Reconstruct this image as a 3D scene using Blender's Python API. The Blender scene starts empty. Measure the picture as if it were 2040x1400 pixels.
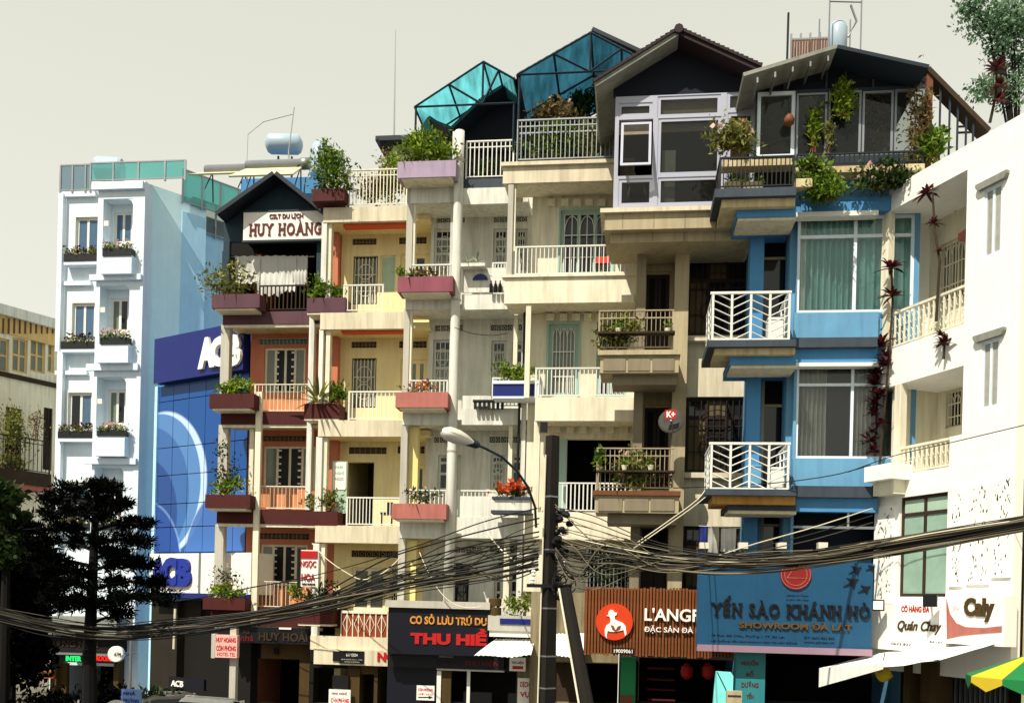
import bpy, math, random
import numpy as np
from mathutils import Vector, Matrix

S = bpy.context.scene
COL = S.collection
R = random.Random(11)
NR = np.random.default_rng(5)

# ------------------------------------------------------------------ camera, sky, sun, exposure
F, CX, HY, HC = 1900.0, 1020.0, 1200.0, 4.2          # focal (in 2040-px units), principal point, eye height
ROLL = math.radians(1.4)
CR, SR = math.cos(ROLL), math.sin(ROLL)
cd = bpy.data.cameras.new('camera')
cam = bpy.data.objects.new('camera', cd); COL.objects.link(cam)
cd.sensor_width = 36.0; cd.lens = 36.0 * F / 2040.0
cd.shift_y = (HY - 700.0) / 2040.0
cd.clip_start = 0.1; cd.clip_end = 6000
cam.matrix_world = Matrix.Translation((0, 0, HC)) @ Matrix.Rotation(math.pi / 2, 4, 'X') @ Matrix.Rotation(ROLL, 4, 'Z')
S.camera = cam

SUN = Vector((-0.34, -0.50, 0.80)).normalized()       # direction towards the sun
sun_el = math.asin(SUN.z); sun_az = math.atan2(SUN.x, SUN.y)
W = bpy.data.worlds.new('World'); S.world = W; W.use_nodes = True
wn = W.node_tree; wn.nodes.clear()
wo = wn.nodes.new('ShaderNodeOutputWorld'); bg = wn.nodes.new('ShaderNodeBackground')
sky = wn.nodes.new('ShaderNodeTexSky'); sky.sky_type = 'NISHITA'; sky.sun_disc = False
sky.sun_elevation = sun_el; sky.sun_rotation = sun_az
sky.dust_density = 6.0; sky.air_density = 1.2; sky.altitude = 1500
mx = wn.nodes.new('ShaderNodeMix'); mx.data_type = 'RGBA'; mx.inputs[0].default_value = 0.9
# a hazy, cream-white sky all round, palest towards the horizon
wtc = wn.nodes.new('ShaderNodeTexCoord'); wsx = wn.nodes.new('ShaderNodeSeparateXYZ'); wrm = wn.nodes.new('ShaderNodeValToRGB')
wn.links.new(wtc.outputs['Generated'], wsx.inputs[0]); wn.links.new(wsx.outputs[2], wrm.inputs[0])
wrm.color_ramp.elements[0].position = 0.12; wrm.color_ramp.elements[0].color = (1.0, 1.0, .85, 1)
wrm.color_ramp.elements[1].position = 0.95; wrm.color_ramp.elements[1].color = (.70, .69, .59, 1)
wsc = wn.nodes.new('ShaderNodeVectorMath'); wsc.operation = 'SCALE'; wsc.inputs['Scale'].default_value = 10.4
wn.links.new(wrm.outputs[0], wsc.inputs[0]); wn.links.new(wsc.outputs[0], mx.inputs[7])
wn.links.new(sky.outputs[0], mx.inputs[6]); wn.links.new(mx.outputs[2], bg.inputs[0])
bg.inputs[1].default_value = 0.074; wn.links.new(bg.outputs[0], wo.inputs[0])
sd = bpy.data.lights.new('sun', 'SUN'); sd.energy = 5.0; sd.angle = math.radians(0.55); sd.color = (1.0, 0.93, 0.80)
so = bpy.data.objects.new('sun', sd); COL.objects.link(so)
so.rotation_euler = (-SUN).to_track_quat('-Z', 'Y').to_euler()
S.view_settings.view_transform = 'Standard'; S.view_settings.look = 'None'
S.view_settings.exposure = 0.34; S.view_settings.gamma = 1.0; S.view_settings.use_curve_mapping = False
S.render.engine = 'CYCLES'
S.cycles.max_bounces = 6; S.cycles.transparent_max_bounces = 12

# ------------------------------------------------------------------ helpers
def ray(px, py):
    a, b = px - CX, HY - py
    return (a * CR - b * SR) / F, (a * SR + b * CR) / F
def P(px, py, D):
    x, z = ray(px, py); return Vector((x * D, D, HC + z * D))

class Fr:
    """A vertical frame: u runs right along a facade, y runs inward from it, w is height."""
    def __init__(s, ox, oy, alpha):
        s.o = Vector((ox, oy)); s.a = alpha
        s.c, s.s = math.cos(alpha), math.sin(alpha)
    def w(s, u, y, h): return Vector((s.o.x + u * s.c + y * s.s, s.o.y - u * s.s + y * s.c, h))
    def loc(s, px, py, y=0.0):
        x, z = ray(px, py)
        on = s.o.x * s.s + s.o.y * s.c
        t = (y + on) / (x * s.s + s.c)
        return (t * x - s.o.x) * s.c - (t - s.o.y) * s.s, HC + z * t
    def rect(s, px0, py0, px1, py1, y=0.0):
        mx_, my = (px0 + px1) / 2, (py0 + py1) / 2
        u0, u1 = s.loc(px0, my, y)[0], s.loc(px1, my, y)[0]
        h1, h0 = s.loc(mx_, py0, y)[1], s.loc(mx_, py1, y)[1]
        return u0, u1, h0, h1
    def pt(s, px, py, y=0.0):
        u, h = s.loc(px, py, y); return s.w(u, y, h)
WORLD = Fr(0, 0, 0)
EPS = [0]

class MB:
    def __init__(s, fr=WORLD): s.fr = fr; s.v = []; s.f = []; s.seg = []
    def add(s, vs, fs):
        k = len(s.v); s.seg.append((k, len(s.f))); s.v += [tuple(v) for v in vs]; s.f += [tuple(i + k for i in f) for f in fs]; return s
    def box(s, u0, u1, y0, y1, h0, h1):
        EPS[0] += 1; e = (EPS[0] % 13) * 0.00025
        if u1 < u0: u0, u1 = u1, u0
        if y1 < y0: y0, y1 = y1, y0
        if h1 < h0: h0, h1 = h1, h0
        u0 -= e; y0 -= e; h0 -= e; u1 += e; y1 += e; h1 += e
        q = [s.fr.w(u, y, h) for h in (h0, h1) for y in (y0, y1) for u in (u0, u1)]
        return s.add(q, [(0, 2, 3, 1), (4, 5, 7, 6), (0, 1, 5, 4), (2, 6, 7, 3), (0, 4, 6, 2), (1, 3, 7, 5)])
    def px(s, px0, py0, px1, py1, y0, y1):
        u0, u1, h0, h1 = s.fr.rect(px0, py0, px1, py1, y0)
        return s.box(u0, u1, y0, y1, h0, h1)
    def prism(s, pts, y0, y1):
        n = len(pts)
        area = sum(pts[i][0] * pts[(i + 1) % n][1] - pts[(i + 1) % n][0] * pts[i][1] for i in range(n))
        if area < 0: pts = pts[::-1]
        vs = [s.fr.w(u, y0, h) for u, h in pts] + [s.fr.w(u, y1, h) for u, h in pts]
        fs = [tuple(range(n)), tuple(range(2 * n - 1, n - 1, -1))]
        fs += [(i, i + n, (i + 1) % n + n, (i + 1) % n) for i in range(n)]
        return s.add(vs, fs)
    def pprism(s, pp, y0, y1): return s.prism([s.fr.loc(a, b, y0) for a, b in pp], y0, y1)
    def tube(s, pts, r, n=6, taper=None):
        pts = [Vector(p) for p in pts]; rings = []
        for i, p in enumerate(pts):
            d = (pts[min(i + 1, len(pts) - 1)] - pts[max(i - 1, 0)])
            d = d.normalized() if d.length > 1e-6 else Vector((0, 0, 1))
            a = d.cross(Vector((0, 0, 1)) if abs(d.z) < 0.9 else Vector((1, 0, 0))).normalized(); b = d.cross(a)
            rr = r if taper is None else r + (taper - r) * i / max(1, len(pts) - 1)
            rings.append([p + (a * math.cos(2 * math.pi * k / n) + b * math.sin(2 * math.pi * k / n)) * rr for k in range(n)])
        vs = [v for g in rings for v in g]; fs = []
        for i in range(len(pts) - 1):
            for k in range(n):
                fs.append((i * n + k, i * n + (k + 1) % n, (i + 1) * n + (k + 1) % n, (i + 1) * n + k))
        fs.append(tuple(range(n - 1, -1, -1))); fs.append(tuple(range((len(pts) - 1) * n, len(pts) * n)))
        return s.add(vs, fs)
    def lathe(s, base, axis, prof, n=14):
        base = Vector(base); axis = Vector(axis).normalized()
        a = axis.cross(Vector((0, 0, 1)) if abs(axis.z) < 0.9 else Vector((1, 0, 0))).normalized(); b = axis.cross(a)
        vs = [base + axis * h + (a * math.cos(2 * math.pi * k / n) + b * math.sin(2 * math.pi * k / n)) * r for r, h in prof for k in range(n)]
        fs = [(i * n + k, i * n + (k + 1) % n, (i + 1) * n + (k + 1) % n, (i + 1) * n + k) for i in range(len(prof) - 1) for k in range(n)]
        fs += [tuple(range(n - 1, -1, -1)), tuple(range((len(prof) - 1) * n, len(prof) * n))]
        return s.add(vs, fs)
    def build(s, name, mat, parent=None, smooth=False):
        o0 = base_of(parent)
        me = bpy.data.meshes.new(name)
        me.from_pydata([tuple(Vector(v) - o0) for v in s.v], [], s.f)
        me.validate(); me.update()
        if smooth: me.polygons.foreach_set('use_smooth', [True] * len(me.polygons))
        me.materials.append(mat)
        o = bpy.data.objects.new(name, me); COL.objects.link(o)
        if parent is not None: o.parent = parent
        return o

def _each(s, name, mat, parent=None):
    out = []
    for i, (v0, f0) in enumerate(s.seg):
        v1, f1 = s.seg[i + 1] if i + 1 < len(s.seg) else (len(s.v), len(s.f))
        b = MB(s.fr); b.v = s.v[v0:v1]; b.f = [tuple(k - v0 for k in f) for f in s.f[f0:f1]]; out.append(b.build(name, mat, parent))
    return out[0] if out else None
MB.build_each = _each
def base_of(o):
    v = Vector((0, 0, 0))
    while o is not None: v = v + o.location; o = o.parent
    return v
def tag(o, label, cat, group=None, kind=None):
    if label: o['label'] = label
    if cat: o['category'] = cat
    if group: o['group'] = group
    if kind: o['kind'] = kind
    return o
def thing(name, label, cat, loc=(0, 0, 0), group=None):
    o = bpy.data.objects.new(name, None); COL.objects.link(o); o.location = loc
    o.empty_display_size = 0.3
    return tag(o, label, cat, group)
def inst(me, name, parent, loc, rz=0.0, scale=None):
    o = bpy.data.objects.new(name, me); COL.objects.link(o); o.parent = parent
    o.location = Vector(loc) - base_of(parent); o.rotation_euler = (0, 0, rz)
    if scale: o.scale = scale
    return o
def shared(name, mat, mb):
    me = bpy.data.meshes.new(name); me.from_pydata(mb.v, [], mb.f); me.validate(); me.update(); me.materials.append(mat); return me

# ------------------------------------------------------------------ materials
def lin(h):
    h = h.lstrip('#'); c = [int(h[i:i + 2], 16) / 255 for i in (0, 2, 4)]
    return tuple(x / 12.92 if x <= 0.04045 else ((x + 0.055) / 1.055) ** 2.4 for x in c)
def mat(name, col, rough=0.8, var=0.10, stain=0.0, scale=1.6, metal=0.0, bump=0.15, spec=0.3, stain_col=None, trans=0.0):
    m = bpy.data.materials.new(name); m.use_nodes = True; t = m.node_tree
    b = t.nodes['Principled BSDF']; c = lin(col) if isinstance(col, str) else col
    b.inputs['Roughness'].default_value = rough; b.inputs['Metallic'].default_value = metal
    b.inputs['Specular IOR Level'].default_value = spec
    tc = t.nodes.new('ShaderNodeTexCoord')
    n1 = t.nodes.new('ShaderNodeTexNoise'); n1.inputs['Scale'].default_value = scale; n1.inputs['Detail'].default_value = 8; n1.inputs['Roughness'].default_value = 0.65
    t.links.new(tc.outputs['Object'], n1.inputs['Vector'])
    mr = t.nodes.new('ShaderNodeMapRange'); mr.inputs[1].default_value = 0.25; mr.inputs[2].default_value = 0.75
    mr.inputs[3].default_value = 1 - var; mr.inputs[4].default_value = 1 + var * 0.5
    t.links.new(n1.outputs[0], mr.inputs[0])
    mul = t.nodes.new('ShaderNodeMix'); mul.data_type = 'RGBA'; mul.blend_type = 'MULTIPLY'; mul.inputs[0].default_value = 1
    mul.inputs[6].default_value = (*c, 1); t.links.new(mr.outputs[0], mul.inputs[7])
    out = mul.outputs[2]
    if stain > 0:
        mp = t.nodes.new('ShaderNodeMapping'); mp.inputs['Scale'].default_value = (5, 5, 0.45)
        t.links.new(tc.outputs['Object'], mp.inputs[0])
        n2 = t.nodes.new('ShaderNodeTexNoise'); n2.inputs['Scale'].default_value = 1.3; n2.inputs['Detail'].default_value = 6
        t.links.new(mp.outputs[0], n2.inputs['Vector'])
        mp4 = t.nodes.new('ShaderNodeMapping'); mp4.inputs['Scale'].default_value = (8, 8, 0.6); t.links.new(tc.outputs['Object'], mp4.inputs[0])
        n4 = t.nodes.new('ShaderNodeTexNoise'); n4.inputs['Scale'].default_value = 1.0; n4.inputs['Detail'].default_value = 5; t.links.new(mp4.outputs[0], n4.inputs['Vector'])
        n5 = t.nodes.new('ShaderNodeTexNoise'); n5.inputs['Scale'].default_value = 0.9; n5.inputs['Detail'].default_value = 9; n5.inputs['Roughness'].default_value = .7; t.links.new(tc.outputs['Object'], n5.inputs['Vector'])
        av = t.nodes.new('ShaderNodeMath'); av.operation = 'MULTIPLY_ADD'; av.inputs[1].default_value = .55; t.links.new(n4.outputs[0], av.inputs[0])
        sc5 = t.nodes.new('ShaderNodeMath'); sc5.operation = 'MULTIPLY'; sc5.inputs[1].default_value = .45; t.links.new(n5.outputs[0], sc5.inputs[0]); t.links.new(sc5.outputs[0], av.inputs[2])
        mxx = t.nodes.new('ShaderNodeMath'); mxx.operation = 'MAXIMUM'; t.links.new(n2.outputs[0], mxx.inputs[0]); t.links.new(av.outputs[0], mxx.inputs[1])
        r2 = t.nodes.new('ShaderNodeMapRange'); r2.inputs[1].default_value = 0.46; r2.inputs[2].default_value = 0.70
        r2.inputs[3].default_value = 0; r2.inputs[4].default_value = min(.9, stain * 1.4)
        t.links.new(mxx.outputs[0], r2.inputs[0])
        m2 = t.nodes.new('ShaderNodeMix'); m2.data_type = 'RGBA'
        t.links.new(r2.outputs[0], m2.inputs[0]); t.links.new(out, m2.inputs[6])
        sc = stain_col or tuple(x * 0.35 for x in c)
        m2.inputs[7].default_value = (*sc, 1); out = m2.outputs[2]
    t.links.new(out, b.inputs['Base Color'])
    if bump > 0:
        n3 = t.nodes.new('ShaderNodeTexNoise'); n3.inputs['Scale'].default_value = 45; n3.inputs['Detail'].default_value = 4
        t.links.new(tc.outputs['Object'], n3.inputs['Vector'])
        bp = t.nodes.new('ShaderNodeBump'); bp.inputs['Strength'].default_value = bump; bp.inputs['Distance'].default_value = 0.01
        t.links.new(n3.outputs[0], bp.inputs['Height']); t.links.new(bp.outputs[0], b.inputs['Normal'])
    return m
def glass(name, tint, gloss=0.5, opacity=0.35, dirt=0.06):
    """A pane you can look through: tinted, partly hazed by dirt, mirror-like at grazing angles."""
    m = bpy.data.materials.new(name); m.use_nodes = True; t = m.node_tree; t.nodes.clear()
    o = t.nodes.new('ShaderNodeOutputMaterial'); tr = t.nodes.new('ShaderNodeBsdfTransparent'); tr.inputs[0].default_value = (*tint, 1)
    gl = t.nodes.new('ShaderNodeBsdfGlossy'); gl.inputs['Roughness'].default_value = 0.03
    df = t.nodes.new('ShaderNodeBsdfDiffuse'); df.inputs[0].default_value = (*[x * 0.5 for x in tint], 1)
    fr = t.nodes.new('ShaderNodeFresnel'); fr.inputs[0].default_value = 1.5
    ma = t.nodes.new('ShaderNodeMath'); ma.operation = 'MULTIPLY'; ma.inputs[1].default_value = gloss
    t.links.new(fr.outputs[0], ma.inputs[0])
    a = t.nodes.new('ShaderNodeMixShader'); a.inputs[0].default_value = dirt
    t.links.new(tr.outputs[0], a.inputs[1]); t.links.new(df.outputs[0], a.inputs[2])
    b = t.nodes.new('ShaderNodeMixShader'); t.links.new(ma.outputs[0], b.inputs[0])
    t.links.new(a.outputs[0], b.inputs[1]); t.links.new(gl.outputs[0], b.inputs[2]); t.links.new(b.outputs[0], o.inputs[0])
    return m
def sheet(name, col, tcol, streak=3.0, see=0.25):
    """Weathered translucent plastic roofing: glows with the light behind it."""
    m = bpy.data.materials.new(name); m.use_nodes = True; t = m.node_tree; t.nodes.clear()
    o = t.nodes.new('ShaderNodeOutputMaterial'); tc = t.nodes.new('ShaderNodeTexCoord')
    mp = t.nodes.new('ShaderNodeMapping'); mp.inputs['Scale'].default_value = (streak, 0.6, streak)
    t.links.new(tc.outputs['Object'], mp.inputs[0])
    n = t.nodes.new('ShaderNodeTexNoise'); n.inputs['Scale'].default_value = 1.6; n.inputs['Detail'].default_value = 7
    t.links.new(mp.outputs[0], n.inputs['Vector'])
    r = t.nodes.new('ShaderNodeMapRange'); r.inputs[1].default_value = .3; r.inputs[2].default_value = .7; r.inputs[3].default_value = .6; r.inputs[4].default_value = 1.15
    t.links.new(n.outputs[0], r.inputs[0])
    mu = t.nodes.new('ShaderNodeMix'); mu.data_type = 'RGBA'; mu.blend_type = 'MULTIPLY'; mu.inputs[0].default_value = 1
    mu.inputs[6].default_value = (*lin(tcol), 1); t.links.new(r.outputs[0], mu.inputs[7])
    r.inputs[3].default_value = .42; tl = t.nodes.new('ShaderNodeBsdfTranslucent'); t.links.new(mu.outputs[2], tl.inputs[0])
    df = t.nodes.new('ShaderNodeBsdfDiffuse'); df.inputs[0].default_value = (*lin(col), 1)
    tr = t.nodes.new('ShaderNodeBsdfTransparent'); tr.inputs[0].default_value = (*lin(tcol), 1)
    a = t.nodes.new('ShaderNodeMixShader'); a.inputs[0].default_value = .3
    t.links.new(tl.outputs[0], a.inputs[1]); t.links.new(df.outputs[0], a.inputs[2])
    b = t.nodes.new('ShaderNodeMixShader'); b.inputs[0].default_value = see
    t.links.new(a.outputs[0], b.inputs[1]); t.links.new(tr.outputs[0], b.inputs[2]); t.links.new(b.outputs[0], o.inputs[0])
    return m
def leafmat(name, dark, light, trans=0.35):
    m = bpy.data.materials.new(name); m.use_nodes = True; t = m.node_tree; b = t.nodes['Principled BSDF']
    spec = .02 if 'pine' in name else .25
    g = t.nodes.new('ShaderNodeNewGeometry'); r = t.nodes.new('ShaderNodeValToRGB')
    r.color_ramp.elements[0].color = (*lin(dark), 1); r.color_ramp.elements[1].color = (*lin(light), 1)
    t.links.new(g.outputs['Random Per Island'], r.inputs[0]); t.links.new(r.outputs[0], b.inputs['Base Color'])
    b.inputs['Roughness'].default_value = 0.55; b.inputs['Specular IOR Level'].default_value = spec
    tl = t.nodes.new('ShaderNodeBsdfTranslucent'); t.links.new(r.outputs[0], tl.inputs[0])
    mxs = t.nodes.new('ShaderNodeMixShader'); mxs.inputs[0].default_value = trans
    o = t.nodes['Material Output']
    t.links.new(b.outputs[0], mxs.inputs[1]); t.links.new(tl.outputs[0], mxs.inputs[2]); t.links.new(mxs.outputs[0], o.inputs[0])
    return m
def flat(name, col, rough=0.55): return mat(name, col, rough, var=0.06, bump=0.0)

M = dict(
    streetwall=mat('dim_stained_street_wall', '#8c8064', .85, .15, .5, stain_col=lin('#3a3226')),  # street-level gloom put into the base colour, random stains on top
    hotel=mat('hotel_plaster', '#dbe7f0', .85, .06, .10),
    cyan=mat('pale_blue_plaster', '#dcfaff', .85, .06, .10, stain_col=lin('#8fcdf0')),
    skyblue=mat('sky_blue_plaster', '#b6e2fb', .85, .08, .10),
    pink=mat('salmon_plaster', '#c4775a', .85, .10, .15),
    orange=mat('orange_plaster', '#d88f62', .85, .12, .35),
    yellow=mat('yellow_plaster', '#ebdba6', .85, .08, .15),
    cream=mat('cream_plaster', '#d6ccb2', .85, .09, .32, stain_col=lin('#857a62')),
    white=mat('white_plaster', '#dcdcd2', .85, .09, .32, stain_col=lin('#7c7a70')),
    ivory=mat('ivory_plaster', '#e6e0c8', .85, .09, .30, stain_col=lin('#9a9077')),
    greige=mat('greige_plaster', '#b0a384', .85, .10, .30),
    greige2=mat('taupe_tile', '#857a64', .6, .12, .25),
    blue=mat('blue_plaster', '#6398bc', .8, .10, .20),
    deepblue=mat('deep_blue_plaster', '#4a86b8', .8, .08, .12),
    slate=mat('slate_stone', '#39434e', .7, .25, .3),
    ledge=mat('stained_ledge', '#c9bd98', .85, .15, .5, stain_col=lin('#9a7a3a')),
    caly=mat('bright_white_plaster', '#f2f1ea', .8, .04, .06),
    maroon=mat('maroon_concrete', '#491613', .75, .18, .25),
    plum=mat('plum_concrete', '#5a3a44', .75, .18, .25),
    lilac=mat('lilac_concrete', '#a391a8', .75, .12, .2),
    rose=mat('rose_concrete', '#b06a60', .75, .14, .25),
    redtrim=flat('red_trim_paint', '#d8552a'),
    whitemetal=flat('white_metal_paint', '#dcdcd4', .45),
    tealmetal=flat('teal_window_paint', '#9bb8ae', .5),
    blackmetal=flat('black_iron_paint', '#15171a', .5),
    darkmetal=flat('dark_steel', '#1e2a34', .5),
    greymetal=mat('galvanised_steel', '#8c9094', .45, .12, .1, metal=.6),
    wood=mat('dark_wood', '#22120d', .6, .25, 0, 6),
    brownwood=mat('brown_wood', '#6a3f22', .6, .25, 0, 6),
    slat=mat('orange_slat_wood', '#7a4520', .55, .25, .15, 5),
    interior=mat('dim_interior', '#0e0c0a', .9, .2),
    interior2=mat('warm_interior', '#5c5138', .9, .2),
    black=flat('black_panel', '#0a0b10', .5),
    navy=flat('navy_panel', '#070a18', .5),
    roofdark=mat('dark_corrugated_roof', '#1a2430', .6, .2, .2),
    gable=mat('dark_teal_boards', '#1c3440', .7, .2, .2),
    gablenavy=mat('navy_boards', '#0e1220', .8, .2, 0),
    eave=mat('weathered_eave', '#8d8f86', .8, .25, .3),
    tile=mat('clay_tile', '#2a1c20', .75, .3, .1, 9),
    concrete=mat('pole_concrete', '#1c1712', .9, .25, .4, 3),
    asphalt=mat('asphalt', (.05, .05, .05), .9, .2, 0, 4),
    paving=mat('pavement', (.22, .20, .18), .9, .2, 0, 3),
    cloth=mat('grey_cloth', '#cccbc5', .95, .10, .1, 3),
    soil=mat('soil', '#2a1c12', .95, .3),
    lamp=flat('lamp_housing', '#cfcabb', .35),
    dull=mat('dull_brown', '#382a1c', .85, .2, .3),
    ochre=mat('ochre_plaster', '#4a3818', .85, .15, .3),
    green=flat('green_paint', '#11804a', .5),
    paper=flat('white_panel', '#e8e4dc', .5),
    pinkpaper=flat('pink_panel', '#e6b0a6', .5),
    red=flat('red_lettering', '#b01818', .5),
    darkred=flat('dark_red_lettering', '#5a1216', .5),
    gold=flat('orange_lettering', '#c9883a', .5),
    signblue=mat('blue_sign_board', '#184a6c', .45, .12, .15, 1.2),
    acbblue=flat('royal_blue_panel', '#18246a', .35),
    acblet=flat('royal_blue_lettering', '#1a2f8e', .4),
    whitelet=flat('white_lettering', '#f0eee6', .45),
    solar=mat('pale_solar_panel', '#d8d2a8', .35, .1),
    steelblue=flat('steel_tank', '#a3b4c2', .35),
    cable=flat('black_cable', '#14120f', .6),
    cablegrey=flat('grey_cable', '#3c362a', .6),
    cablelight=flat('weathered_cable', '#6c644e', .6), cablewhite=flat('white_cable', '#d8d0b8', .6),
    curtain=mat('teal_curtain', '#86c4bd', .9, .1, .1, 4),
    lace=mat('grey_curtain', '#a2a298', .9, .2, .2, 6),
    awn=mat('white_awning', '#ecebe4', .7, .08, .25, stain_col=lin('#9aa4b0')),
    bandyellow=mat('yellow_cladding', '#d8b878', .8, .15, .3),
    gray=mat('grey_plaster', '#b8b4a8', .85, .08, .2),
    ventm=flat('vent_block', '#8a7a66', .8),
    umbyellow=flat('umbrella_yellow', '#c9b02a', .8), umbgreen=flat('umbrella_green', '#17703a', .8),
    frame=flat('lavender_white_frame', '#a6a9b8', .5), bankwall=mat('bank_ground_wall', '#241e14', .85, .25, .3),
    dish=mat('dull_dish', '#454340', .8, .15, .2), darkglass=mat('dark_glass', '#0c1116', .06, .5, 0, 1.2, spec=.5, bump=0),
    blueglass=mat('blue_reflecting_glass', '#46627e', .08, .2, 0, 2, spec=.5, bump=0),
    shade=mat('grey_green_glass', '#6c7466', .12, .2, 0, 2, spec=.5, bump=0),
    pale=mat('pale_green_door', '#a9c2ae', .5, .08, .1),
    cyanpane=flat('cyan_board_paint', '#7fe0dc', .3),  # one even cyan paint for the tilted board
)
G_CLEAR = glass('clear_glass', (.97, .985, .98), .8, dirt=.015)
G_SMOKE = glass('smoked_glass', (.66, .68, .66), .5, dirt=.02)
G_TEAL = glass('teal_balustrade_glass', (.40, .86, .84), .6, dirt=.40)
G_GREY = glass('grey_balustrade_glass', (.52, .66, .74), .6, dirt=.25)
SH_CYAN = sheet('cyan_plastic_sheet', '#5ab4c6', '#70d0dc', see=.34)
SH_BLUE = sheet('blue_plastic_sheet', '#1d4050', '#2c6076', see=.10)
L_MID = leafmat('green_leaves', '#1c3a0e', '#7d9a2c')
L_BRIGHT = leafmat('bright_leaves', '#30540f', '#98ac34')
L_DARK = leafmat('dark_leaves', '#10200c', '#3a5220')
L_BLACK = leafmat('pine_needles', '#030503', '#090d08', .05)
L_RED = leafmat('red_leaves', '#14060a', '#561418')
L_ORANGE = leafmat('orange_petals', '#a8341c', '#ee7a4a')
L_PALE = leafmat('pale_petals', '#c88a80', '#f2ded0')
L_OLIVE = leafmat('olive_leaves', '#2c3a14', '#9a9a4c')
L_DRY = leafmat('dry_leaves', '#3a2c18', '#a08a5a')

def strong_text(t, f=0.02):
    cu = bpy.data.curves.new('lettering', 'FONT'); cu.body = t; cu.offset = f; cu.extrude = 0.0; cu.resolution_u = 3
    ob = bpy.data.objects.new('lettering', cu)
    me = bpy.data.meshes.new_from_object(ob)
    vs = np.array([v.co[:] for v in me.vertices]); fs = [tuple(p.vertices) for p in me.polygons]
    bpy.data.objects.remove(ob); bpy.data.curves.remove(cu); bpy.data.meshes.remove(me)
    return vs, fs
def lettering(fr, t, px0, py0, px1, py1, y, m, parent, bold=0.02, depth=0.03, name='lettering', slant=0):
    vs, fs = strong_text(t, bold)
    if len(vs) == 0: return None
    u0, u1, h0, h1 = fr.rect(px0, py0, px1, py1, y)
    lo, hi = vs.min(0), vs.max(0)
    mb = MB(fr); q = []
    for v in vs:
        k = (v[1] - lo[1]) / max(1e-6, hi[1] - lo[1])
        q.append((u0 + (v[0] - lo[0]) / (hi[0] - lo[0]) * (u1 - u0) + slant * k, h0 + k * (h1 - h0)))
    n = len(q)
    vv = [fr.w(u, y - depth, h) for u, h in q] + [fr.w(u, y, h) for u, h in q]
    edges = {}
    for f in fs:
        for a, b in zip(f, f[1:] + f[:1]):
            k = (min(a, b), max(a, b)); edges.setdefault(k, []).append((a, b))
    ff = list(fs)
    for k, e in edges.items():
        if len(e) == 1: a, b = e[0]; ff.append((a, a + n, b + n, b))
    mb.add(vv, ff)
    return mb.build(name, m, parent)

SERIF = {'H': ((.12, 0), (.88, 0), (.12, 1), (.88, 1)), 'U': ((.12, 1), (.88, 1)), 'Y': ((.1, 1), (.9, 1), (.5, 0)), 'N': ((.12, 0), (.12, 1), (.88, 1)), 'A': ((.06, 0), (.94, 0)), 'K': ((.12, 0), (.12, 1), (.9, 0), (.88, 1))}
def serif_lettering(fr, t, px0, py0, px1, py1, y, m, parent, bold=.03, depth=.03):
    """Slab-serif capitals: each letter's strokes plus short bars at the stroke ends. The rect is the cap height, accents rise above it."""
    import unicodedata
    u0, u1, h0, h1 = fr.rect(px0, py0, px1, py1, y); gl = []; x = 0.0
    capv = strong_text('H', bold)[0]; cap = capv[:, 1].max() - capv[:, 1].min(); by = capv[:, 1].min()
    for ch in t:
        if ch == ' ': x += .42; continue
        vs, fs = strong_text(ch, bold); wl = vs[:, 0].max() - vs[:, 0].min()
        gl.append((ch, x, wl, vs - np.array((vs[:, 0].min(), by, 0)), fs)); x += wl + .15
    tot = x - .15; kx, kz = (u1 - u0) / tot, (h1 - h0) / cap; mb = MB(fr)
    for ch, x0, wl, vs, fs in gl:
        q = [(u0 + (x0 + v[0]) * kx, h0 + v[1] * kz) for v in vs]; n = len(q); ff = list(fs); ed = {}
        for f in fs:
            for a, b in zip(f, f[1:] + f[:1]): ed.setdefault((min(a, b), max(a, b)), []).append((a, b))
        for e in ed.values():
            if len(e) == 1: a, b = e[0]; ff.append((a, a + n, b + n, b))
        mb.add([fr.w(u, y - depth, h) for u, h in q] + [fr.w(u, y, h) for u, h in q], ff)
        base = unicodedata.normalize('NFD', ch)[0]
        for sx, sz in SERIF.get(base, ()):
            c = u0 + (x0 + wl * sx) * kx; z = h0 + (h1 - h0) * sz; hw_ = .13 * kx; th = .09 * (h1 - h0)
            mb.box(c - hw_, c + hw_, y - depth - .002, y, z - (th if sz else 0), z + (0 if sz else th))
    return mb.build('lettering', m, parent)
# ------------------------------------------------------------------ foliage
def leaf_object(name, cen, size, m, parent, up=0.4, aspect=0.42, outward=None, jitter=0.9):
    n = len(cen); cen = np.asarray(cen) - np.array(base_of(parent))
    d = NR.normal(size=(n, 3)); d[:, 2] += up
    if outward is not None: d += outward
    d /= np.linalg.norm(d, axis=1, keepdims=True) + 1e-9
    s = NR.normal(size=(n, 3)); s -= (s * d).sum(1, keepdims=True) * d; s /= np.linalg.norm(s, axis=1, keepdims=True) + 1e-9
    nn = np.cross(d, s)
    L = size * (1 - jitter / 2 + jitter * NR.random((n, 1)))
    v = np.empty((n, 4, 3))
    v[:, 0] = cen; v[:, 1] = cen + d * L * .45 + s * L * aspect * .5 + nn * L * .08
    v[:, 2] = cen + d * L; v[:, 3] = cen + d * L * .45 - s * L * aspect * .5 + nn * L * .08
    me = bpy.data.meshes.new(name)
    me.vertices.add(4 * n); me.vertices.foreach_set('co', v.reshape(-1))
    me.loops.add(4 * n); me.loops.foreach_set('vertex_index', np.arange(4 * n, dtype=np.int32))
    me.polygons.add(n); me.polygons.foreach_set('loop_start', np.arange(0, 4 * n, 4, dtype=np.int32))
    me.update(calc_edges=True); me.validate(); me.materials.append(m)
    o = bpy.data.objects.new(name, me); COL.objects.link(o); o.parent = parent; o['kind'] = 'stuff'
    return o
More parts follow.
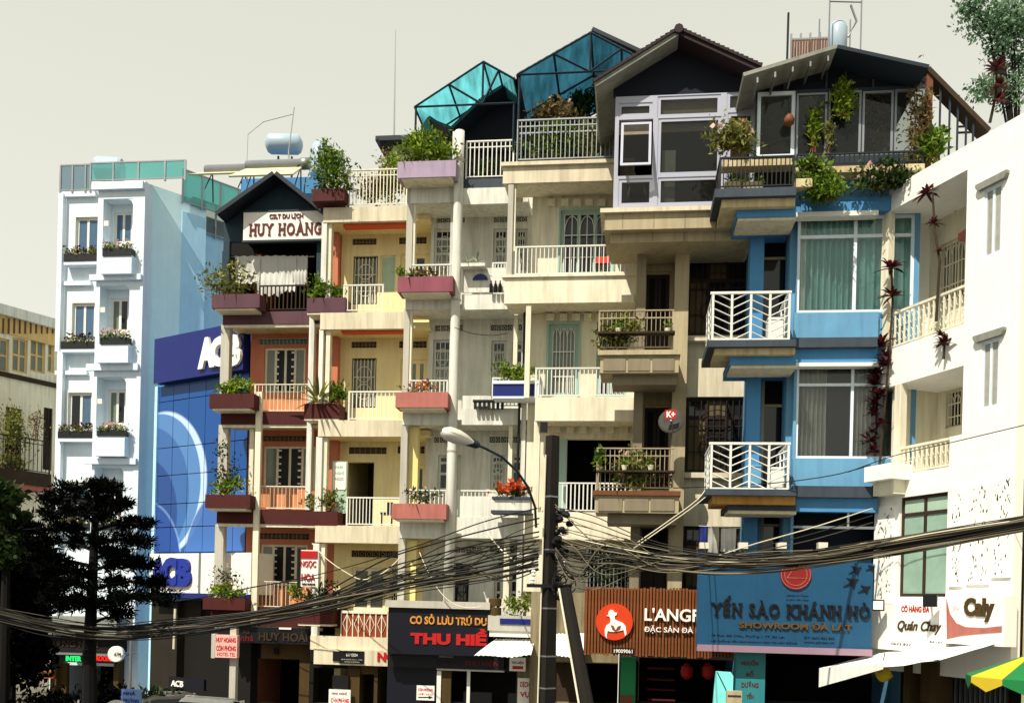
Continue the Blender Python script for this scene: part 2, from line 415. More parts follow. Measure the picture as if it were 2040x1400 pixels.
def blob_points(c, r, n, clumps=7):
    """Points in loose clumps inside an ellipsoid, so gaps show between them."""
    c = np.array(c); r = np.array(r); out = []
    k = NR.normal(size=(clumps, 3)); k /= np.linalg.norm(k, axis=1, keepdims=True); k *= NR.random((clumps, 1)) ** .4 * .8
    for i in range(clumps):
        m_ = max(1, n // clumps)
        p = NR.normal(size=(m_, 3)) * .27 * (0.7 + .6 * NR.random())
        out.append(c + (k[i] + p) * r)
    return np.vstack(out)

PLANTS = []
def bush(fr, label, px0, py0, px1, py1, y, leaf=L_MID, n=420, size=.11, cat='plant', group=None, depth=.22, name='potted_plant',
         flower=None, nf=0, clumps=8, stems=5, fsize=.07, up=.5, spiky=None):
    u0, u1, h0, h1 = fr.rect(px0, py0, px1, py1, y)
    base = fr.w((u0 + u1) / 2, y, h0)
    t = thing(name, label, cat, base, group)
    rx, rz = (u1 - u0) / 2, (h1 - h0) / 2
    n = int(n * 1.4); size *= 1.08; loc = blob_points((0, 0, 0), (rx, depth, rz), n, clumps)
    def tow(q): 
        return np.array([tuple(fr.w((u0 + u1) / 2 + a[0], y + a[1], (h0 + h1) / 2 + a[2])) for a in q])
    loc[:, 2] = np.maximum(loc[:, 2], -rz * .95)
    pts = tow(loc)
    leaf_object('foliage', pts, size, leaf, t, up=up)
    mb = MB()
    for i in range(stems):
        e = Vector(pts[R.randrange(len(pts))]); b = base + Vector((R.uniform(-.5, .5) * rx, 0, 0))
        mid = (b + e) / 2 + Vector((R.uniform(-.05, .05), 0, .05))
        mb.tube([b, mid, e], .011, 5, .005)
    mb.build('stem', M['brownwood'], t)
    ns = spiky if spiky is not None else (R.choice((0, 1, 2, 3)) if rx > .3 and name == 'potted_plant' else 0)
    if ns:
        rb = MB()
        for i in range(ns):
            q = base + Vector((R.uniform(-.75, .75) * rx, R.uniform(-.1, .05), rz * R.uniform(.2, .7))); rosette(rb, q, R.randrange(12, 22), R.uniform(.25, .5), .35, .045)
        rb.build('blades', R.choice((leaf, L_OLIVE, L_MID)), t)['kind'] = 'stuff'
    if flower is not None and nf:
        nf = int(nf * .75)
        fl = blob_points((0, 0, rz * .25), (rx * 1.02, depth * 1.1, rz * .95), nf, max(3, clumps))
        fp = tow(fl); k = np.repeat(fp, 5, axis=0) + NR.normal(size=(len(fp) * 5, 3)) * .012
        leaf_object('flower', k, fsize, flower, t, up=.2, aspect=.8)
    return t
def rosette(mb, c, n, L, droop=.35, wid=.05, tilt=.8):
    for i in range(n):
        a = 2 * math.pi * (i * .381966) + R.uniform(-.2, .2); el = R.uniform(.0, 1.45) * tilt; l = L * R.uniform(.5, 1.15)
        d = Vector((math.cos(a) * math.cos(el), math.sin(a) * math.cos(el), math.sin(el))); sd_ = Vector((-math.sin(a), math.cos(a), 0))
        vs = []
        for k, wk in ((0, .5), (.35, 1), (.7, .8), (1, .05)):
            p = c + d * l * k + Vector((0, 0, -droop * l * k * k))
            vs += [p - sd_ * wid * wk * .5, p + sd_ * wid * wk * .5]
        mb.add(vs, [(0, 1, 3, 2), (2, 3, 5, 4), (4, 5, 7, 6)])
    return mb

# ------------------------------------------------------------------ houses
class House(Fr):
    def __init__(s, name, label, cat, px, D, alpha, py=1000):
        p = P(px, py, D); super().__init__(p.x, p.y, alpha)
        s.root = thing(name, label, cat, (p.x, p.y, 0)); s.holes = []
    def mb(s): return MB(s)
    def bx(s, name, px0, py0, px1, py1, y0, y1, m, parent=None):
        return s.mb().px(px0, py0, px1, py1, y0, y1).build(name, m, parent or s.root)
    def bxs(s, name, boxes, m, parent=None):
        b = s.mb()
        for q in boxes: b.px(*q)
        return b.build_each(name, m, parent or s.root)
    def hole(s, px0, py0, px1, py1, y):
        r = s.rect(px0, py0, px1, py1, y); s.holes.append((y, r)); return r
    def wall(s, px0, py0, px1, py1, y, m, thick=.22, name='wall', parent=None):
        u0, u1, h0, h1 = s.rect(px0, py0, px1, py1, y)
        if py1 >= 1400: h0 = 0.0
        hs = [(max(a, u0), min(b, u1), max(c, h0), min(d, h1)) for yy, (a, b, c, d) in s.holes if abs(yy - y) < .01 and a < u1 and b > u0 and c < h1 and d > h0]
        us = sorted({u0, u1, *[h[0] for h in hs], *[h[1] for h in hs]}); ws = sorted({h0, h1, *[h[2] for h in hs], *[h[3] for h in hs]})
        inside = lambda a, b: any(h[0] < a < h[1] and h[2] < b < h[3] for h in hs)
        solid = [[not inside((us[i] + us[i + 1]) / 2, (ws[j] + ws[j + 1]) / 2) for j in range(len(ws) - 1)] for i in range(len(us) - 1)]
        mb = s.mb(); ni, nj = len(us) - 1, len(ws) - 1
        ok = lambda i, j: 0 <= i < ni and 0 <= j < nj and solid[i][j]
        for i in range(ni):
            for j in range(nj):
                if not solid[i][j]: continue
                a, b, c, d = us[i], us[i + 1], ws[j], ws[j + 1]; q = lambda u, yy, h: s.w(u, yy, h); e = y + thick
                mb.add([q(a, y, c), q(b, y, c), q(b, y, d), q(a, y, d)], [(0, 1, 2, 3)])
                mb.add([q(a, e, c), q(b, e, c), q(b, e, d), q(a, e, d)], [(3, 2, 1, 0)])
                if not ok(i - 1, j): mb.add([q(a, y, c), q(a, y, d), q(a, e, d), q(a, e, c)], [(0, 1, 2, 3)])
                if not ok(i + 1, j): mb.add([q(b, y, c), q(b, e, c), q(b, e, d), q(b, y, d)], [(0, 1, 2, 3)])
                if not ok(i, j - 1): mb.add([q(a, y, c), q(a, e, c), q(b, e, c), q(b, y, c)], [(0, 1, 2, 3)])
                if not ok(i, j + 1): mb.add([q(a, y, d), q(b, y, d), q(b, e, d), q(a, e, d)], [(0, 1, 2, 3)])
        return mb.build(name, m, parent or s.root)
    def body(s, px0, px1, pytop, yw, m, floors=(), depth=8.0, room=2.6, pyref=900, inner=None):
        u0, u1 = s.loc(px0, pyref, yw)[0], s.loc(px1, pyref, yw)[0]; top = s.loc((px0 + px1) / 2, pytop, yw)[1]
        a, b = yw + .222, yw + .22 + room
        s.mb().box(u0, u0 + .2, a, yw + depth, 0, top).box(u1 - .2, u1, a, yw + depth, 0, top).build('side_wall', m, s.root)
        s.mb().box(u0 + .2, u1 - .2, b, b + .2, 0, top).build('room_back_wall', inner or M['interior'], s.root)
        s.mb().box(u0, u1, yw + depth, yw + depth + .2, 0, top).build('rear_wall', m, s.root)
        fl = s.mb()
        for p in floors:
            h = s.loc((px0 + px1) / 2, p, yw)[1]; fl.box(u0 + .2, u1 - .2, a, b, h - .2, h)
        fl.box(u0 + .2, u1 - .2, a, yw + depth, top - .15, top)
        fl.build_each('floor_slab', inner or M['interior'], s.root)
    def window(s, px0, py0, px1, py1, y, cols=2, rows=(1.0,), fm=None, pm=None, fw=.055, rec=.11, name='window', grille=0, gm=None, arch=False, surround=None, hole=True, panes=True):
        if hole: u0, u1, h0, h1 = s.hole(px0, py0, px1, py1, y)
        else: u0, u1, h0, h1 = s.rect(px0, py0, px1, py1, y)
        fm = fm or M['whitemetal']; pm = pm or M['darkglass']
        ya, yb = y + rec - .03, y + rec + .03; mb = s.mb()
        mb.box(u0, u0 + fw, ya, yb, h0, h1).box(u1 - fw, u1, ya, yb, h0, h1)
        mb.box(u0 + fw, u1 - fw, ya, yb, h0, h0 + fw).box(u0 + fw, u1 - fw, ya, yb, h1 - fw, h1)
        cu = [u0 + fw / 2 + (u1 - u0 - fw) * i / cols for i in range(cols + 1)]
        tot = sum(rows); hh = [h0 + fw / 2]
        for r_ in rows: hh.append(hh[-1] + (h1 - h0 - fw) * r_ / tot)
        for c in cu[1:-1]: mb.box(c - fw / 2, c + fw / 2, ya, yb, h0 + fw, h1 - fw)
        for h in hh[1:-1]:
            for i in range(cols): mb.box(cu[i] + fw / 2, cu[i + 1] - fw / 2, ya, yb, h - fw / 2, h + fw / 2)
        if surround:
            k = surround; mb.box(u0 - k, u1 + k, y - .03, y + .02, h1, h1 + k).box(u0 - k, u0, y - .03, y + .02, h0, h1).box(u1, u1 + k, y - .03, y + .02, h0, h1)
        o = mb.build(name, fm, s.root)
        if panes:
            k = 0
            for i in range(cols):
                for j in range(len(rows)):
                    p_ = pm[k % len(pm)] if isinstance(pm, (list, tuple)) else pm; k += 1
                    s.mb().box(cu[i] + fw / 2, cu[i + 1] - fw / 2, y + rec - .005, y + rec + .005, hh[j] + fw / 2, hh[j + 1] - fw / 2).build('pane', p_, o)
        if grille:
            g = s.mb(); yy = y + rec - .075
            for i in range(grille + 1):
                u = u0 + fw + (u1 - u0 - 2 * fw) * i / grille; g.box(u - .009, u + .009, yy - .009, yy + .009, h0 + fw, h1 - fw)
            for fr_ in (.28, .62): g.box(u0 + fw, u1 - fw, yy - .01, yy + .01, h0 + (h1 - h0) * fr_ - .01, h0 + (h1 - h0) * fr_ + .01)
            if arch:
                wd = (u1 - u0 - 2 * fw) / (grille / 2)
                for i in range(grille // 2):
                    cx_ = u0 + fw + wd * (i + .5); top = h1 - .12
                    g.tube([s.w(cx_ - wd * .48 * math.cos(t), yy - .02, top - wd * 1.2 + wd * 1.1 * math.sin(t)) for t in np.linspace(0, math.pi, 9)], .011, 4)
            else:
                cx_, cy_ = (u0 + u1) / 2, (h0 + h1) / 2; a, b = (u1 - u0) * .28, (h1 - h0) * .16
                for dy in (-b * 1.1, b * 1.1):
                    g.tube([s.w(cx_ + a * math.cos(t), yy - .02, cy_ + dy + b * math.sin(t)) for t in np.linspace(0, 2 * math.pi, 13)], .011, 4)
            g.build('grille', gm or fm, o)
        return o
    def door(s, px0, py0, px1, py1, y, m, fm, cols=2, glassm=None, rec=.12, name='door'):
        u0, u1, h0, h1 = s.hole(px0, py0, px1, py1, y); fw = .06
        f = s.mb().box(u0, u0 + fw, y + rec - .04, y + rec + .04, h0, h1).box(u1 - fw, u1, y + rec - .04, y + rec + .04, h0, h1).box(u0 + fw, u1 - fw, y + rec - .04, y + rec + .04, h1 - fw, h1).build(name, fm, s.root)
        wd = (u1 - u0 - 2 * fw) / cols
        for i in range(cols):
            a, b = u0 + fw + wd * i + .01, u0 + fw + wd * (i + 1) - .01
            l = s.mb(); ym, yn = y + rec - .02, y + rec + .02; st = .07; hm = h0 + (h1 - h0) * .38
            l.box(a, a + st, ym, yn, h0, h1 - fw).box(b - st, b, ym, yn, h0, h1 - fw).box(a + st, b - st, ym, yn, h0, h0 + .12).box(a + st, b - st, ym, yn, hm, hm + .08).box(a + st, b - st, ym, yn, h1 - fw - .09, h1 - fw)
            l.box(a + st, b - st, ym + .012, yn - .012, h0 + .12, hm); l.build('door_leaf', m, f)
            s.mb().box(a + st, b - st, ym + .014, yn - .014, hm + .08, h1 - fw - .09).build('pane', glassm or M['darkglass'], f)
        return f
    def vent(s, px0, py0, px1, py1, y, n=6, m=None, dark=None):
        u0, u1, h0, h1 = s.hole(px0, py0, px1, py1, y); mb = s.mb(); k = (u1 - u0) / n; t = .018; ya, yb = y + .02, y + .10
        mb.box(u0, u1, ya, yb, h0, h0 + t).box(u0, u1, ya, yb, h1 - t, h1)
        for i in range(n + 1): mb.box(u0 + k * i - t / 2, u0 + k * i + t / 2, ya, yb, h0 + t, h1 - t)
        for i in range(n):
            c = u0 + k * (i + .5); hm = (h0 + h1) / 2; a = min(k, h1 - h0) * .26
            mb.tube([s.w(c + a * math.cos(q), y + .05, hm + a * math.sin(q)) for q in np.linspace(0, 2 * math.pi, 9)], .014, 4)
        o = mb.build('vent', m or M['ventm'], s.root)
        s.mb().box(u0, u1, y + .12, y + .14, h0, h1).build('vent_backing', dark or M['interior'], o)
        return o
    def railing(s, px0, py0, px1, py1, y, n, m=None, mid=False, bw=.022, name='railing', side=None, style=None, rail=.035):
        m = m or M['whitemetal']; u0, u1, h0, h1 = s.rect(px0, py0, px1, py1, y); mb = s.mb()
        mb.box(u0, u1, y - .025, y + .025, h1 - rail, h1).box(u0, u1, y - .015, y + .015, h0 + .05, h0 + .075)
        if mid: mb.box(u0, u1, y - .014, y + .014, h1 - .2, h1 - .175)
        mb.box(u0, u0 + .04, y - .02, y + .02, h0, h1 - rail).box(u1 - .04, u1, y - .02, y + .02, h0, h1 - rail)
        if side:
            for uu in side: 
                ux = u0 if uu == 'l' else u1 - .05
                mb.box(ux, ux + .05, y + .025, y + 1.1, h1 - rail, h1).box(ux + .01, ux + .03, y + .025, y + 1.1, h0 + .05, h0 + .075)
                for k in range(6): mb.box(ux + .012, ux + .034, y + .18 + k * .16, y + .2 + k * .16, h0 + .07, h1 - rail)
        o = mb.build(name, m, s.root)
        me = shared('baluster', m, MB(Fr(0, 0, s.a)).box(-bw / 2, bw / 2, -bw / 2, bw / 2, 0, h1 - rail - h0 - .075))
        for i in range(1, n):
            inst(me, 'baluster', o, s.w(u0 + (u1 - u0) * i / n, y, h0 + .075))
        return o
    def planter(s, px0, py0, px1, py1, y, depth, m, name='planter_box'):
        u0, u1, h0, h1 = s.rect(px0, py0, px1, py1, y); t = .06; mb = s.mb(); b = y + depth
        mb.box(u0, u1, y, y + t, h0, h1).box(u0, u1, b - t, b, h0, h1).box(u0, u0 + t, y + t, b - t, h0, h1).box(u1 - t, u1, y + t, b - t, h0, h1).box(u0 + t, u1 - t, y + t, b - t, h0, h0 + .06)
        o = mb.build(name, m, s.root)
        s.mb().box(u0 + t, u1 - t, y + t, b - t, h1 - .09, h1 - .07).build('soil', M['soil'], o)
        return o
    def sign(s, name, label, px0, py0, px1, py1, y, depth, m, group=None):
        u0, u1, h0, h1 = s.rect(px0, py0, px1, py1, y)
        t = thing(name, label, 'sign', s.w((u0 + u1) / 2, y, h0), group)
        s.mb().box(u0, u1, y, y + depth, h0, h1).build('board', m, t)
        return t
# ------------------------------------------------------------------ ground
def ground(name, pts, z, m):
    b = MB(); b.add([(x, y, z) for x, y in pts], [tuple(range(len(pts)))]); return tag(b.build(name, m), None, None, None, 'structure')
ground('ground', [(-3000, -3000), (3000, -3000), (3000, 3000), (-3000, 3000)], -0.02, mat('earth', (.12, .10, .08), .95))
ground('street', [(-45, -30), (12, -30), (12, 19.5), (6, 22.0), (-10.5, 27.0), (-16, 34.5), (-45, 36)], 0.0, M['asphalt'])
pv = MB()
pp = [(6.1, 21.0), (-10.5, 25.4), (-16.4, 32.4), (-16.4, 46), (-8, 40), (12, 30), (9, 22)]
pv.add([(x, y, .13) for x, y in pp] + [(x, y, -.01) for x, y in pp], [tuple(range(len(pp) - 1, -1, -1))] + [(i, (i + 1) % len(pp), (i + 1) % len(pp) + len(pp), i + len(pp)) for i in range(len(pp))])
tag(pv.build('pavement', M['paving']), None, None, None, 'structure')
mk = MB()
for i in range(9): 
    c = Vector((-30 + i * 4.2, 8.5 + i * .4, .004)); mk.add([c + Vector(v) for v in ((-1, -.06, 0), (1, .13, 0), (1, .25, 0), (-1, .06, 0))], [(0, 1, 2, 3)])
tag(mk.build('road_marking', M['paper']), None, None, None, 'structure')

A7 = math.radians(7)
# ------------------------------------------------------------------ yellow-banded building, far left
H = House('corner_building', 'old white corner building with a yellow clad band of windows at the far left', 'building', 0, 38, math.radians(-58), 1000)
L0 = lambda a, b, y=0: H.loc(a, b, y)
H.bx('yellow_band', -60, 632, 118, 668, -.06, .2, M['bandyellow'])
mbb = H.mb()
for i in range(16): 
    u0, u1, h0, h1 = H.rect(-60 + 11 * i, 634, -58.5 + 11 * i, 664, -.1); mbb.box(u0, u0 + .05, -.1, -.06, h0, h1)
mbb.build_each('band_batten', M['brownwood'], H.root)
H.bx('roof', -60, 612, 120, 632, -.25, 8, M['white'])
for k, (a, b) in enumerate(((-52, -8), (-2, 18), (24, 55), (60, 90), (95, 108))):
    H.window(a, 674, b, 742, 0, 2 if b - a > 25 else 1, (1, 1), M['bandyellow'], M['shade'], fw=.08)
for k, (a, b) in enumerate(((10, 42), (86, 104))):
    H.window(a, 812, b, 936, 0, 2, (3, 1), M['dull'], M['darkglass'], grille=4)
H.bx('sill_band', -60, 745, 118, 754, -.08, .05, M['dull'])
H.wall(-60, 668, 118, 1400, 0, M['ivory'])
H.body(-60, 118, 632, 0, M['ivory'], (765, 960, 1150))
H.bx('balcony_slab', -40, 935, 102, 962, -1.1, -.002, M['dull'])
H.railing(-40, 868, 100, 936, -1.05, 16, M['dull'], mid=True)
H.bx('canopy', 30, 960, 104, 975, -1.0, -.004, M['rose'])
bush(H, 'shaggy grey green climber spilling over the far left balcony', -5, 795, 62, 905, -.9, L_OLIVE, 900, .12, depth=.5, name='climbing_plant')
bush(H, 'thin twiggy plant on the far left balcony beside the door', 52, 800, 92, 875, -.8, L_DRY, 160, .1, depth=.3, stems=9)
bush(H, 'dark leafy plant hanging down behind the far left balcony rail', -5, 895, 75, 945, -.85, L_OLIVE, 420, .12, depth=.3)

# ------------------------------------------------------------------ white hotel with flower boxes
H = House('corner_hotel', 'narrow white and pale blue hotel with black flower boxes and glass terrace', 'building', 240, 36, A7)
rows = [ # left window, left box, right window, right box, white ledge
 ((151, 433, 196, 506), (127, 505, 197, 520), (226, 422, 263, 484), (204, 495, 261, 509), (200, 509, 262, 545)),
 ((144, 604, 189, 680), (121, 680, 191, 694), (219, 594, 256, 660), (199, 672, 254, 685), (193, 685, 255, 722)),
 ((136, 782, 183, 858), (115, 858, 184, 872), (214, 776, 250, 846), (193, 857, 248, 868), (187, 868, 248, 908)),
 ((130, 960, 176, 1040), (108, 1042, 178, 1056), (208, 955, 245, 1030), (188, 1044, 243, 1055), (182, 1055, 243, 1092)),
]
fb_labels = ['top', 'second from top', 'third from top', 'lowest']
HOT = H
for i, (lw, lb, rw, rb, ld) in enumerate(rows):
    H.window(*lw, .25, 2, (1,), pm=[M['blueglass'], M['blueglass']] if i < 2 else [M['darkglass'], M['blueglass']], fw=.09, surround=.08)
    # niche of the right-hand bay, then its window at the back of the niche
    u0, u1, h0, h1 = H.rect(206, rw[1] - 22, 262, rw[1] - 4, -.28)
    nx0, nx1 = ld[0] + 5, ld[2] + 2
    r_ = H.hole(nx0, rw[1] - 26, nx1, ld[1], -.28)
    H.window(*rw, .25, 2, (1,), pm=[M['blueglass'], M['blueglass']] if i == 0 else [M['shade'], M['darkglass']], fw=.09)
    # chamfered top corner of the niche
    a = H.mb(); w_ = (r_[1] - r_[0]) * .22
    a.prism([(r_[1] + .01, r_[3] + .01), (r_[1] - w_, r_[3] + .01), (r_[1] - w_ * .3, r_[3] - w_ * .3), (r_[1] + .01, r_[3] - w_)], -.27, -.05); a.build('niche_corner', M['hotel'], H.root)
    H.bx('bay_ledge', ld[0], ld[1], ld[2], ld[3], -.62, -.282, M['hotel'])
    H.bx('window_sill', lb[0], lb[3], lb[2], lb[3] + 7, -.1, .25, M['hotel'])
    H.bx('wall_lamp', (ld[0] + lw[2]) / 2 + 9, rw[1] + 18, (ld[0] + lw[2]) / 2 + 18, rw[1] + 28, -.36, -.284, M['whitemetal'])
    for nm, bxr, yy in (('left', lb, -.12), ('right', rb, -.66)):
        c = H.pt((bxr[0] + bxr[2]) / 2, bxr[3], yy)
        t = thing('flower_box', f'black window box of flowers, {fb_labels[i]} {nm} window of the white hotel', 'flower box', c, 'flower boxes on the white hotel')
        H.mb().px(bxr[0], bxr[1], bxr[2], bxr[3], yy, yy + .3).build('trough', M['blackmetal'], t)
        u0, u1, h0, h1 = H.rect(bxr[0], bxr[1], bxr[2], bxr[3], yy)
        pts = np.array([tuple(H.w(R.uniform(u0, u1), yy + R.uniform(-.02, .28), h1 + R.uniform(-.04, .28) * R.random())) for _ in range(210)])
        leaf_object('foliage', pts, .13, L_OLIVE if nm == 'left' else L_MID, t, up=.8)
        fl = np.array([tuple(H.w(R.uniform(u0, u1), yy + R.uniform(-.02, .2), h1 + R.uniform(.05, .3))) for _ in range(26)])
        leaf_object('flower', np.repeat(fl, 4, 0) + NR.normal(size=(104, 3)) * .02, .09, L_RED if nm == 'left' else L_PALE, t, aspect=.8)
H.hole(120, 1325, 232, 1400, .25)
H.wall(121, 385, 192, 1400, .25, M['hotel'])
H.wall(186, 362, 279, 1240, -.28, M['hotel'], thick=.53)
H.wall(192, 400, 284, 1400, .25, M['hotel'])
H.bxs('cornice', [(178, 546, 280, 557, -.42, -.283), (171, 724, 274, 737, -.42, -.283), (165, 912, 270, 924, -.42, -.283), (160, 1096, 266, 1108, -.42, -.283), (182, 361, 284, 376, -.45, -.283), (116, 382, 190, 391, .1, .249), (115, 560, 180, 568, .12, .249), (109, 738, 172, 746, .12, .249)], M['hotel'])
H.body(121, 284, 378, .25, M['hotel'], (550, 735, 920, 1100, 1250), depth=9)
H.bxs('facade_pilaster', [(113, 385, 122, 700, .02, .24), (106, 700, 117, 1390, .02, .24)], M['hotel'])
# blue flank wall, receding to the right
c0 = ray(284, 600); D0 = 36.2
p0 = P(284, 900, D0); FL = Fr(p0.x, p0.y, math.radians(-46)); H.flank = FL
fw_ = lambda a, b: FL.loc(a, b, 0)
f = MB(FL); u_end = 4.6
hA = FL.loc(284, 362, 0)[1]
f.box(0, 2.35, 0, .25, 0, hA).build('flank_wall', M['cyan'], H.root)
MB(FL).box(2.35, 4.9, .35, .6, 0, hA - .35).build('flank_wall', M['skyblue'], H.root)
MB(FL).box(1.35, 2.352, -.02, .3, 0, hA - .6).build('flank_pilaster', M['skyblue'], H.root)
dp = MB(FL); dp.tube([FL.w(3.2, .2, hA - 4.6), FL.w(3.05, .2, hA - 4.8), FL.w(3.0, .2, hA - 5.6), FL.w(3.0, .2, hA - 8)], .06, 6); dp.build('drain_pipe', M['hotel'], H.root)
# glass balustrade of the roof terrace
gl = H.mb(); ht = H.loc(180, 327, -.1)[1]; hb = H.loc(200, 362, -.1)[1]
def glass_run(fr, us, y, h0, h1, gm, post=M['greymetal']):
    b = MB(fr)
    for u in us: b.box(u - .03, u + .03, y - .03, y + .03, h0 - .1, h1 + .03)
    b.box(us[0], us[-1], y - .02, y + .02, h1, h1 + .05).box(us[0], us[-1], y - .02, y + .02, h0 - .02, h0 + .02)
    o = b.build('glass_balustrade', post, H.root)
    for i in range(len(us) - 1):
        MB(fr).box(us[i] + .04, us[i + 1] - .04, y - .006, y + .006, h0 + .03, h1 - .01).build('pane', gm, o)
ur = [H.loc(x, 345, -.1)[0] for x in (181, 226, 276, 329, 369)]
glass_run(H, ur, -.1, hb + .05, ht, G_TEAL)
ul = [H.loc(x, 350, .1)[0] for x in (121, 145, 171, 181)]
glass_run(H, ul, .1, hb - .2, ht + .05, G_GREY)
glass_run(FL, [1.3, 2.1, 2.9, 3.7, 4.6], -.1, hA - .25, hA + .95, G_TEAL)
glass_run(FL, [1.9, 2.9, 3.9, 4.9], .25, hA - 1.05, hA + .15, G_SMOKE)
tg = MB(); tg.lathe(H.pt(192, 336, 1.2), (1, .1, 0), [(.42, 0), (.46, .1), (.46, .9), (.42, 1.0)], 18)
t = thing('roof_drum', 'rounded grey tank end showing behind the hotel terrace glass', 'tank', H.pt(192, 345, 1.2)); tg.build('drum', M['steelblue'], t)
# signs of the hotel shop front
s_ = H.sign('shop_sign', 'brown fascia board lettered PHUONG NAM behind the dark pine', 65, 1266, 246, 1300, -.9, .25, M['interior'])
lettering(H, 'PHƯƠNG NAM', 76, 1272, 196, 1288, -.9, M['dull'], s_); H.mb().px(60, 1262, 250, 1266, -.95, -.6).px(60, 1300, 250, 1304, -.95, -.6).build_each('frame', M['greymetal'], s_)
lettering(H, 'KHÁCH SẠN - NHÀ HÀNG', 72, 1290, 215, 1296, -.9, M['dull'], s_, bold=.0, depth=.01)
s_ = H.sign('led_sign', 'black strip sign with green and red LED words', 112, 1303, 226, 1319, -.7, .12, M['black'])
def emis(name, col, e):
    m = flat(name, col); b = m.node_tree.nodes['Principled BSDF']; b.inputs['Emission Color'].default_value = (*lin(col), 1); b.inputs['Emission Strength'].default_value = e; return m
lettering(H, 'INTER', 132, 1306, 162, 1316, -.7, emis('green_led', '#1ee86a', 1.2), s_); lettering(H, 'ROOMS', 192, 1306, 224, 1316, -.7, emis('red_led', '#e02018', 1.2), s_)
H.bxs('entrance_pier', [(100, 1304, 112, 1400, -.3, .1), (112, 1320, 132, 1400, -.1, .1), (226, 1304, 236, 1400, -.3, .1)], M['ochre'])
H.bx('entrance_panel', 232, 1235, 268, 1262, -.35, -.2, M['hotel'])
H.bx('shop_awning', 90, 1228, 232, 1264, -1.2, .24, M['eave'])
ap = H.pt(232, 1302, -1.3)
t = thing('hanging_sign', 'round white lamp sign lettered ATM on a wall bracket', 'sign', ap)
b = MB(); b.lathe(ap + Vector((0, -.1, 0)), (0, 1, 0), [(.27, 0), (.29, .03), (.29, .17), (.27, .2)], 20); b.build('disc', M['paper'], t)
MB().tube([ap + Vector((.25, 0, .05)), ap + Vector((.6, .4, .05))], .025).build('bracket', M['greymetal'], t)
lettering(H, 'ATM', 227, 1299, 241, 1306, -1.42, M['black'], t, bold=.01, depth=.01)
t = thing('orange_sign', 'orange sign shaped like an inverted T on the dark shop front', 'sign', H.pt(68, 1345, -.8))
H.mb().px(66, 1300, 81, 1330, -.8, -.7).px(36, 1334, 106, 1349, -.8, -.7).build_each('panel', mat('amber_panel', '#b5582a', .6, .2), t)  # plain amber paint on both panels
H.mb().px(38, 1337, 104, 1346, -.83, -.802).build('inset', M['ochre'], t)

# ------------------------------------------------------------------ blue bank
L = P(310, 1000, 33); 
H = House('bank_building', 'bright blue bank with curved mural on glass panels and white ACB lettering', 'building', 310, 33, math.radians(32.7), 1000)
u0, u1, h0, h1 = H.rect(308, 1100, 500, 1290, 0); top = H.loc(400, 668, 0)[1]; b0 = H.loc(330, 1090, .0)[1]; t0 = H.loc(330, 768, 0)[1]
um = mat('mural_blue', '#2a62b4', .25, .08, 0, bump=0)
# curved print on the panels: rings about one centre
nt = um.node_tree; tc = nt.nodes.new('ShaderNodeTexCoord'); 
def ring_mask(cx, cz, r0, soft, axis_scale=1.0):
    vm = nt.nodes.new('ShaderNodeVectorMath'); vm.operation = 'DISTANCE'
    mp = nt.nodes.new('ShaderNodeMapping'); mp.inputs['Scale'].default_value = (axis_scale, 0, 1)
    nt.links.new(tc.outputs['Object'], mp.inputs[0]); nt.links.new(mp.outputs[0], vm.inputs[0]); vm.inputs[1].default_value = (cx * axis_scale, 0, cz)
    r = nt.nodes.new('ShaderNodeMapRange'); r.inputs[1].default_value = r0 - soft; r.inputs[2].default_value = r0 + soft; r.inputs[3].default_value = 1; r.inputs[4].default_value = 0
    nt.links.new(vm.outputs['Value'], r.inputs[0]); return r.outputs[0]
def over(src, msk, col, fac=1.0):
    m_ = nt.nodes.new('ShaderNodeMix'); m_.data_type = 'RGBA'; ml = nt.nodes.new('ShaderNodeMath'); ml.operation = 'MULTIPLY'; ml.inputs[1].default_value = fac
    nt.links.new(msk, ml.inputs[0]); nt.links.new(ml.outputs[0], m_.inputs[0])
    if isinstance(src, tuple): m_.inputs[6].default_value = (*src, 1)
    else: nt.links.new(src, m_.inputs[6])
    m_.inputs[7].default_value = (*lin(col), 1); return m_.outputs[2]
pc = H.pt(318, 965, 0) - Vector((H.root.location.x, H.root.location.y, 0)); pr = (H.pt(434, 940, 0) - H.pt(318, 965, 0)).x
AS = 1.28
src = over(lin('#1a4c8e'), ring_mask(pc.x + .1, pc.z, pr, .04, AS), '#b4cbe4')
src = over(src, ring_mask(pc.x - .13, pc.z - .02, pr * .985, .02, AS), '#4f7cb4')
src = over(src, ring_mask(pc.x - .55, pc.z - .35, pr * .95, .03, AS), '#335f9c', .9)
src = over(src, ring_mask(pc.x - .75, pc.z - 1.05, pr * .8, .03, AS), '#1d4080', .9)
src = over(src, ring_mask(pc.x - .7, pc.z - 2.75, pr * .9, .02, AS), '#7596c4', .6)
src = over(src, ring_mask(pc.x - .73, pc.z - 2.77, pr * .88, .02, AS), '#1d4590')
src = over(src, ring_mask(pc.x + 3.2, pc.z - 2.7, pr * 1.05, .02, AS), '#7596c4', .5)
src = over(src, ring_mask(pc.x + 3.22, pc.z - 2.72, pr * 1.04, .02, AS), '#3560a4', .9)
nt.links.new(src, nt.nodes['Principled BSDF'].inputs['Base Color'])
mull = H.mb(); cols = [309, 342, 373, 406, 440, 466, 491]; rws = [768, 800, 892, 947, 1004, 1050, 1100]
cu = [H.loc(x, 950, 0)[0] for x in cols]; cw = [H.loc(330, y, 0)[1] for y in rws]
MB(H).box(cu[0], cu[-1], .06, .1, cw[-1], cw[0]).build('curtain_wall_backing', M['black'], H.root)
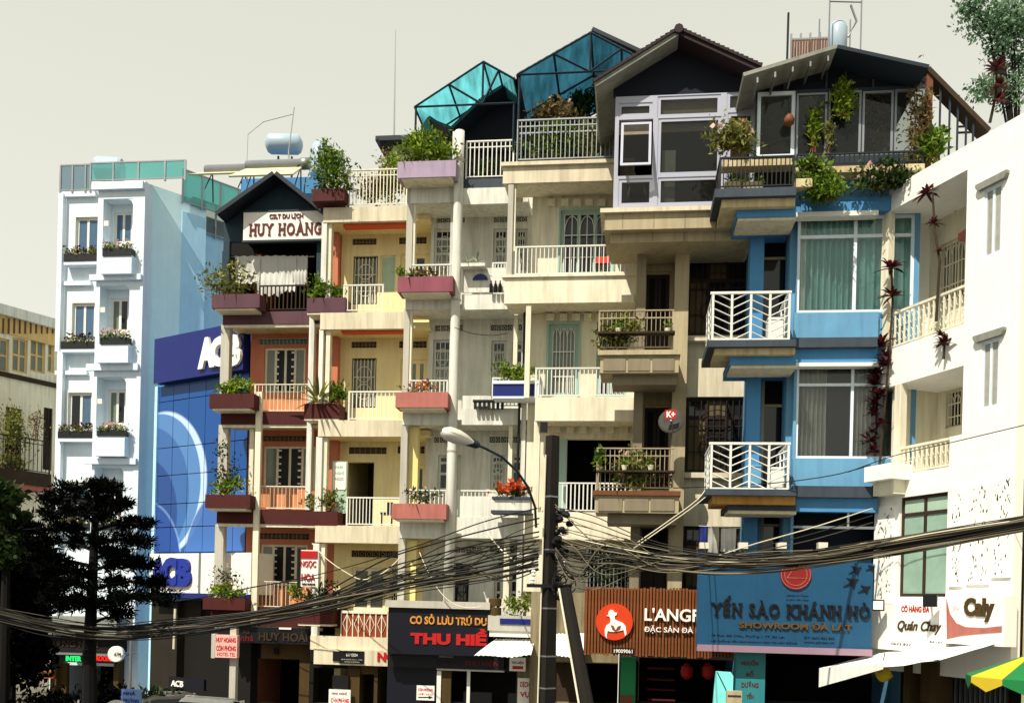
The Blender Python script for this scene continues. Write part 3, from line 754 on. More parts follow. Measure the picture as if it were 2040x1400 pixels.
for i in range(len(cols) - 1):
    for j in range(len(rws) - 1):
        H.mb().box(cu[i] + .012, cu[i + 1] - .012, 0 + R.uniform(0, .006), .05, cw[j + 1] + .015, cw[j] - .015).build('glass_panel', um, H.root)
u0, u1 = H.loc(309, 900, 0)[0], H.loc(530, 900, 0)[0]
fl_, fr_ = H.pt(309, 900, .12), H.pt(491, 900, .12); bkb = MB(); pl_ = [(fl_.x, fl_.y), (fr_.x, fr_.y), (fr_.x - .1, fr_.y + 7), (fl_.x + .6, fl_.y + 4)]
bkb.add([(x, y, 0) for x, y in pl_] + [(x, y, top - .4) for x, y in pl_], [(3, 2, 1, 0), (4, 5, 6, 7), (0, 1, 5, 4), (1, 2, 6, 5), (2, 3, 7, 6), (3, 0, 4, 7)]).build('bank_block', M['deepblue'], H.root)
H.mb().box(u0 - .02, u0 + .12, -.05, .11, 0, t0).build('side_frame', M['skyblue'], H.root)
sb = thing('bank_sign', 'deep blue projecting box sign with big white ACB letters high on the bank', 'sign', H.pt(400, 760, -.3))
a0, a1 = H.loc(307, 720, -.3)[0], H.loc(484, 720, -.3)[0]; hh0, hh1 = H.loc(307, 764, -.3)[1], H.loc(307, 676, -.3)[1]
H.mb().box(a0, a1, -.3, -.002, hh0, hh1).build('box', M['acbblue'], sb)
lettering(H, 'A', 399, 673, 432, 734, -.3, M['whitelet'], sb, .07, .1); lettering(H, 'C', 424, 672, 456, 732, -.3, M['whitelet'], sb, .07, .13); lettering(H, 'B', 454, 667, 484, 730, -.3, M['whitelet'], sb, .07, .1)
sb = thing('bank_sign', 'white entrance fascia with deep blue ACB letters low on the bank', 'sign', H.pt(390, 1180, -.9))
a0, a1 = H.loc(298, 1140, -.9)[0], H.loc(500, 1140, -.9)[0]; hh0, hh1 = H.loc(350, 1180, -.9)[1], H.loc(350, 1102, -.9)[1]
H.mb().box(a0, a1, -.9, -.002, hh0, hh1).build('board', M['paper'], sb); H.mb().box(a0, a1, -.92, -.6, hh0 - .16, hh0 - .003).build('base_strip', M['acbblue'], sb)
H.mb().box(H.loc(396, 1140, -.9)[0], H.loc(400, 1140, -.9)[0], -.915, -.9, hh0, hh1).build('joint', M['greymetal'], sb)
lettering(H, 'A', 304, 1112, 332, 1168, -.9, M['acblet'], sb, .07, .1); lettering(H, 'C', 328, 1110, 358, 1168, -.9, M['acblet'], sb, .07, .13); lettering(H, 'B', 354, 1112, 384, 1168, -.9, M['acblet'], sb, .07, .1)
bb = H.mb(); hm = H.loc(400, 1200, 0)[1]
H.bx('ground_wall', 300, 1195, 352, 1400, -.5, .1, M['bankwall']); H.bx('ground_wall', 352, 1195, 400, 1240, -.3, .1, M['bankwall'])
H.bx('shutter', 352, 1215, 500, 1400, -.2, .1, M['interior'])
s_ = H.sign('bank_sign', 'small black ACB board beside the parked van', 336, 1350, 406, 1372, -1.2, .1, M['navy']); lettering(H, 'ACB', 342, 1355, 366, 1367, -1.2, M['whitelet'], s_)

# ------------------------------------------------------------------ salmon house (HUY HOANG)
H = House('salmon_house', 'salmon and orange tube house with maroon beams and a dark gable roof', 'building', 540, 29, A7)
PK = H; Y = 1.2
wins = [((526, 692, 608, 782), 674, 686), ((524, 888, 628, 972), 867, 879), ((518, 1084, 612, 1166), 1061, 1074)]
for (a, b, c, d), v0, v1 in wins:
    H.window(a, b, c, d, Y, 4, (1,), M['ivory'], [M['shade'], M['black'], M['black'], M['shade']], fw=.07, rec=.1)
    cx_ = (a + c) / 2
    st = H.mb(); u0, u1, h0, h1 = H.rect(a, b, c, d, Y)
    for q in (.31, .69):
        for k in range(6): 
            u = u0 + (u1 - u0) * q; h = h0 + (h1 - h0) * (k + .7) / 6.4; st.box(u - .05, u + .05, Y + .04, Y + .06, h - .02, h + .03)
    st.build_each('window_ornament', M['whitemetal'], H.root)
    H.vent(516, v0, 616 if v0 > 700 else 612, v1, Y, 12, M['tealmetal'] if v0 < 700 else M['ventm'])
H.wall(494, 628, 672, 1222, Y, M['pink'])
for y0, y1 in ((784, 818), (974, 1014), (1170, 1212)): H.bx('lower_wall', 512, y0, 612, y1, Y - .14, Y - .002, M['orange'])
for y0, y1 in ((765, 822), (968, 1016), (1158, 1212)): H.railing(507, y0, 640, y1, .14, 17, M['ivory'], bw=.010, rail=.022)
H.body(494, 672, 500, Y, M['pink'], (632, 835, 1030, 1225), depth=8)
for y0, y1, xl in ((620, 645, 444), (820, 845, 440), (1015, 1043, 432), (1209, 1247, 420)):
    H.bx('balcony_beam', xl, y0, 690, y1, -.02, .1, M['maroon'] if y0 > 700 else M['plum'])
    H.bx('balcony_slab', xl + 1, y1 - 10, 672, y1 - 1, .1, Y - .002, M['ledge'])
    u0, u1, h0, h1 = H.rect(xl, y1, 640, y1 + 6, .0); H.mb().box(u0, u1, .02, .16, h0, h1 - .004).build('beam_drip', M['ivory'], H.root)
H.bxs('column', [(439, 646, 456, 786, .12, .36), (434, 846, 452, 986, .12, .36), (427, 1044, 444, 1192, .12, .36)], M['gray'])
H.bxs('column', [(505, 780, 516, 1246, -.12, .0), (496, 846, 504, 1015, .2, .4)], M['ivory'])
H.bx('column', 636 - 24, 628, 622, 1015, -.05, .15, M['white'])
# planter boxes and their plants
for k, (a, b, c, d, m_) in enumerate(((422, 586, 517, 613, 'plum'), (417, 784, 506, 812, 'maroon'), (409, 985, 498, 1011, 'maroon'))):
    H.planter(a, b, c, d, -.55, .5, M[m_]); H.bx('planter_bracket', a + 6, d, c - 8, d + 5, -.5, .1, M['ivory'])
for k, (a, b, c, d, m_) in enumerate(((612, 593, 688, 622, 'plum'), (606, 804, 676, 833, 'maroon'), (602, 1018, 672, 1046, 'maroon'), (594, 1214, 662, 1242, 'maroon'))):
    H.planter(a, b, c, d, -.62, .6, M[m_]); H.bx('planter_bracket', a, d, c - 2, d + 4, -.6, .1, M['ivory'])
bush(H, 'sprawling yellow green shrub in the upper left plum planter of the salmon house', 398, 520, 516, 592, -.35, L_OLIVE, 520, .12, depth=.35, clumps=11)
bush(H, 'bright green spiky clump in the second left maroon planter of the salmon house', 424, 748, 502, 788, -.35, L_BRIGHT, 340, .15, depth=.2)
bush(H, 'tall thin leafy shrub standing in the third left planter before the blue bank', 420, 875, 480, 985, -.3, L_DARK, 260, .1, depth=.15, clumps=9)
bush(H, 'low lime green plants filling the third left planter of the salmon house', 412, 955, 496, 990, -.35, L_BRIGHT, 300, .13, depth=.2)
bush(H, 'airy dark twigs with white blooms at the lowest left planter of the salmon house', 406, 1128, 484, 1180, -.3, L_DARK, 130, .1, depth=.2, flower=L_PALE, nf=14)
bush(H, 'bright grassy plants along the lowest left planter above the cables', 414, 1165, 490, 1194, -.35, L_BRIGHT, 300, .13, depth=.2)
H.planter(404, 1190, 488, 1214, -.55, .5, M['maroon'])
bush(H, 'green bush in the plum planter between the salmon and yellow houses', 614, 545, 690, 600, -.35, L_MID, 520, .12, depth=.3)
t = thing('agave_plant', 'spiky agave with long grey green blades in a maroon planter', 'plant', H.pt(642, 806, -.32))
b = MB(); rosette(b, H.pt(634, 800, -.45), 40, 1.15, .25, .085, .95); rosette(b, H.pt(662, 802, -.4), 18, .6, .3, .07); b.build('blades', L_OLIVE, t)['kind'] = 'stuff'
bush(H, 'bushy green plant beside the agave in the same maroon planter', 640, 765, 694, 808, -.35, L_MID, 260, .13, depth=.25)
bush(H, 'olive shrub with a few orange blooms in the planter below the agave', 598, 965, 680, 1024, -.35, L_OLIVE, 560, .12, depth=.3, flower=L_ORANGE, nf=14)
bush(H, 'dark rusty plant in the lowest middle planter behind the cables', 592, 1155, 680, 1222, -.35, L_DARK, 480, .13, depth=.3, flower=L_RED, nf=24)
bush(H, 'yellow green leaves at the left end of the lowest middle planter', 570, 1160, 606, 1196, -.2, L_BRIGHT, 130, .12, depth=.2)
# open top floor with a gable roof
H.bx('back_wall', 450, 470, 640, 620, 2.6, 2.8, M['interior'])
g = H.mb(); g.pprism([(446, 432), (546, 350), (645, 432), (640, 482), (446, 482)], .35, .45); g.build('gable_board', M['gable'], H.root)
def slope(Hs, pa, pb, y0, y1, th, m, name='roof_slope'):
    a, b = Hs.loc(*pa, y0), Hs.loc(*pb, y0)
    d = Vector((b[0] - a[0], b[1] - a[1])).normalized(); n = Vector((-d.y, d.x)) * th
    if n.y < 0: n = -n
    return Hs.mb().prism([a, b, (b[0] + n.x, b[1] + n.y), (a[0] + n.x, a[1] + n.y)], y0, y1).build(name, m, Hs.root)
slope(H, (432, 428), (546, 347), -.3, 5, .12, M['roofdark']); slope(H, (546, 347), (660, 438), -.3, 5, .12, M['roofdark'])
H.bxs('post', [(444, 480, 456, 590, .3, .45), (630, 480, 640, 600, .3, .45)], M['gable'])
H.bx('side_screen', 380 + 62, 500, 452, 560, .45, 2.6, M['gable'])
rl = H.railing(516, 568, 614, 620, .05, 12, M['dull'], bw=.03)
s_ = H.sign('name_sign', 'long white rooftop board lettered HUY HOANG in dark red', 485, 421, 643, 477, .12, .1, M['paper'])
serif_lettering(H, 'HUY HOÀNG', 498, 445, 640, 469, .12, M['darkred'], s_, .03); lettering(H, 'CSLT DU LỊCH', 537, 426, 604, 438, .12, M['darkred'], s_, .02)
H.mb().px(482, 418, 646, 421, .1, .24).px(482, 477, 646, 481, .1, .24).build_each('frame', M['darkmetal'], s_)
# washing on the line
t = thing('washing', 'grey sheets hung out to dry under the HUY HOANG board', 'laundry', H.pt(540, 510, .6))
MB().tube([H.pt(456, 512, .6), H.pt(540, 513, .6), H.pt(626, 511, .6)], .01, 4).build('line', M['cablewhite'], t)
for a, c, d in ((468, 518, 566), (514, 566, 590), (556, 590, 582), (584, 612, 568)):
    u0, u1, h0, h1 = H.rect(a, 509, c, d, .6); b = H.mb(); nx, nz = 14, 8
    vs = [H.w(u0 + (u1 - u0) * i / nx, .6 + .05 * math.sin(i * 1.9 + a) * (j / nz) + .02 * math.sin(j + a), h1 + (h0 - h1) * j / nz * (1 - .08 * math.sin(i * .7 + a) ** 2) - .03 * math.sin(i / nx * math.pi * 3) ** 2) for j in range(nz + 1) for i in range(nx + 1)]
    b.add(vs, [(j * (nx + 1) + i, j * (nx + 1) + i + 1, (j + 1) * (nx + 1) + i + 1, (j + 1) * (nx + 1) + i) for j in range(nz) for i in range(nx)]); b.build('sheet', M['cloth'], t, True)
# ground floor
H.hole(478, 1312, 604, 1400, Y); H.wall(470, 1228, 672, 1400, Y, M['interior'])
H.bx('lintel', 520, 1281, 616, 1312, .3, Y - .01, M['ochre']); H.bx('door_jamb', 596, 1312, 616, 1400, .3, Y - .01, M['ochre']); H.bx('lintel_lamp', 545, 1290, 554, 1302, .2, .3, M['interior'])
s_ = H.sign('shop_sign', 'black shop fascia lettered HUY HOANG above the dark doorway', 474, 1249, 616, 1281, -.1, .2, M['black'])
lettering(H, 'HUY HOÀNG', 516, 1256, 640, 1277, -.1, M['dull'], s_, .03); lettering(H, 'KS', 486, 1252, 498, 1262, -.1, M['dull'], s_); lettering(H, 'nhà', 480, 1264, 506, 1276, -.1, M['darkred'], s_)
H.mb().px(556, 1249.5, 580, 1253, -.14, -.1).build('strip_lamp', M['paper'], s_)
t = thing('light_box_sign', 'pink light box lettered HUY HOANG CON PHONG on a grey post', 'sign', P(463, 1400, 27.2) * 1)
t.location.z = 0.13; FR = Fr(P(463, 1300, 27.2).x, 27.2, A7)
FR.mb = lambda: MB(FR)
MB(FR).px(458, 1248, 470, 1310, .12, .3).box(FR.loc(458, 1300, .12)[0], FR.loc(470, 1300, .12)[0], .12, .3, .13, FR.loc(463, 1309, .12)[1]).build('post', M['gray'], t)
MB(FR).px(422, 1264, 472, 1309, -.05, .12).build('box', M['pinkpaper'], t); MB(FR).px(421, 1262, 428, 1310, -.06, .13).build('edge', M['gray'], t)
lettering(FR, 'HUY HOÀNG', 431, 1267, 470, 1279, -.05, M['red'], t, .03, .01); lettering(FR, 'CÒN PHÒNG', 431, 1283, 470, 1296, -.05, M['red'], t, .03, .01); lettering(FR, 'HOTEL TEL', 433, 1299, 469, 1306, -.05, M['red'], t, .0, .01)
# things on the roof of the salmon house
def heater(label, px0, py0, px1, py1, y, D=None, tank=M['greymetal']):
    u0, u1, h0, h1 = PK.rect(px0, py0, px1, py1, y); t = thing('solar_heater', label, 'solar heater', PK.w((u0 + u1) / 2, y, h0))
    b = MB(); b.lathe(PK.w(u0, y + .5, h1 - .16), PK.w(1, 0, 0) - PK.w(0, 0, 0), [(.12, 0), (.17, .04), (.17, u1 - u0 - .3), (.2, u1 - u0 - .28), (.2, u1 - u0), (.12, u1 - u0 + .02)], 16); b.build('tank', tank, t, True)
    a = MB(PK); w0 = u0 + .1
    a.add([PK.w(w0, y + .45, h1 - .26), PK.w(u1 - .2, y + .45, h1 - .26), PK.w(u1 - .4, y - .02, h0), PK.w(u0 - .4, y - .02, h0), PK.w(w0, y + .45, h1 - .31), PK.w(u1 - .2, y + .45, h1 - .31), PK.w(u1 - .4, y + .03, h0 - .04), PK.w(u0 - .4, y + .03, h0 - .04)], [(0, 3, 2, 1), (4, 5, 6, 7), (0, 1, 5, 4), (1, 2, 6, 5), (2, 3, 7, 6), (3, 0, 4, 7)]); a.build('collector', M['solar'], t)
    c = MB()
    for q in (u0 + .3, u1 - .3): c.tube([PK.w(q, y + .5, h1 - .3), PK.w(q, y + .6, h0 - .8)], .025); c.tube([PK.w(q, y + .4, h1 - .4), PK.w(q - .1, y + .1, h0 - .5)], .02)
    c.build_each('strut', M['darkmetal'], t); return t
heater('large solar water heater with pale panel above the dark gable', 478, 306, 606, 348, 4.0)
heater('smaller solar water heater left of the gable behind teal glass', 396, 316, 494, 345, 5.0)
for lb, px, py, dx, rr in (('big dented blue steel water tank on the roof behind the solar heater', 568, 312, .62, .36), ('small blue steel water tank beside the rooftop bush', 636, 352, .45, .36)):
    p = PK.pt(px, py, 6.0); t = thing('water_tank', lb, 'water tank', p)
    b = MB(); b.lathe(p + Vector((-dx, 0, .45)), (1, .1, .05), [(.1, -.12), (rr * .8, -.04), (rr, .08), (rr, dx * 2 - .2), (rr * .8, dx * 2 - .08), (.1, dx * 2)], 20) if dx > .6 else b.lathe(p, (0, 0, 1), [(rr * .9, 0), (rr, .08), (rr, .9), (rr * .75, 1.15), (.1, 1.3)], 18)
    b.build('drum', M['steelblue'], t, True)
    c = MB()
    for q in (-.4, .4): c.tube([p + Vector((q * dx, 0, .0)), p + Vector((q * dx * 1.1, 0, -1.6))], .04)
    c.build_each('stand_leg', M['darkmetal'], t)
PK.mb().box(PK.loc(486, 400, 5.5)[0], PK.loc(640, 400, 5.5)[0], 5.2, 7.5, 8, PK.loc(560, 362, 5.5)[1]).build('roof_block', M['deepblue'], PK.root)
for lb, pp_, r_ in (('tall thin leaning rod standing over the blue roof tank', [(575, 300), (586, 214)], .02), ('thin wire mast bent over at the left solar heater', [(492, 320), (494, 268), (525, 243), (583, 228)], .012)):
    t = thing('antenna', lb, 'antenna', PK.pt(*pp_[0], 4.5)); MB().tube([PK.pt(*q, 4.5) for q in pp_], r_, 5).build('mast', M['greymetal'], t)
    MB().tube([PK.pt(pp_[0][0], pp_[0][1] + 45, 4.5), PK.pt(*pp_[0], 4.5)], r_ * 1.4, 5).build('mast_foot', M['greymetal'], t)

# ------------------------------------------------------------------ yellow house
H = House('yellow_house', 'pale yellow tube house with cream balconies and red trim', 'building', 735, 28, A7)
YE = H; Y = 1.15
def iron_door(x0, y0, x1, y1): H.window(x0, y0, x1, y1, Y, 1, (1,), M['dull'], M['shade'], fw=.05, rec=.12, name='door', grille=6, gm=M['ivory'])
iron_door(703, 510, 752, 606); iron_door(700, 713, 749, 812)
H.window(757, 508, 788, 582, Y, 1, (1,), M['ivory'], M['pale'], fw=.05); H.window(797, 505, 852, 590, Y, 2, (1,), M['yellow'], M['darkglass'], fw=.12)
H.window(797, 715, 850, 800, Y, 3, (1,), M['yellow'], M['shade'], fw=.12)
H.hole(690, 920, 744, 1046, Y); H.window(797, 925, 848, 1000, Y, 2, (1,), M['yellow'], M['darkglass'], fw=.12)
H.window(700, 1130, 768, 1216, Y, 2, (1,), M['ivory'], M['shade'], fw=.1); H.window(776, 1128, 796, 1200, Y, 1, (1,), M['ivory'], M['black'], fw=.05, grille=3)
for a, b, c, d in ((702, 475, 750, 488), (795, 472, 850, 486), (700, 680, 750, 693), (795, 679, 850, 693), (695, 890, 770, 904), (792, 888, 846, 903), (700, 1096, 796, 1110)): H.vent(a, b, c, d, Y, 7, M['ventm'])
H.wall(672, 440, 856, 1250, Y, M['yellow'])
H.body(672, 856, 415, Y, M['yellow'], (640, 855, 1065, 1275), inner=M['interior2'])
H.bxs('red_trim', [(684, 441, 819, 451, .16, .4), (680, 655, 819, 662, .16, .4)], M['redtrim'])
for k, (y0, y1) in enumerate(((412, 441), (622, 655), (837, 869), (1047, 1081), (1268, 1296))):
    x0 = (644, 638, 634, 628, 618)[k]
    H.bx('balcony_fascia', x0, y0, 818, y1, 0, .14, M['cream']); H.bx('balcony_slab', x0 + 1, y1 - 12, 856, y1 - 1, .14, Y - .004, M['yellow'])
H.bxs('column', [(640, 442, 650, 562, .02, .22), (634, 656, 642, 838, .02, .22), (628, 870, 640, 1048, .02, .22), (622, 1082, 634, 1268, .02, .22)], M['white'])
H.bxs('column', [(650, 442, 659, 600, .1, .3), (648, 656, 656, 838, .1, .3), (640, 870, 650, 1048, .1, .3), (634, 1082, 646, 1210, .1, .3)], M['ivory'])  # ivory strips put the columns' sunlit right sides into colour
H.bxs('pier', [(660, 446, 673, 622, .9, Y + .1), (656, 660, 672, 838, .9, Y + .1), (652, 872, 671, 1048, .9, Y + .1)], M['pink'])
H.railing(684, 567, 764, 622, .07, 9); H.railing(694, 779, 800, 838, .07, 13); H.railing(690, 990, 797, 1048, .07, 16); 
H.bxs('parapet', [(762, 588, 812, 622, .03, .13), (792, 790, 812, 838, .03, .13)], M['yellow'])
H.railing(690, 337, 812, 411, .07, 18, M['ivory'], mid=True)
# red ornamental panel of the lowest balcony
o = H.bx('balcony_panel', 680, 1218, 772, 1268, .04, .07, mat('rust_panel', '#8e3d1c', .8, .2, .2)); tr = H.mb(); u0, u1, h0, h1 = H.rect(680, 1218, 772, 1268, .03)
tr.box(u0, u1, -.0, .04, h1 - .05, h1 + .02)
for i in range(9): u = u0 + (u1 - u0) * i / 8; tr.box(u - .013, u + .013, .01, .038, h0, h1 - .05)
for i in (1, 3, 5, 7):
    c = u0 + (u1 - u0) * i / 8; hm = (h0 + h1) / 2; a = (u1 - u0) / 11; b = (h1 - h0) * .38
    tr.tube([H.w(c, .02, hm + b), H.w(c - a, .02, hm), H.w(c, .02, hm - b), H.w(c + a, .02, hm), H.w(c, .02, hm + b)], .012, 4)
tr.build('ornament', M['ivory'], o)
H.planter(622, 376, 686, 400, -.3, .5, M['maroon']); 
bush(H, 'big green bush in the rooftop planter of the yellow house', 622, 300, 708, 384, -.1, L_MID, 1100, .12, depth=.5, clumps=14)
bush(H, 'tall thin shoot rising from the rooftop bush beside the blue tanks', 634, 276, 656, 320, -.1, L_MID, 90, .1, depth=.1)
bush(H, 'dry tangled climbers behind the white rooftop railing of the yellow house', 705, 345, 800, 408, .45, L_DRY, 620, .12, depth=.3, clumps=12)
bush(H, 'yellow green climbers at the right end of the white rooftop railing', 752, 290, 812, 408, .5, L_BRIGHT, 560, .12, depth=.25, clumps=12)
bush(H, 'wispy pale bare shrub against the sky above the white rooftop railing', 742, 290, 790, 350, .8, L_DRY, 120, .1, depth=.3, stems=9)
bush(H, 'tiny yellow blossoms beside the mauve planter', 788, 530, 812, 556, .1, L_BRIGHT, 90, .1, depth=.12)
t = thing('notice_board', 'tall white translucent notice panel standing on the third yellow balcony', 'sign', H.pt(675, 1020, .45))
H.mb().px(661, 918, 691, 1022, .45, .48).build('panel', M['pale'], t); H.mb().px(663, 921, 689, 975, .43, .447).build('sheet', M['paper'], t)
lettering(H, 'NHÀ', 669, 926, 684, 933, .43, M['green'], t, 0, .005); lettering(H, 'NGHỈ', 668, 938, 685, 945, .43, M['green'], t, 0, .005); lettering(H, 'NGỌC', 668, 951, 685, 958, .43, M['dull'], t, 0, .005)
t = thing('plastic_chair', 'dark chair behind the railing of the third yellow balcony', 'chair', H.pt(770, 1046, .5))
H.mb().px(758, 1020, 782, 1024, .4, .8).build('seat', M['black'], t); H.mb().px(770, 1000, 783, 1020, .42, .46).build('backrest', M['black'], t)
cl = H.mb()
for x in (759, 779): cl.px(x, 1024, x + 3, 1046, .42, .46); cl.px(x, 1024, x + 3, 1046, .74, .78)
cl.build_each('leg', M['black'], t)
# rooftop lean-to with gutter behind
H.bx('lean_to_roof', 748, 268, 915, 277, 2.2, 5.0, M['roofdark']); H.bx('lean_to_wall', 783, 277, 915, 340, 2.6, 5, M['ivory'])
MB().tube([H.pt(752, 278, 2.2), H.pt(756, 290, 2.25), H.pt(770, 300, 2.5), H.pt(774, 316, 2.55)], .05, 6).build('gutter_pipe', M['darkmetal'], H.root)
t = thing('antenna', 'very tall slender mast rising into the sky left of the cyan canopy', 'antenna', H.pt(785, 270, 2.4)); MB().tube([H.pt(785, 270, 2.4), H.pt(788, 60, 2.4)], .028, 5, .01).build('mast', M['greymetal'], t)
# ground floor of the yellow house
H.hole(624, 1330, 690, 1400, .6); H.hole(722, 1342, 744, 1400, .6); H.hole(752, 1332, 780, 1400, .6)
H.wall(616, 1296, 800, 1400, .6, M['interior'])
H.bxs('gate_pier', [(692, 1330, 716, 1400, .1, .55)], M['ochre']); H.bx('gate_pier', 745, 1326, 752, 1400, .1, .55, M['ochre']); H.bx('gate_lintel', 692, 1326, 750, 1342, .16, .5, M['ochre'])
H.bx('letter_box', 662, 1345, 694, 1371, .0, .1, M['black'])
s_ = H.sign('shop_sign', 'cream fascia band with red NGOC lettering and a small black plate', 625, 1294, 830, 1325, -.15, .14, M['cream'])
lettering(H, 'NGỌC', 752, 1298, 822, 1322, -.15, M['red'], s_, .05); H.mb().px(663, 1297, 676, 1316, -.19, -.152).px(676, 1296, 725, 1321, -.18, -.152).build('plate', M['black'], s_)
lettering(H, 'DU LỊCH', 690, 1301, 712, 1308, -.18, M['whitelet'], s_, .01, .008); lettering(H, 'NHÀ NGHỈ NGỌC HOA', 680, 1311, 722, 1315, -.18, M['gray'], s_, 0, .008); lettering(H, 'CÒN PHÒNG', 686, 1316, 716, 1319, -.18, M['gray'], s_, 0, .008)
s_ = H.sign('small_sign', 'small white gate sign with red and dark words below the black letter box', 655, 1373, 698, 1400, -.1, .06, M['paper'])
lettering(H, 'NHÀ NGHỈ', 661, 1377, 691, 1383, -.1, M['darkred'], s_, .02, .008); lettering(H, 'CÒN PHÒNG', 659, 1388, 695, 1399, -.1, M['red'], s_, .04, .008)
t = thing('hanging_sign', 'narrow vertical sign lettered NGOC HOA with a red header', 'sign', H.pt(613, 1168, -.9))
H.mb().px(596, 1095, 634, 1168, -.9, -.78).build('panel', M['paper'], t); H.mb().px(598, 1097, 632, 1111, -.93, -.902).build('header', M['red'], t)
lettering(H, 'NGỌC', 599, 1116, 630, 1132, -.9, M['red'], t, .01); lettering(H, 'HOA', 601, 1142, 628, 1157, -.9, M['red'], t, .01); lettering(H, 'CÒN PHÒNG', 602, 1160, 628, 1165, -.9, M['black'], t, .0)
H.mb().px(593, 1093, 597, 1170, -.95, -.75).build('edge', M['interior'], t); MB().tube([H.pt(630, 1110, -.8), H.pt(640, 1108, .1)], .03).build('bracket', M['greymetal'], t)
# ------------------------------------------------------------------ white house with coloured planters
H = House('white_house', 'white tube house with mauve planters and a tall white drain column', 'building', 915, 27, A7)
WH = H; Y = 1.15
V = [((870, 430, 926, 444), (983, 430, 1050, 443)), ((866, 646, 922, 660), (977, 645, 1044, 659)), ((864, 869, 920, 882), (975, 868, 1042, 882))]
for a, b in V: H.vent(*a, Y, 5, M['white']); H.vent(*b, Y, 6, M['white'])
H.vent(906, 1088, 960, 1101, Y, 5, M['white']); H.vent(975, 1086, 1036, 1100, Y, 6, M['white'])
for a, b, c, d, n in ((864, 455, 906, 548, 1), (982, 455, 1012, 548, 1), (1026, 455, 1050, 540, 1), (862, 676, 900, 782, 1), (978, 678, 1008, 790, 1), (1020, 680, 1042, 760, 1),
                   (872, 906, 893, 976, 1), (910, 906, 918, 976, 1), (977, 906, 1006, 976, 1), (1018, 905, 1040, 966, 1), (906, 1122, 934, 1200, 1), (984, 1140, 1000, 1215, 1), (1014, 1140, 1032, 1215, 1)):
    H.window(a, b, c, d, Y, n, (1.4, 1, .55), M['white'] if b != 1122 else M['black'], [M['lace'], M['shade'], M['darkglass']] if c - a > 25 else M['darkglass'], fw=.07, rec=.12, grille=3 if c - a > 22 else 0)
H.wall(850, 404, 1052, 1260, Y, M['white'])
H.body(850, 1052, 372, Y, M['white'], (590, 818, 1045, 1240), depth=8)
for k, (y0, y1) in enumerate(((374, 406), (586, 616), (813, 846), (1030, 1072))):
    x0 = (816, 808, 802, 796)[k]
    if k: H.bx('balcony_fascia', x0, y0, 908, y1, 0, .14, M['white'])
    else: H.bx('balcony_fascia', 818, 362, 908, 404, 0, .14, M['white'])
    H.bx('balcony_fascia', 920, y0 if k else 374, 1036, y1, .02, .15, M['white'])
    H.bx('balcony_slab', x0 + 2, y1 - 10, 1052, y1 - 1, .15, Y - .004, M['white'])
H.bxs('column', [(809, 362, 821, 590, .02, .24), (803, 614, 814, 815, .02, .24), (797, 846, 810, 1032, .02, .24), (792, 1072, 805, 1250, .02, .24)], M['gray'])
H.bxs('column', [(821, 405, 826, 590, .06, .22), (814, 616, 819, 815, .06, .22)], M['ivory']); H.bxs('column', [(812, 850, 832, 1010, .25, .5), (806, 1075, 828, 1230, .25, .5)], mat('primrose_plaster', '#e8d890', .85))  # ivory strips here stand for the grey columns' sunlit right sides
H.bxs('column', [(898, 262, 909, 590, .05, .22), (890, 590, 899, 1250, .05, .22)], M['white'])
pts = [H.pt(915, 262, -.12), H.pt(915, 320, -.12), H.pt(908, 600, -.12), H.pt(901, 900, -.12), H.pt(894, 1250, -.12)]
pts = [Vector((pts[2].x, pts[2].y, p.z)) for p in pts]
dp = MB(); dp.tube(pts, .135, 14); o = dp.build('drain_column', M['white'], H.root, True)
cl = MB()
for p in pts[1:-1]: cl.lathe(p, (0, 0, 1), [(.15, 0), (.15, .05)], 14)
cl.build_each('pipe_clamp', M['gray'], o)
H.bxs('column', [(1022, 616, 1030, 800, .1, .25), (1012, 846, 1020, 985, .1, .25), (1003, 1075, 1014, 1215, .1, .25)], M['ivory'])
H.bxs('column', [(1040, 575, 1051, 765, -.04, .12), (1037, 800, 1046, 990, -.04, .12), (1030, 1010, 1040, 1215, -.04, .12)], M['white'])
b = MB(); b.tube([H.pt(1047, 566, -.1), H.pt(1043, 760, -.1)], .05, 6); b.tube([H.pt(1035, 800, -.1), H.pt(1029, 1000, -.1)], .04, 6); b.build_each('drain_pipe', M['blackmetal'], H.root)
pls = [(792, 321, 908, 353, 'lilac'), (792, 551, 902, 581, 'plumrose'), (788, 781, 892, 811, 'rose'), (780, 1003, 889, 1033, 'rose')]
M['plumrose'] = mat('mauve_concrete', '#8a4a58', .75, .14, .25)
for a, b_, c, d, m_ in pls: H.planter(a, b_, c, d, -.62, .6, M[m_]); H.bx('planter_bracket', a + 8, d, c - 8, d + 4, -.58, .0, M['ivory'])
bush(H, 'bright green and yellow climbers filling the lilac rooftop planter', 784, 262, 905, 326, -.35, L_BRIGHT, 1300, .12, depth=.28, clumps=16)
bush(H, 'dry pale twigs in the mauve planter of the white house', 808, 536, 886, 556, -.35, L_DRY, 110, .12, depth=.2)
bush(H, 'pink and brown blooms in the upper rose planter of the white house', 806, 758, 868, 786, -.35, L_DRY, 70, .12, depth=.2, flower=L_ORANGE, nf=26)
bush(H, 'small dark potted twigs in the lower rose planter of the white house', 806, 968, 880, 1006, -.35, L_DARK, 150, .1, depth=.2, flower=L_PALE, nf=16)
H.railing(818, 527, 900, 586, .07, 10, rail=.03); H.railing(812, 757, 892, 812, .07, 10, rail=.03); H.railing(808, 975, 890, 1030, .07, 10, rail=.03)
H.railing(980, 523, 1010, 586, .09, 5); H.railing(980, 752, 1040, 812, .09, 8); H.railing(908, 976, 1000, 1032, .09, 12)
H.bxs('parapet_board', [(920, 788, 978, 814, .04, .06), (912, 988, 978, 1030, .04, .06)], M['white'])
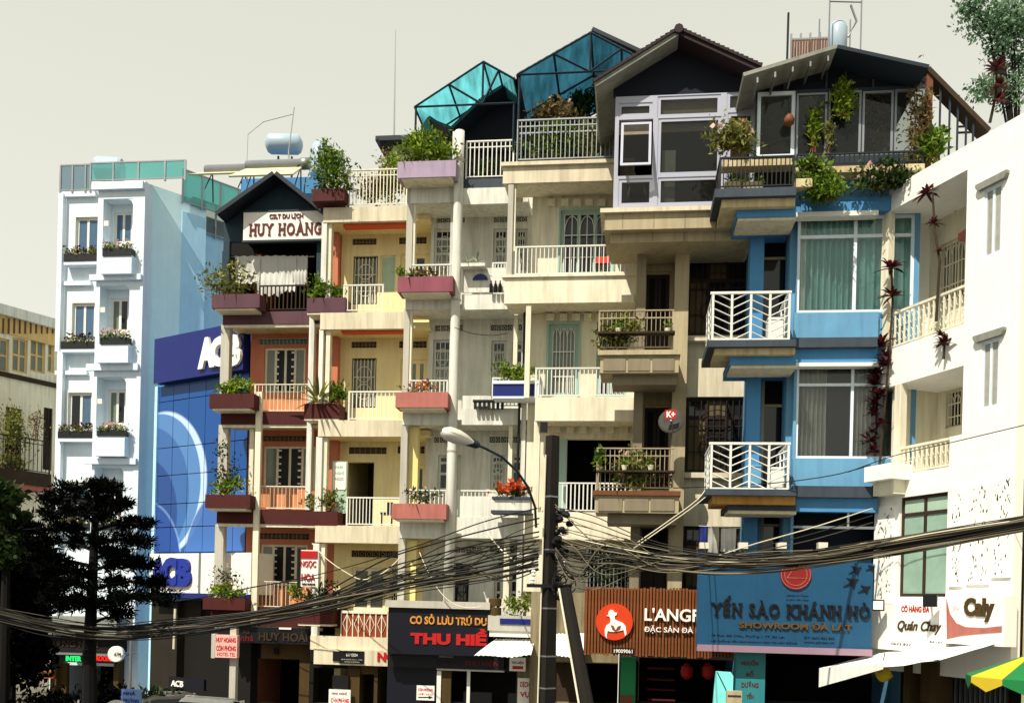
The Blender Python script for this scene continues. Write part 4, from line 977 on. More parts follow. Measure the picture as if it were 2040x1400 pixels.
H.railing(928, 280, 1024, 356, .1, 11, M['whitemetal'], mid=True); H.bx('parapet', 924, 356, 1020, 375, .06, .2, M['slate'])
bush(H, 'dim potted plants on the dark floor behind the rooftop railing', 935, 322, 1015, 358, .6, L_DARK, 200, .12, depth=.3)
# dark rooftop gable room
g = H.mb(); g.pprism([(902, 268), (960, 205), (1028, 163), (1105, 212), (1105, 300), (902, 300)], 1.6, 1.7); g.build('gable_board', M['gablenavy'], H.root)
H.bx('gable_wall', 922, 262, 1100, 378, 1.75, 1.9, M['gablenavy'])
def slopes(Hs, pts, y0, y1, th, m, name='roof_slope'):
    for a, b in zip(pts, pts[1:]): slope(Hs, a, b, y0, y1, th, m, name)
slopes(H, [(896, 262), (960, 200), (1028, 158), (1112, 198)], .9, 5, .09, M['roofdark'])
slopes(H, [(832, 222), (868, 246), (898, 258)], .95, 3.0, .09, M['roofdark'])
def canopy(Hs, label, eaveL, apex, eaveR, y0, y1, sm, px_brace, posts):
    t = thing('canopy', label, 'canopy', Hs.pt(apex[0], eaveL[1], y0))
    a, b, c = Hs.loc(*eaveL, y0), Hs.loc(*apex, y0), Hs.loc(*eaveR, y0)
    n = 4
    for p, q in ((a, b), (b, c)):
        for i in range(n):
            f0, f1 = i / n, (i + 1) / n
            s0 = (p[0] + (q[0] - p[0]) * f0, p[1] + (q[1] - p[1]) * f0); s1 = (p[0] + (q[0] - p[0]) * f1, p[1] + (q[1] - p[1]) * f1)
            # corrugated strip
            m_ = 5; mb = Hs.mb(); vs = []; kk = 8
            for j in range(kk + 1):
                for i2 in range(m_ + 1):
                    g_ = i2 / m_; vs.append(Hs.w(s0[0] + (s1[0] - s0[0]) * g_, y0 + (y1 - y0) * j / kk, s0[1] + (s1[1] - s0[1]) * g_ + .02 + (.012 if i2 % 2 else 0)))
            mb.add(vs, [(j * (m_ + 1) + i2, j * (m_ + 1) + i2 + 1, (j + 1) * (m_ + 1) + i2 + 1, (j + 1) * (m_ + 1) + i2) for j in range(kk) for i2 in range(m_)])
            mb.build('roof_sheet', sm, t)
    fr = Hs.mb(); r = .032
    def bar(p, q, ya, yb): fr.tube([Hs.w(p[0], ya, p[1] - .02), Hs.w(q[0], yb, q[1] - .02)], r, 4)
    for yy in (y0, (y0 + y1) / 2, y1):
        bar(a, b, yy, yy); bar(b, c, yy, yy)
    for p in (a, b, c): bar(p, p, y0, y1)
    for k in (.5,):
        p = (a[0] + (b[0] - a[0]) * k, a[1] + (b[1] - a[1]) * k); bar(p, p, y0, y1); q = (b[0] + (c[0] - b[0]) * k, b[1] + (c[1] - b[1]) * k); bar(q, q, y0, y1)
        foot = (b[0], a[1]); bar(p, foot, y0, y0); bar(q, foot, y0, y0); bar(b, foot, y0, y0); bar(a, (c[0], a[1]), y0, y0)
    for px_, py_, yy in posts:
        u, h = Hs.loc(px_, py_, yy); top = a[1]
        fr.tube([Hs.w(u, yy, h), Hs.w(u, yy, top)], r, 4)
    fr.build_each('frame_bar', M['darkmetal'], t)
    return t
canopy(H, 'pointed canopy of glowing cyan plastic sheets on a thin steel frame', (826, 212), (963, 122), (1024, 156), .05, 3.6, SH_CYAN, 0, ((826, 325, .06), (1022, 300, .06), (892, 280, 1.6)))
# small objects on the middle balconies
p = H.pt(940, 527, -.1)
t = thing('pot_shelf', 'hanging metal shelf with a pale spiky potted plant on the second white balcony', 'plant shelf', H.pt(940, 580, -.1))
H.mb().px(918, 524, 966, 530, -.35, -.05).px(922, 534, 1010, 582, -.02, .02).build('board', M['white'], t)
b = MB(); rosette(b, H.pt(932, 522, -.2), 16, .3, .1, .04, .9); rosette(b, H.pt(950, 522, -.2), 16, .3, .1, .04, .9); b.build('blades', leafmat('silver_leaves', '#6a7464', '#c4c8b4'), t)['kind'] = 'stuff'
b = H.mb(); u0, u1, h0, h1 = H.rect(942, 546, 972, 558, -.03); b.prism([(u0 + (u1 - u0) * .5 * (1 - math.cos(q)), h0 + (h1 - h0) * math.sin(q)) for q in np.linspace(0, math.pi, 9)], -.06, -.03); b.build('blue_disc', M['acbblue'], t)
for k, x in enumerate((978, 987, 996)):
    q = H.pt(x, 582, -.12); t = thing('bottle', ('dark tall bottle nearest the spiky plant shelf', 'dark bottle in the middle of the balcony ledge row', 'dark bottle at the right end of the balcony ledge row')[k], 'bottle', q, 'bottles on the white balcony ledge')
    b = MB(); b.lathe(q + Vector((0, 0, .0)), (0, 0, 1), [(.045, 0), (.05, .02), (.05, .2), (.02, .26), (.02, .32)], 10); b.build('glass', M['interior'], t)
t = thing('crate', 'dark slatted crate with pots on the third white balcony ledge', 'crate', H.pt(960, 814, -.1))
b = H.mb()
for x in range(944, 1000, 9): b.px(x, 800, x + 5, 814, -.18, -.1)
b.px(942, 796, 1004, 800, -.2, -.05); b.build_each('slat', M['black'], t)
pl = thing('flower_trough', 'shiny blue trough with green and purple plants by the drain pipe', 'planter', H.pt(1020, 792, -.7))
u0, u1, h0, h1 = H.rect(982, 762, 1068, 791, -.7); b = H.mb(); 
b.box(u0, u1, -.7, -.64, h0, h1).box(u0, u1, -.2, -.14, h0, h1).box(u0, u0 + .06, -.64, -.2, h0, h1).box(u1 - .06, u1, -.64, -.2, h0, h1).box(u0 + .06, u1 - .06, -.64, -.2, h0, h0 + .05); b.build('trough', M['acbblue'], pl)
H.mb().px(981, 758, 1078, 764, -.74, -.1).px(981, 789, 1078, 793, -.74, -.1).px(1068, 764, 1077, 789, -.72, -.12).build('rim', M['hotel'], pl)
bush(H, 'lush green plants with purple flowers in the blue trough', 984, 726, 1064, 764, -.45, L_BRIGHT, 460, .12, depth=.25, flower=L_RED, nf=14)
pl = thing('flower_trough', 'pale trough of orange flowers below the street lamp', 'planter', H.pt(1020, 1016, -.7))
H.mb().px(986, 992, 1056, 1016, -.7, -.2).build('trough', M['white'], pl); H.mb().px(980, 989, 1062, 994, -.76, -.16).px(978, 1016, 1060, 1022, -.74, -.16).build('rim', M['slate'], pl)
bush(H, 'dense orange flowers heaped in the pale trough', 982, 964, 1060, 992, -.45, L_DARK, 160, .1, depth=.25, flower=L_ORANGE, nf=110, fsize=.1)
# lower sign and shop
s_ = H.sign('shop_sign', 'black fascia board lettered CO SO LUU TRU and red THU HIEN', 773, 1211, 972, 1304, -.7, .4, M['navy'])
lettering(H, 'CƠ SỞ LƯU TRÚ DU', 817, 1223, 970, 1244, -.7, M['gold'], s_, .035); lettering(H, 'THU HIỀ', 818, 1250, 970, 1284, -.7, M['red'], s_, .06)
lettering(H, 'KHÁCH SẠN', 876, 1304.5, 902, 1310, -.42, M['gray'], s_, 0, .01); 
H.bx('sign_coping', 768, 1197, 976, 1211, -.8, .0, M['gray']); H.bx('shop_fascia', 775, 1304, 1004, 1331, -.4, -.2, M['black'])
lettering(H, 'DU LỊCH', 869, 1314, 908, 1324, -.4, M['dull'], s_, .01); lettering(H, 'THU HIỀN', 926, 1311, 994, 1326, -.4, M['darkred'], s_, .02)
H.hole(892, 1336, 1028, 1400, -.1); H.wall(772, 1250, 1060, 1400, -.1, M['navy'])
H.bxs('shop_frame', [(870, 1329, 1004, 1336, -.3, -.11), (870, 1336, 878, 1400, -.3, -.11), (930, 1336, 936, 1400, -.1, -.06)], M['whitemetal']); H.bx('shop_pier', 878, 1336, 898, 1400, -.25, -.11, M['ochre'])
H.bx('shop_pier', 1030, 1308, 1062, 1400, -.3, -.11, M['streetwall'])
H.mb().px(775, 1330, 1050, 1400, 2.4, 2.5).build('room_back_wall', M['interior'], H.root)
s_ = H.sign('small_sign', 'small white and red sign with a black arrow left of the doorway', 830, 1365, 865, 1394, -.3, .05, M['paper'])
lettering(H, 'CÒN PHÒNG', 833, 1369, 862, 1376, -.3, M['red'], s_, .03, .008); lettering(H, 'MỜI VÀO', 834, 1379, 862, 1384, -.3, M['red'], s_, 0, .008)
ar = H.mb(); ar.pprism([(833, 1387), (854, 1387), (854, 1385), (862, 1388), (854, 1391.5), (854, 1389), (833, 1389)], -.31, -.301); ar.build('arrow', M['black'], s_)
s_ = H.sign('small_sign', 'small white bracket sign lettered THU HIEN under the plastic awning', 1015, 1309, 1047, 1336, -.6, .1, M['paper'])
lettering(H, 'THU HIỀN', 1019, 1314, 1043, 1322, -.6, M['black'], s_, .02, .008); H.mb().px(1021, 1326, 1042, 1332, -.612, -.602).build('red_bar', M['red'], s_)
s_ = H.sign('vertical_sign', 'tall narrow white board with red vertical DICH VU lettering', 1031, 1350, 1058, 1400, -.4, .06, M['paper'])
for i, w_ in enumerate(('DỊCH', 'VỤ', '?')):
    if w_ != '?': lettering(H, w_, 1036, 1357 + i * 20, 1055, 1370 + i * 20, -.4, M['red'], s_, .04, .008)
ac = thing('wall_unit', 'grey blue wall unit and yellow tins above the plastic awning', 'wall unit', H.pt(1020, 1262, -.6))  # air conditioner on the wall: case, stripe and base
H.mb().px(972, 1226, 1062, 1256, -.75, -.25).build('case', M['gray'], ac); H.mb().px(996, 1232, 1056, 1243, -.78, -.752).build('stripe', M['acbblue'], ac); H.mb().px(975, 1256, 1062, 1268, -.7, -.25).build('base', M['whitemetal'], ac)
for k, (x, y) in enumerate(((986, 1207), (986, 1225))):
    q = H.pt(x, y, -.6); t = thing('tin_pot', ('upper yellow tin on top of the grey wall unit', 'lower yellow tin on top of the grey wall unit')[k], 'tin', q, 'yellow tins on the wall unit')
    b = MB(); b.lathe(q, (0, 0, 1), [(.16, 0), (.18, .02), (.18, .2), (.15, .22)], 14); b.build('body', M['ochre'], t)
bush(H, 'yellow green potted plants beside the concrete pole above the wall unit', 1000, 1180, 1064, 1228, -.5, L_BRIGHT, 260, .1, depth=.25, flower=L_PALE, nf=12)
aw = thing('awning', 'white corrugated plastic awning sheet left of the concrete pole', 'awning', H.pt(1000, 1300, -1.6))
RA = random.Random(8)
def awning(fr, t, quad, m, n=18, amp=.02, name='sheet'):
    a, b, c, d = quad # back-left, back-right, front-right, front-left (world)
    vs = []; k = 4
    for j in range(k + 1):
        for i in range(n * 2 + 1):
            f, g = i / (n * 2), j / k; p = (a * (1 - f) + b * f) * (1 - g) + (d * (1 - f) + c * f) * g; p = p.copy(); p.z += -.05 * math.sin(math.pi * f) * (1 + .5 * math.sin(7 * f + 3 * g)) * g + RA.uniform(-.008, .008); p.z += amp * (1 if i % 2 else -1); vs.append(p)
    mb = MB(); w_ = n * 2 + 1; mb.add(vs, [(j * w_ + i, j * w_ + i + 1, (j + 1) * w_ + i + 1, (j + 1) * w_ + i) for j in range(k) for i in range(w_ - 1)]); return mb.build(name, m, t)
awning(H, aw, (H.pt(986, 1272, -.45), H.pt(1066, 1272, -.45), H.pt(1058, 1303, -1.7), H.pt(944, 1304, -1.7)), M['awn'], 12, .012)

# ------------------------------------------------------------------ ivory house with arched window grilles
H = House('ivory_house', 'ivory tube house with teal framed windows and white railings', 'building', 1135, 25.5, A7)
IV = H; Y = 1.1
H.window(1116, 418, 1222, 548, Y, 3, (1,), M['tealmetal'], M['darkglass'], fw=.11, grille=6, gm=M['whitemetal'], arch=True, surround=.05)
H.window(1092, 645, 1152, 790, Y, 1, (1,), M['tealmetal'], M['shade'], fw=.12, grille=6, gm=M['whitemetal'], arch=True, surround=.05)
H.window(1188, 640, 1250, 790, Y, 2, (1,), M['tealmetal'], M['darkglass'], fw=.1, grille=6, gm=M['whitemetal'], arch=True)
H.hole(1128, 874, 1258, 1020, Y); H.bx('shutter', 1098, 874, 1128, 1020, Y - .05, Y - .004, M['tealmetal'])
H.hole(1172, 1088, 1258, 1175, Y)
H.wall(1052, 364, 1270, 1180, Y, M['ivory'])
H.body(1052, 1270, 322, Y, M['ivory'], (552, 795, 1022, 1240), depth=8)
for xs, y0, y1 in (((1091, 1117, 1142, 1166, 1191), 396, 407), ((1088, 1115, 1140, 1164, 1188, 1214, 1238), 624, 637), ((1100, 1128, 1154, 1180, 1208, 1236), 847, 860)):
    for x in xs: H.bx('corbel', x, y0, x + 15, y1, Y - .16, Y - .004, M['ivory'])
for k, (y0, y1, x0) in enumerate(((322, 362, 1002), (548, 603, 1005), (791, 838, 1066), (1021, 1074, 1062))):
    H.bx('balcony_fascia', x0, y0, 1264, y1, 0, .14, M['cream'] if k == 0 else M['ivory']); H.bx('balcony_slab', x0 + 2, y1 - 14, 1266, y1 - 1, .14, Y - .004, M['ivory'])
H.bx('coping', 998, 319, 1264, 326, -.08, .2, M['cream']); H.bx('coping', 1000, 545, 1264, 550, -.06, .2, M['ivory']); H.bx('soffit_lamp', 1182, 355, 1206, 360, .3, .5, M['brownwood'])
H.bxs('column', [(1011, 363, 1021, 548, .02, .2)], M['gray']); H.bxs('column', [(1021, 364, 1027, 500, .08, .2)], M['ivory']); H.bx('column', 1046, 604, 1056, 792, .04, .2, M['ivory']); H.bx('column', 1062, 838, 1074, 1022, .3, .5, M['ivory'])  # narrow ivory strip stands for the grey column's sunlit right side
H.railing(1026, 489, 1262, 549, .07, 28, side='l'); H.railing(1066, 732, 1262, 792, .07, 24, side='l'); H.railing(1104, 961, 1262, 1021, .07, 19, bw=.03)
H.railing(1030, 236, 1224, 320, .1, 22, M['greymetal'], mid=True); H.railing(1030, 262, 1224, 320, .14, 2, M['greymetal'])
bush(H, 'thick green shrubs with yellow blooms behind the upper ivory railing', 1040, 250, 1160, 318, .45, L_MID, 1200, .12, depth=.3, clumps=16, flower=L_BRIGHT, nf=60)
bush(H, 'olive shrubs with dry patches at the right end of the ivory rooftop railing', 1140, 250, 1222, 316, .5, L_OLIVE, 700, .12, depth=.3, clumps=12)
bush(H, 'dry brown climber hanging under the dark blue canopy', 1058, 196, 1152, 246, .8, L_DRY, 620, .14, depth=.4, clumps=10, flower=L_PALE, nf=14)
bush(H, 'dark green creeper at the right under the dark blue canopy', 1120, 175, 1222, 240, 2.5, L_DARK, 620, .14, depth=.5, clumps=12)
canopy(H, 'pointed canopy of dark blue plastic sheets on a thin steel frame', (1030, 148), (1177, 64), (1300, 128), .05, 4.2, SH_BLUE, 0, ((1031, 322, .1), (1226, 322, .1)))
slope(H, (1178, 60), (1290, 112), 1.2, 4.4, .1, M['roofdark'])
H.bx('rooftop_room', 1040, 238, 1262, 330, 3.2, 3.4, M['gablenavy'])
t = thing('folding_chair', 'red and black folding chair on the upper ivory balcony', 'chair', H.pt(1200, 546, .5))
H.mb().px(1188, 512, 1214, 524, .48, .52).build('backrest', mat('orange_red_cloth', '#d8402a', .8), t); H.mb().px(1186, 524, 1213, 530, .5, .85).build('seat', M['black'], t)
cl = H.mb()
for x in (1187, 1209): cl.px(x, 524, x + 4, 547, .5, .54); cl.px(x, 530, x + 4, 547, .8, .84)
cl.build_each('leg', M['black'], t)
H.bx('wall_box', 1076, 840, 1090, 860, -.16, -.005, M['black'])
# street level of the ivory house
H.hole(1100, 1320, 1232, 1400, .3); H.wall(1056, 1180, 1266, 1400, .3, M['streetwall']); H.bx('shop_lintel', 1100, 1303, 1236, 1318, .0, .29, M['streetwall']); H.bx('shop_post', 1231, 1303, 1236, 1400, -.1, .2, M['whitemetal']); H.bx('shutter_panel', 1100, 1320, 1150, 1400, .5, .55, M['dull'])
bush(H, 'dark plants behind iron bars above the orange slatted sign', 1172, 1110, 1256, 1176, .2, L_DARK, 420, .12, depth=.25)
H.railing(1168, 1092, 1262, 1176, .02, 12, M['greymetal'])
aw = thing('awning', 'white plastic awning sheet right of the concrete pole', 'awning', H.pt(1130, 1300, -1.0))
awning(H, aw, (H.pt(1096, 1262, .25), H.pt(1168, 1260, .25), H.pt(1166, 1303, -1.1), H.pt(1088, 1304, -1.1)), M['awn'], 10, .012)

# ------------------------------------------------------------------ greige house with a tiled gable
H = House('greige_house', 'greige tube house with panelled balconies and a dark tiled gable roof', 'building', 1370, 23.5, A7)
GR = H; Y = 1.0
H.door(1282, 540, 1338, 696, Y, M['wood'], M['greige'], 2, M['interior']); H.door(1278, 806, 1336, 975, Y, M['wood'], M['greige'], 2, M['interior']); H.door(1272, 1048, 1334, 1180, Y, M['wood'], M['greige'], 2, M['interior'])
for (a, b, c, d) in ((1368, 516, 1492, 668), (1364, 790, 1492, 942), (1360, 1048, 1492, 1175)): H.window(a, b, c, d, Y - .12, 3, (3, 1), M['wood'], [M['interior2'], M['darkglass'], M['interior']], fw=.09, rec=.14, grille=9)
H.wall(1266, 480, 1346, 1180, Y, M['greige']); H.wall(1346, 480, 1494, 1180, Y - .12, M['cream'])
H.body(1268, 1494, 410, Y, M['greige'], (697, 978, 1240), depth=7.5)
H.bxs('column', [(1338, 480, 1366, 1180, .25, .86)], M['greige'])
for (y0, y1) in ((668, 678), (941, 951)): H.bx('window_sill', 1350, y0, 1492, y1, .62, .87, M['cream'])
H.bxs('wall_edge', [(1262, 480, 1280, 1180, .2, .99)], M['greige2'])
# stepped top cornice
H.bx('cornice', 1196, 412, 1446, 420, -.95, .3, M['cream']); H.bx('cornice', 1205, 420, 1494, 455, -.85, .85, M['greige']); H.bx('cornice', 1216, 455, 1494, 481, -.6, .85, M['greige']); H.bx('cornice', 1262, 481, 1494, 496, -.1, .88, M['cream'])
for y0, y1, xs in ((421, 454, range(1240, 1440, 62)), (456, 480, range(1238, 1440, 62))):
    j = H.mb()
    for x in xs: j.px(x, y0, x + 1.5, y1, -.856 if y0 < 430 else -.606, -.84 if y0 < 430 else -.59)
    j.build_each('tile_joint', M['greige2'], H.root)
M['oldrail'] = mat('aged_rail_paint', '#a3957a', .6, .3, .2)
# panelled balconies on the left bay
for k, (y0, y1, ys) in enumerate(((697, 742, 766), (977, 1021, 1044))):
    x0, x1 = (1196, 1352) if k == 0 else (1186, 1352)
    H.bx('balcony_edge', x0 - 5, y0, x1 + 4, y0 + 9, -.9, .3, M['brownwood' if k else 'greige']); H.bx('balcony_box', x0, y0 + 9, x1, y1, -.82, .24, M['greige']); H.bx('balcony_step', x0 + 24, y1, x1 - 4, ys, -.6, .2, M['greige2'])
    for i in range(3): 
        a = x0 + 6 + i * (x1 - x0 - 10) / 3; H.bx('balcony_panel', a, y0 + 14, a + (x1 - x0) / 3 - 8, y1 - 4, -.845, -.822, M['greige2'])
    H.bx('balcony_slab', x0 + 2, y0 + 20, x1, y1 - 3, .242, Y - .005, M['greige'])
for k, (x0, y0, y1) in enumerate(((1192, 618, 697), (1188, 892, 976))):
    H.railing(x0, y0, 1342, y1, -.8, 17, M['oldrail'], side='l', mid=True, bw=.011, rail=.022); b = H.mb(); u0, u1, h0, h1 = H.rect(x0, y0 + 42, 1344, y0 + 50, -.84); b.box(u0, u1, -1.05, -.8, h0, h0 + .04); b.build('plant_shelf', M['dull'], H.root)
bush(H, 'yellow green potted plants on the upper greige balcony', 1192, 630, 1290, 696, -.72, L_OLIVE, 1000, .11, depth=.25, clumps=14, flower=L_BRIGHT, nf=30)
bush(H, 'pots of plants and pink blooms on the middle greige balcony', 1204, 900, 1304, 974, -.72, L_OLIVE, 900, .11, depth=.25, clumps=12, flower=L_PALE, nf=20)
bush(H, 'green shoot leaning out of the left corner of the middle greige balcony', 1184, 892, 1216, 935, -.75, L_MID, 120, .11, depth=.15)
bush(H, 'red flowers at the right end of the middle greige balcony', 1296, 945, 1340, 974, -.55, L_DARK, 80, .1, depth=.15, flower=L_RED, nf=36)
for k, (px, y) in enumerate(((1232, 664), (1330, 664), (1244, 936), (1296, 936))):
    q = H.pt(px, y, -.92); t = thing('flower_pot', ('small pot at the left of the upper greige balcony shelf', 'small pot at the right of the upper greige balcony shelf', 'small pot at the left of the middle greige balcony shelf', 'small pot at the right of the middle greige balcony shelf')[k], 'flower pot', q, 'small pots on the balcony shelves')
    b = MB(); b.lathe(q, (0, 0, 1), [(.05, 0), (.075, .1), (.08, .12), (.06, .11)], 10); b.build('pot', M['ivory'], t)
    leaf_object('foliage', np.array(q) + NR.normal(size=(40, 3)) * .05 + np.array((0, 0, .18)), .09, L_MID, t)
# satellite dish
q = H.pt(1337, 838, -.55); t = thing('satellite_dish', 'grey satellite dish with a red and white K+ badge', 'satellite dish', q)
ax = Vector((-.25, -1, .25)).normalized(); b = MB()
b.lathe(q - ax * .1, ax, [(.02, 0), (.18, .02), (.31, .07), (.31, .085), (.17, .035), (.02, .015)], 22); b.build('dish', M['dish'], t, True)
lettering(H, 'K+', 1328, 819, 1345, 831, -.72, M['whitelet'], t, .04, .005); H.mb().px(1325, 816, 1347, 834, -.716, -.70).build('badge', M['red'], t)
b = MB(); b.tube([q + Vector((.05, 0, -.28)), q + ax * .4 + Vector((.05, 0, -.1))], .012); b.tube([q, q + Vector((.05, .2, -.1)), q + Vector((.08, .35, -.5))], .03); b.build_each('arm', M['greymetal'], t)
# glazed rooftop room
def gw(a, b, c, d, rows=(1,), nm='window', pm=G_SMOKE): H.window(a, b, c, d, -.55, 1, rows, M['frame'], pm, fw=.075, rec=.05, name=nm)
gw(1232, 205, 1300, 232); gw(1310, 190, 1436, 232); gw(1448, 184, 1500, 220); gw(1310, 234, 1436, 348); gw(1448, 224, 1500, 408); gw(1310, 352, 1436, 408); gw(1232, 356, 1300, 410)
H.hole(1232, 238, 1300, 350, -.55)
H.wall(1224, 188, 1504, 411, -.55, M['frame'], thick=.1, name='glazing_frame')
# tilted open casement
a = H.loc(1238, 244, -.62); b2 = H.loc(1296, 340, -.62); cs = H.mb(); tilt = .16
def tilted(fr, u0, u1, h0, h1, y, out, fw, m, gm, parent):
    V_ = lambda u, h, dy=0: fr.w(u, y - out * (h1 - h) / (h1 - h0) + dy, h)
    mb = MB(fr)
    for (a_, b_, c_, d_) in ((u0, u0 + fw, h0, h1), (u1 - fw, u1, h0, h1), (u0 + fw, u1 - fw, h0, h0 + fw), (u0 + fw, u1 - fw, h1 - fw, h1)):
        q_ = [V_(a_, c_), V_(b_, c_), V_(b_, d_), V_(a_, d_), V_(a_, c_, .04), V_(b_, c_, .04), V_(b_, d_, .04), V_(a_, d_, .04)]
        mb.add(q_, [(0, 1, 2, 3), (7, 6, 5, 4), (0, 4, 5, 1), (1, 5, 6, 2), (2, 6, 7, 3), (3, 7, 4, 0)])
    w_ = mb.build('casement', m, parent); mb = MB(fr); q_ = [V_(u0 + fw, h0 + fw, .015), V_(u1 - fw, h0 + fw, .015), V_(u1 - fw, h1 - fw, .015), V_(u0 + fw, h1 - fw, .015)]
    mb.add(q_, [(0, 1, 2, 3)]); mb.build('pane', gm, w_)
tilted(H, a[0], b2[0], b2[1], a[1], -.6, .35, .06, M['frame'], G_SMOKE, H.root)
u0, u1, h0, h1 = H.rect(1224, 188, 1504, 411, -.55)
H.mb().box(u0 + .02, u1 - .02, 2.6, 2.7, h0, h1 + 1.6).build('room_back_wall', M['interior'], H.root); H.mb().box(u0 + .01, u0 + .1, -.44, 2.6, h0, h1).build('side_wall', M['interior'], H.root); H.mb().box(u0, u1, -.44, 2.6, h0 - .02, h0 + .05).build('floor_slab', M['interior'], H.root)
H.bxs('blind', [(1312, 234, 1434, 262, -.4, -.38), (1234, 240, 1298, 268, -.4, -.38), (1312, 190, 1434, 232, -.4, -.38), (1234, 205, 1300, 232, -.4, -.38), (1450, 186, 1500, 300, -.4, -.38)], mat('brown_grey_blind', '#b8a898', .9, .15, .1, 5))
H.bx('curtain', 1318, 300, 1345, 405, -.3, -.26, M['lace'])
t = thing('stool', 'wooden stool behind the lower left glass of the rooftop room', 'stool', H.pt(1268, 408, -.1))
H.mb().px(1250, 362, 1288, 366, -.25, .05).build('seat', M['brownwood'], t); b = MB()
for x0, x1 in ((1256, 1248), (1282, 1290)): b.tube([H.pt(x0, 366, -.2), H.pt(x1, 408, -.2)], .02); b.tube([H.pt(x0, 366, 0), H.pt(x1, 408, 0)], .02)
b.build_each('leg', M['brownwood'], t)
# gable board and tiled roof
apex, el, er = (1352, 70), (1188, 172), (1512, 142)
g = H.mb(); g.pprism([(1222, 172), (1352, 92), (1504, 165), (1504, 190), (1222, 192)], -.4, -.3); g.build('gable_board', M['gablenavy'], H.root)
slope(H, el, apex, -1.0, 6, .1, M['eave']); slope(H, apex, er, -1.0, 6, .1, M['tile'])
def tiles(pa, pb, y0, lift=.1):
    a, b = H.loc(*pa, y0), H.loc(*pb, y0); d = Vector((b[0] - a[0], b[1] - a[1])); n = Vector((-d.y, d.x)).normalized(); n = -n if n.y < 0 else n
    L_ = d.length; k = 17; d.normalize(); mb = MB(Fr(0, 0, H.a)); l = L_ / k
    for c in range(1):
        q = [(0, 0), (d.x * l * 1.12, d.y * l * 1.12 + .0), (d.x * l * 1.12 + n.x * .05, d.y * l * 1.12 + n.y * .05), (n.x * .085, n.y * .085)]
        mb.prism(q, -.05, .28)
    me = shared('roof_tile', M['tile'], mb)
    return [(me, H.w(a[0] + d.x * l * i + n.x * lift, y0, a[1] + d.y * l * i + n.y * lift)) for i in range(k)]
for me, p in tiles(el, apex, -1.0) + tiles(er, apex, -1.0): inst(me, 'roof_tile', H.root, p)
rc = MB(); rc.tube([H.w(*(lambda q: (q[0], -1.08, q[1] + .12))(H.loc(*apex, -1.0))), H.w(*(lambda q: (q[0], 6, q[1] + .12))(H.loc(*apex, -1.0)))], .11, 8); rc.build('ridge_cap', M['tile'], H.root)
# orange slatted shop sign
s_ = thing('shop_sign', 'orange slatted timber sign lettered LANGF with a round red emblem', 'sign', H.pt(1280, 1305, -1.2))
H.mb().px(1164, 1174, 1462, 1304, -1.12, -1.0).build('backing', M['brownwood'], s_)
u0, u1, h0, h1 = H.rect(1164, 1172, 1462, 1308, -1.2); n = 46; wd = (u1 - u0) / n
me = shared('slat', M['slat'], MB(Fr(0, 0, H.a)).box(-wd * .3, wd * .3, -.04, .04, 0, h1 - h0))
for i in range(n): inst(me, 'slat', s_, H.w(u0 + wd * (i + .5), -1.17, h0 + R.uniform(-.01, .03)))
c = H.loc(1224, 1238, -1.28); rr = .43; b = H.mb(); b.prism([(c[0] + rr * math.cos(q), c[1] + rr * math.sin(q)) for q in np.linspace(0, 2 * math.pi, 41)[:-1]], -1.3, -1.22)
e_ = b.build('emblem', mat('emblem_orange', '#cc3c14', .5, .08), s_)
fig = H.mb(); Z = lambda x, y: (1160 + x / 8.5, 1160 + y / 8.5)
fig.pprism([Z(*q) for q in ((400, 560), (440, 545), (445, 490), (470, 460), (520, 460), (545, 500), (590, 505), (580, 550), (550, 560), (550, 620), (600, 645), (690, 680), (735, 740), (750, 870), (725, 900), (700, 800), (640, 815), (560, 830), (480, 830), (430, 815), (415, 900), (420, 950), (385, 890), (380, 790), (410, 720), (470, 680), (480, 620), (455, 570))], -1.325, -1.302); fig.build('figure', M['whitelet'], e_)
lf = H.mb(); lf.pprism([Z(*q) for q in ((480, 710), (530, 730), (565, 800), (600, 740), (655, 720), (640, 790), (560, 825), (505, 790))], -1.335, -1.327); lf.build('leaf', M['slat'], e_)
lettering(H, "L'ANGF", 1284, 1211, 1393, 1237, -1.26, M['whitelet'], s_, .02, .04); lettering(H, 'ĐẶC SẢN ĐÀ LẠT', 1283, 1246, 1414, 1262, -1.26, M['whitelet'], s_, .01, .04)
H.mb().px(1220, 1290, 1262, 1301, -1.24, -1.215).build('plate', M['interior'], s_); lettering(H, '19009061', 1223, 1292.5, 1260, 1300, -1.24, M['whitelet'], s_, .01, .01)
# shop under the slatted sign
H.hole(1272, 1312, 1470, 1400, .2); H.wall(1234, 1180, 1494, 1400, .2, M['interior'])
H.bx('door_panel', 1236, 1310, 1266, 1400, -.3, .18, M['green']); H.bx('letter_box', 1236, 1384, 1260, 1400, -.36, -.302, M['brownwood'])
sh = H.mb(); 
for y in (1330, 1352, 1372, 1392): sh.px(1290, y, 1345, y + 3, .9, 1.2)
sh.build_each('shelf', mat('red_shelf', '#5a1410', .7), H.root)
for k, x in enumerate((1368, 1410)):
    q = H.pt(x, 1352, .7); t = thing('hanging_lantern', ('red paper lantern hanging left of centre in the slatted sign shop', 'red paper lantern hanging right of centre in the slatted sign shop')[k], 'lantern', q, 'lanterns in the shop')
    b = MB(); b.lathe(q, (0, 0, 1), [(.05, 0), (.14, .08), (.16, .2), (.14, .32), (.05, .4)], 14); b.build('shade', M['red'], t); MB().tube([q + Vector((0, 0, .4)), q + Vector((0, 0, .8))], .008).build('cord', M['black'], t)
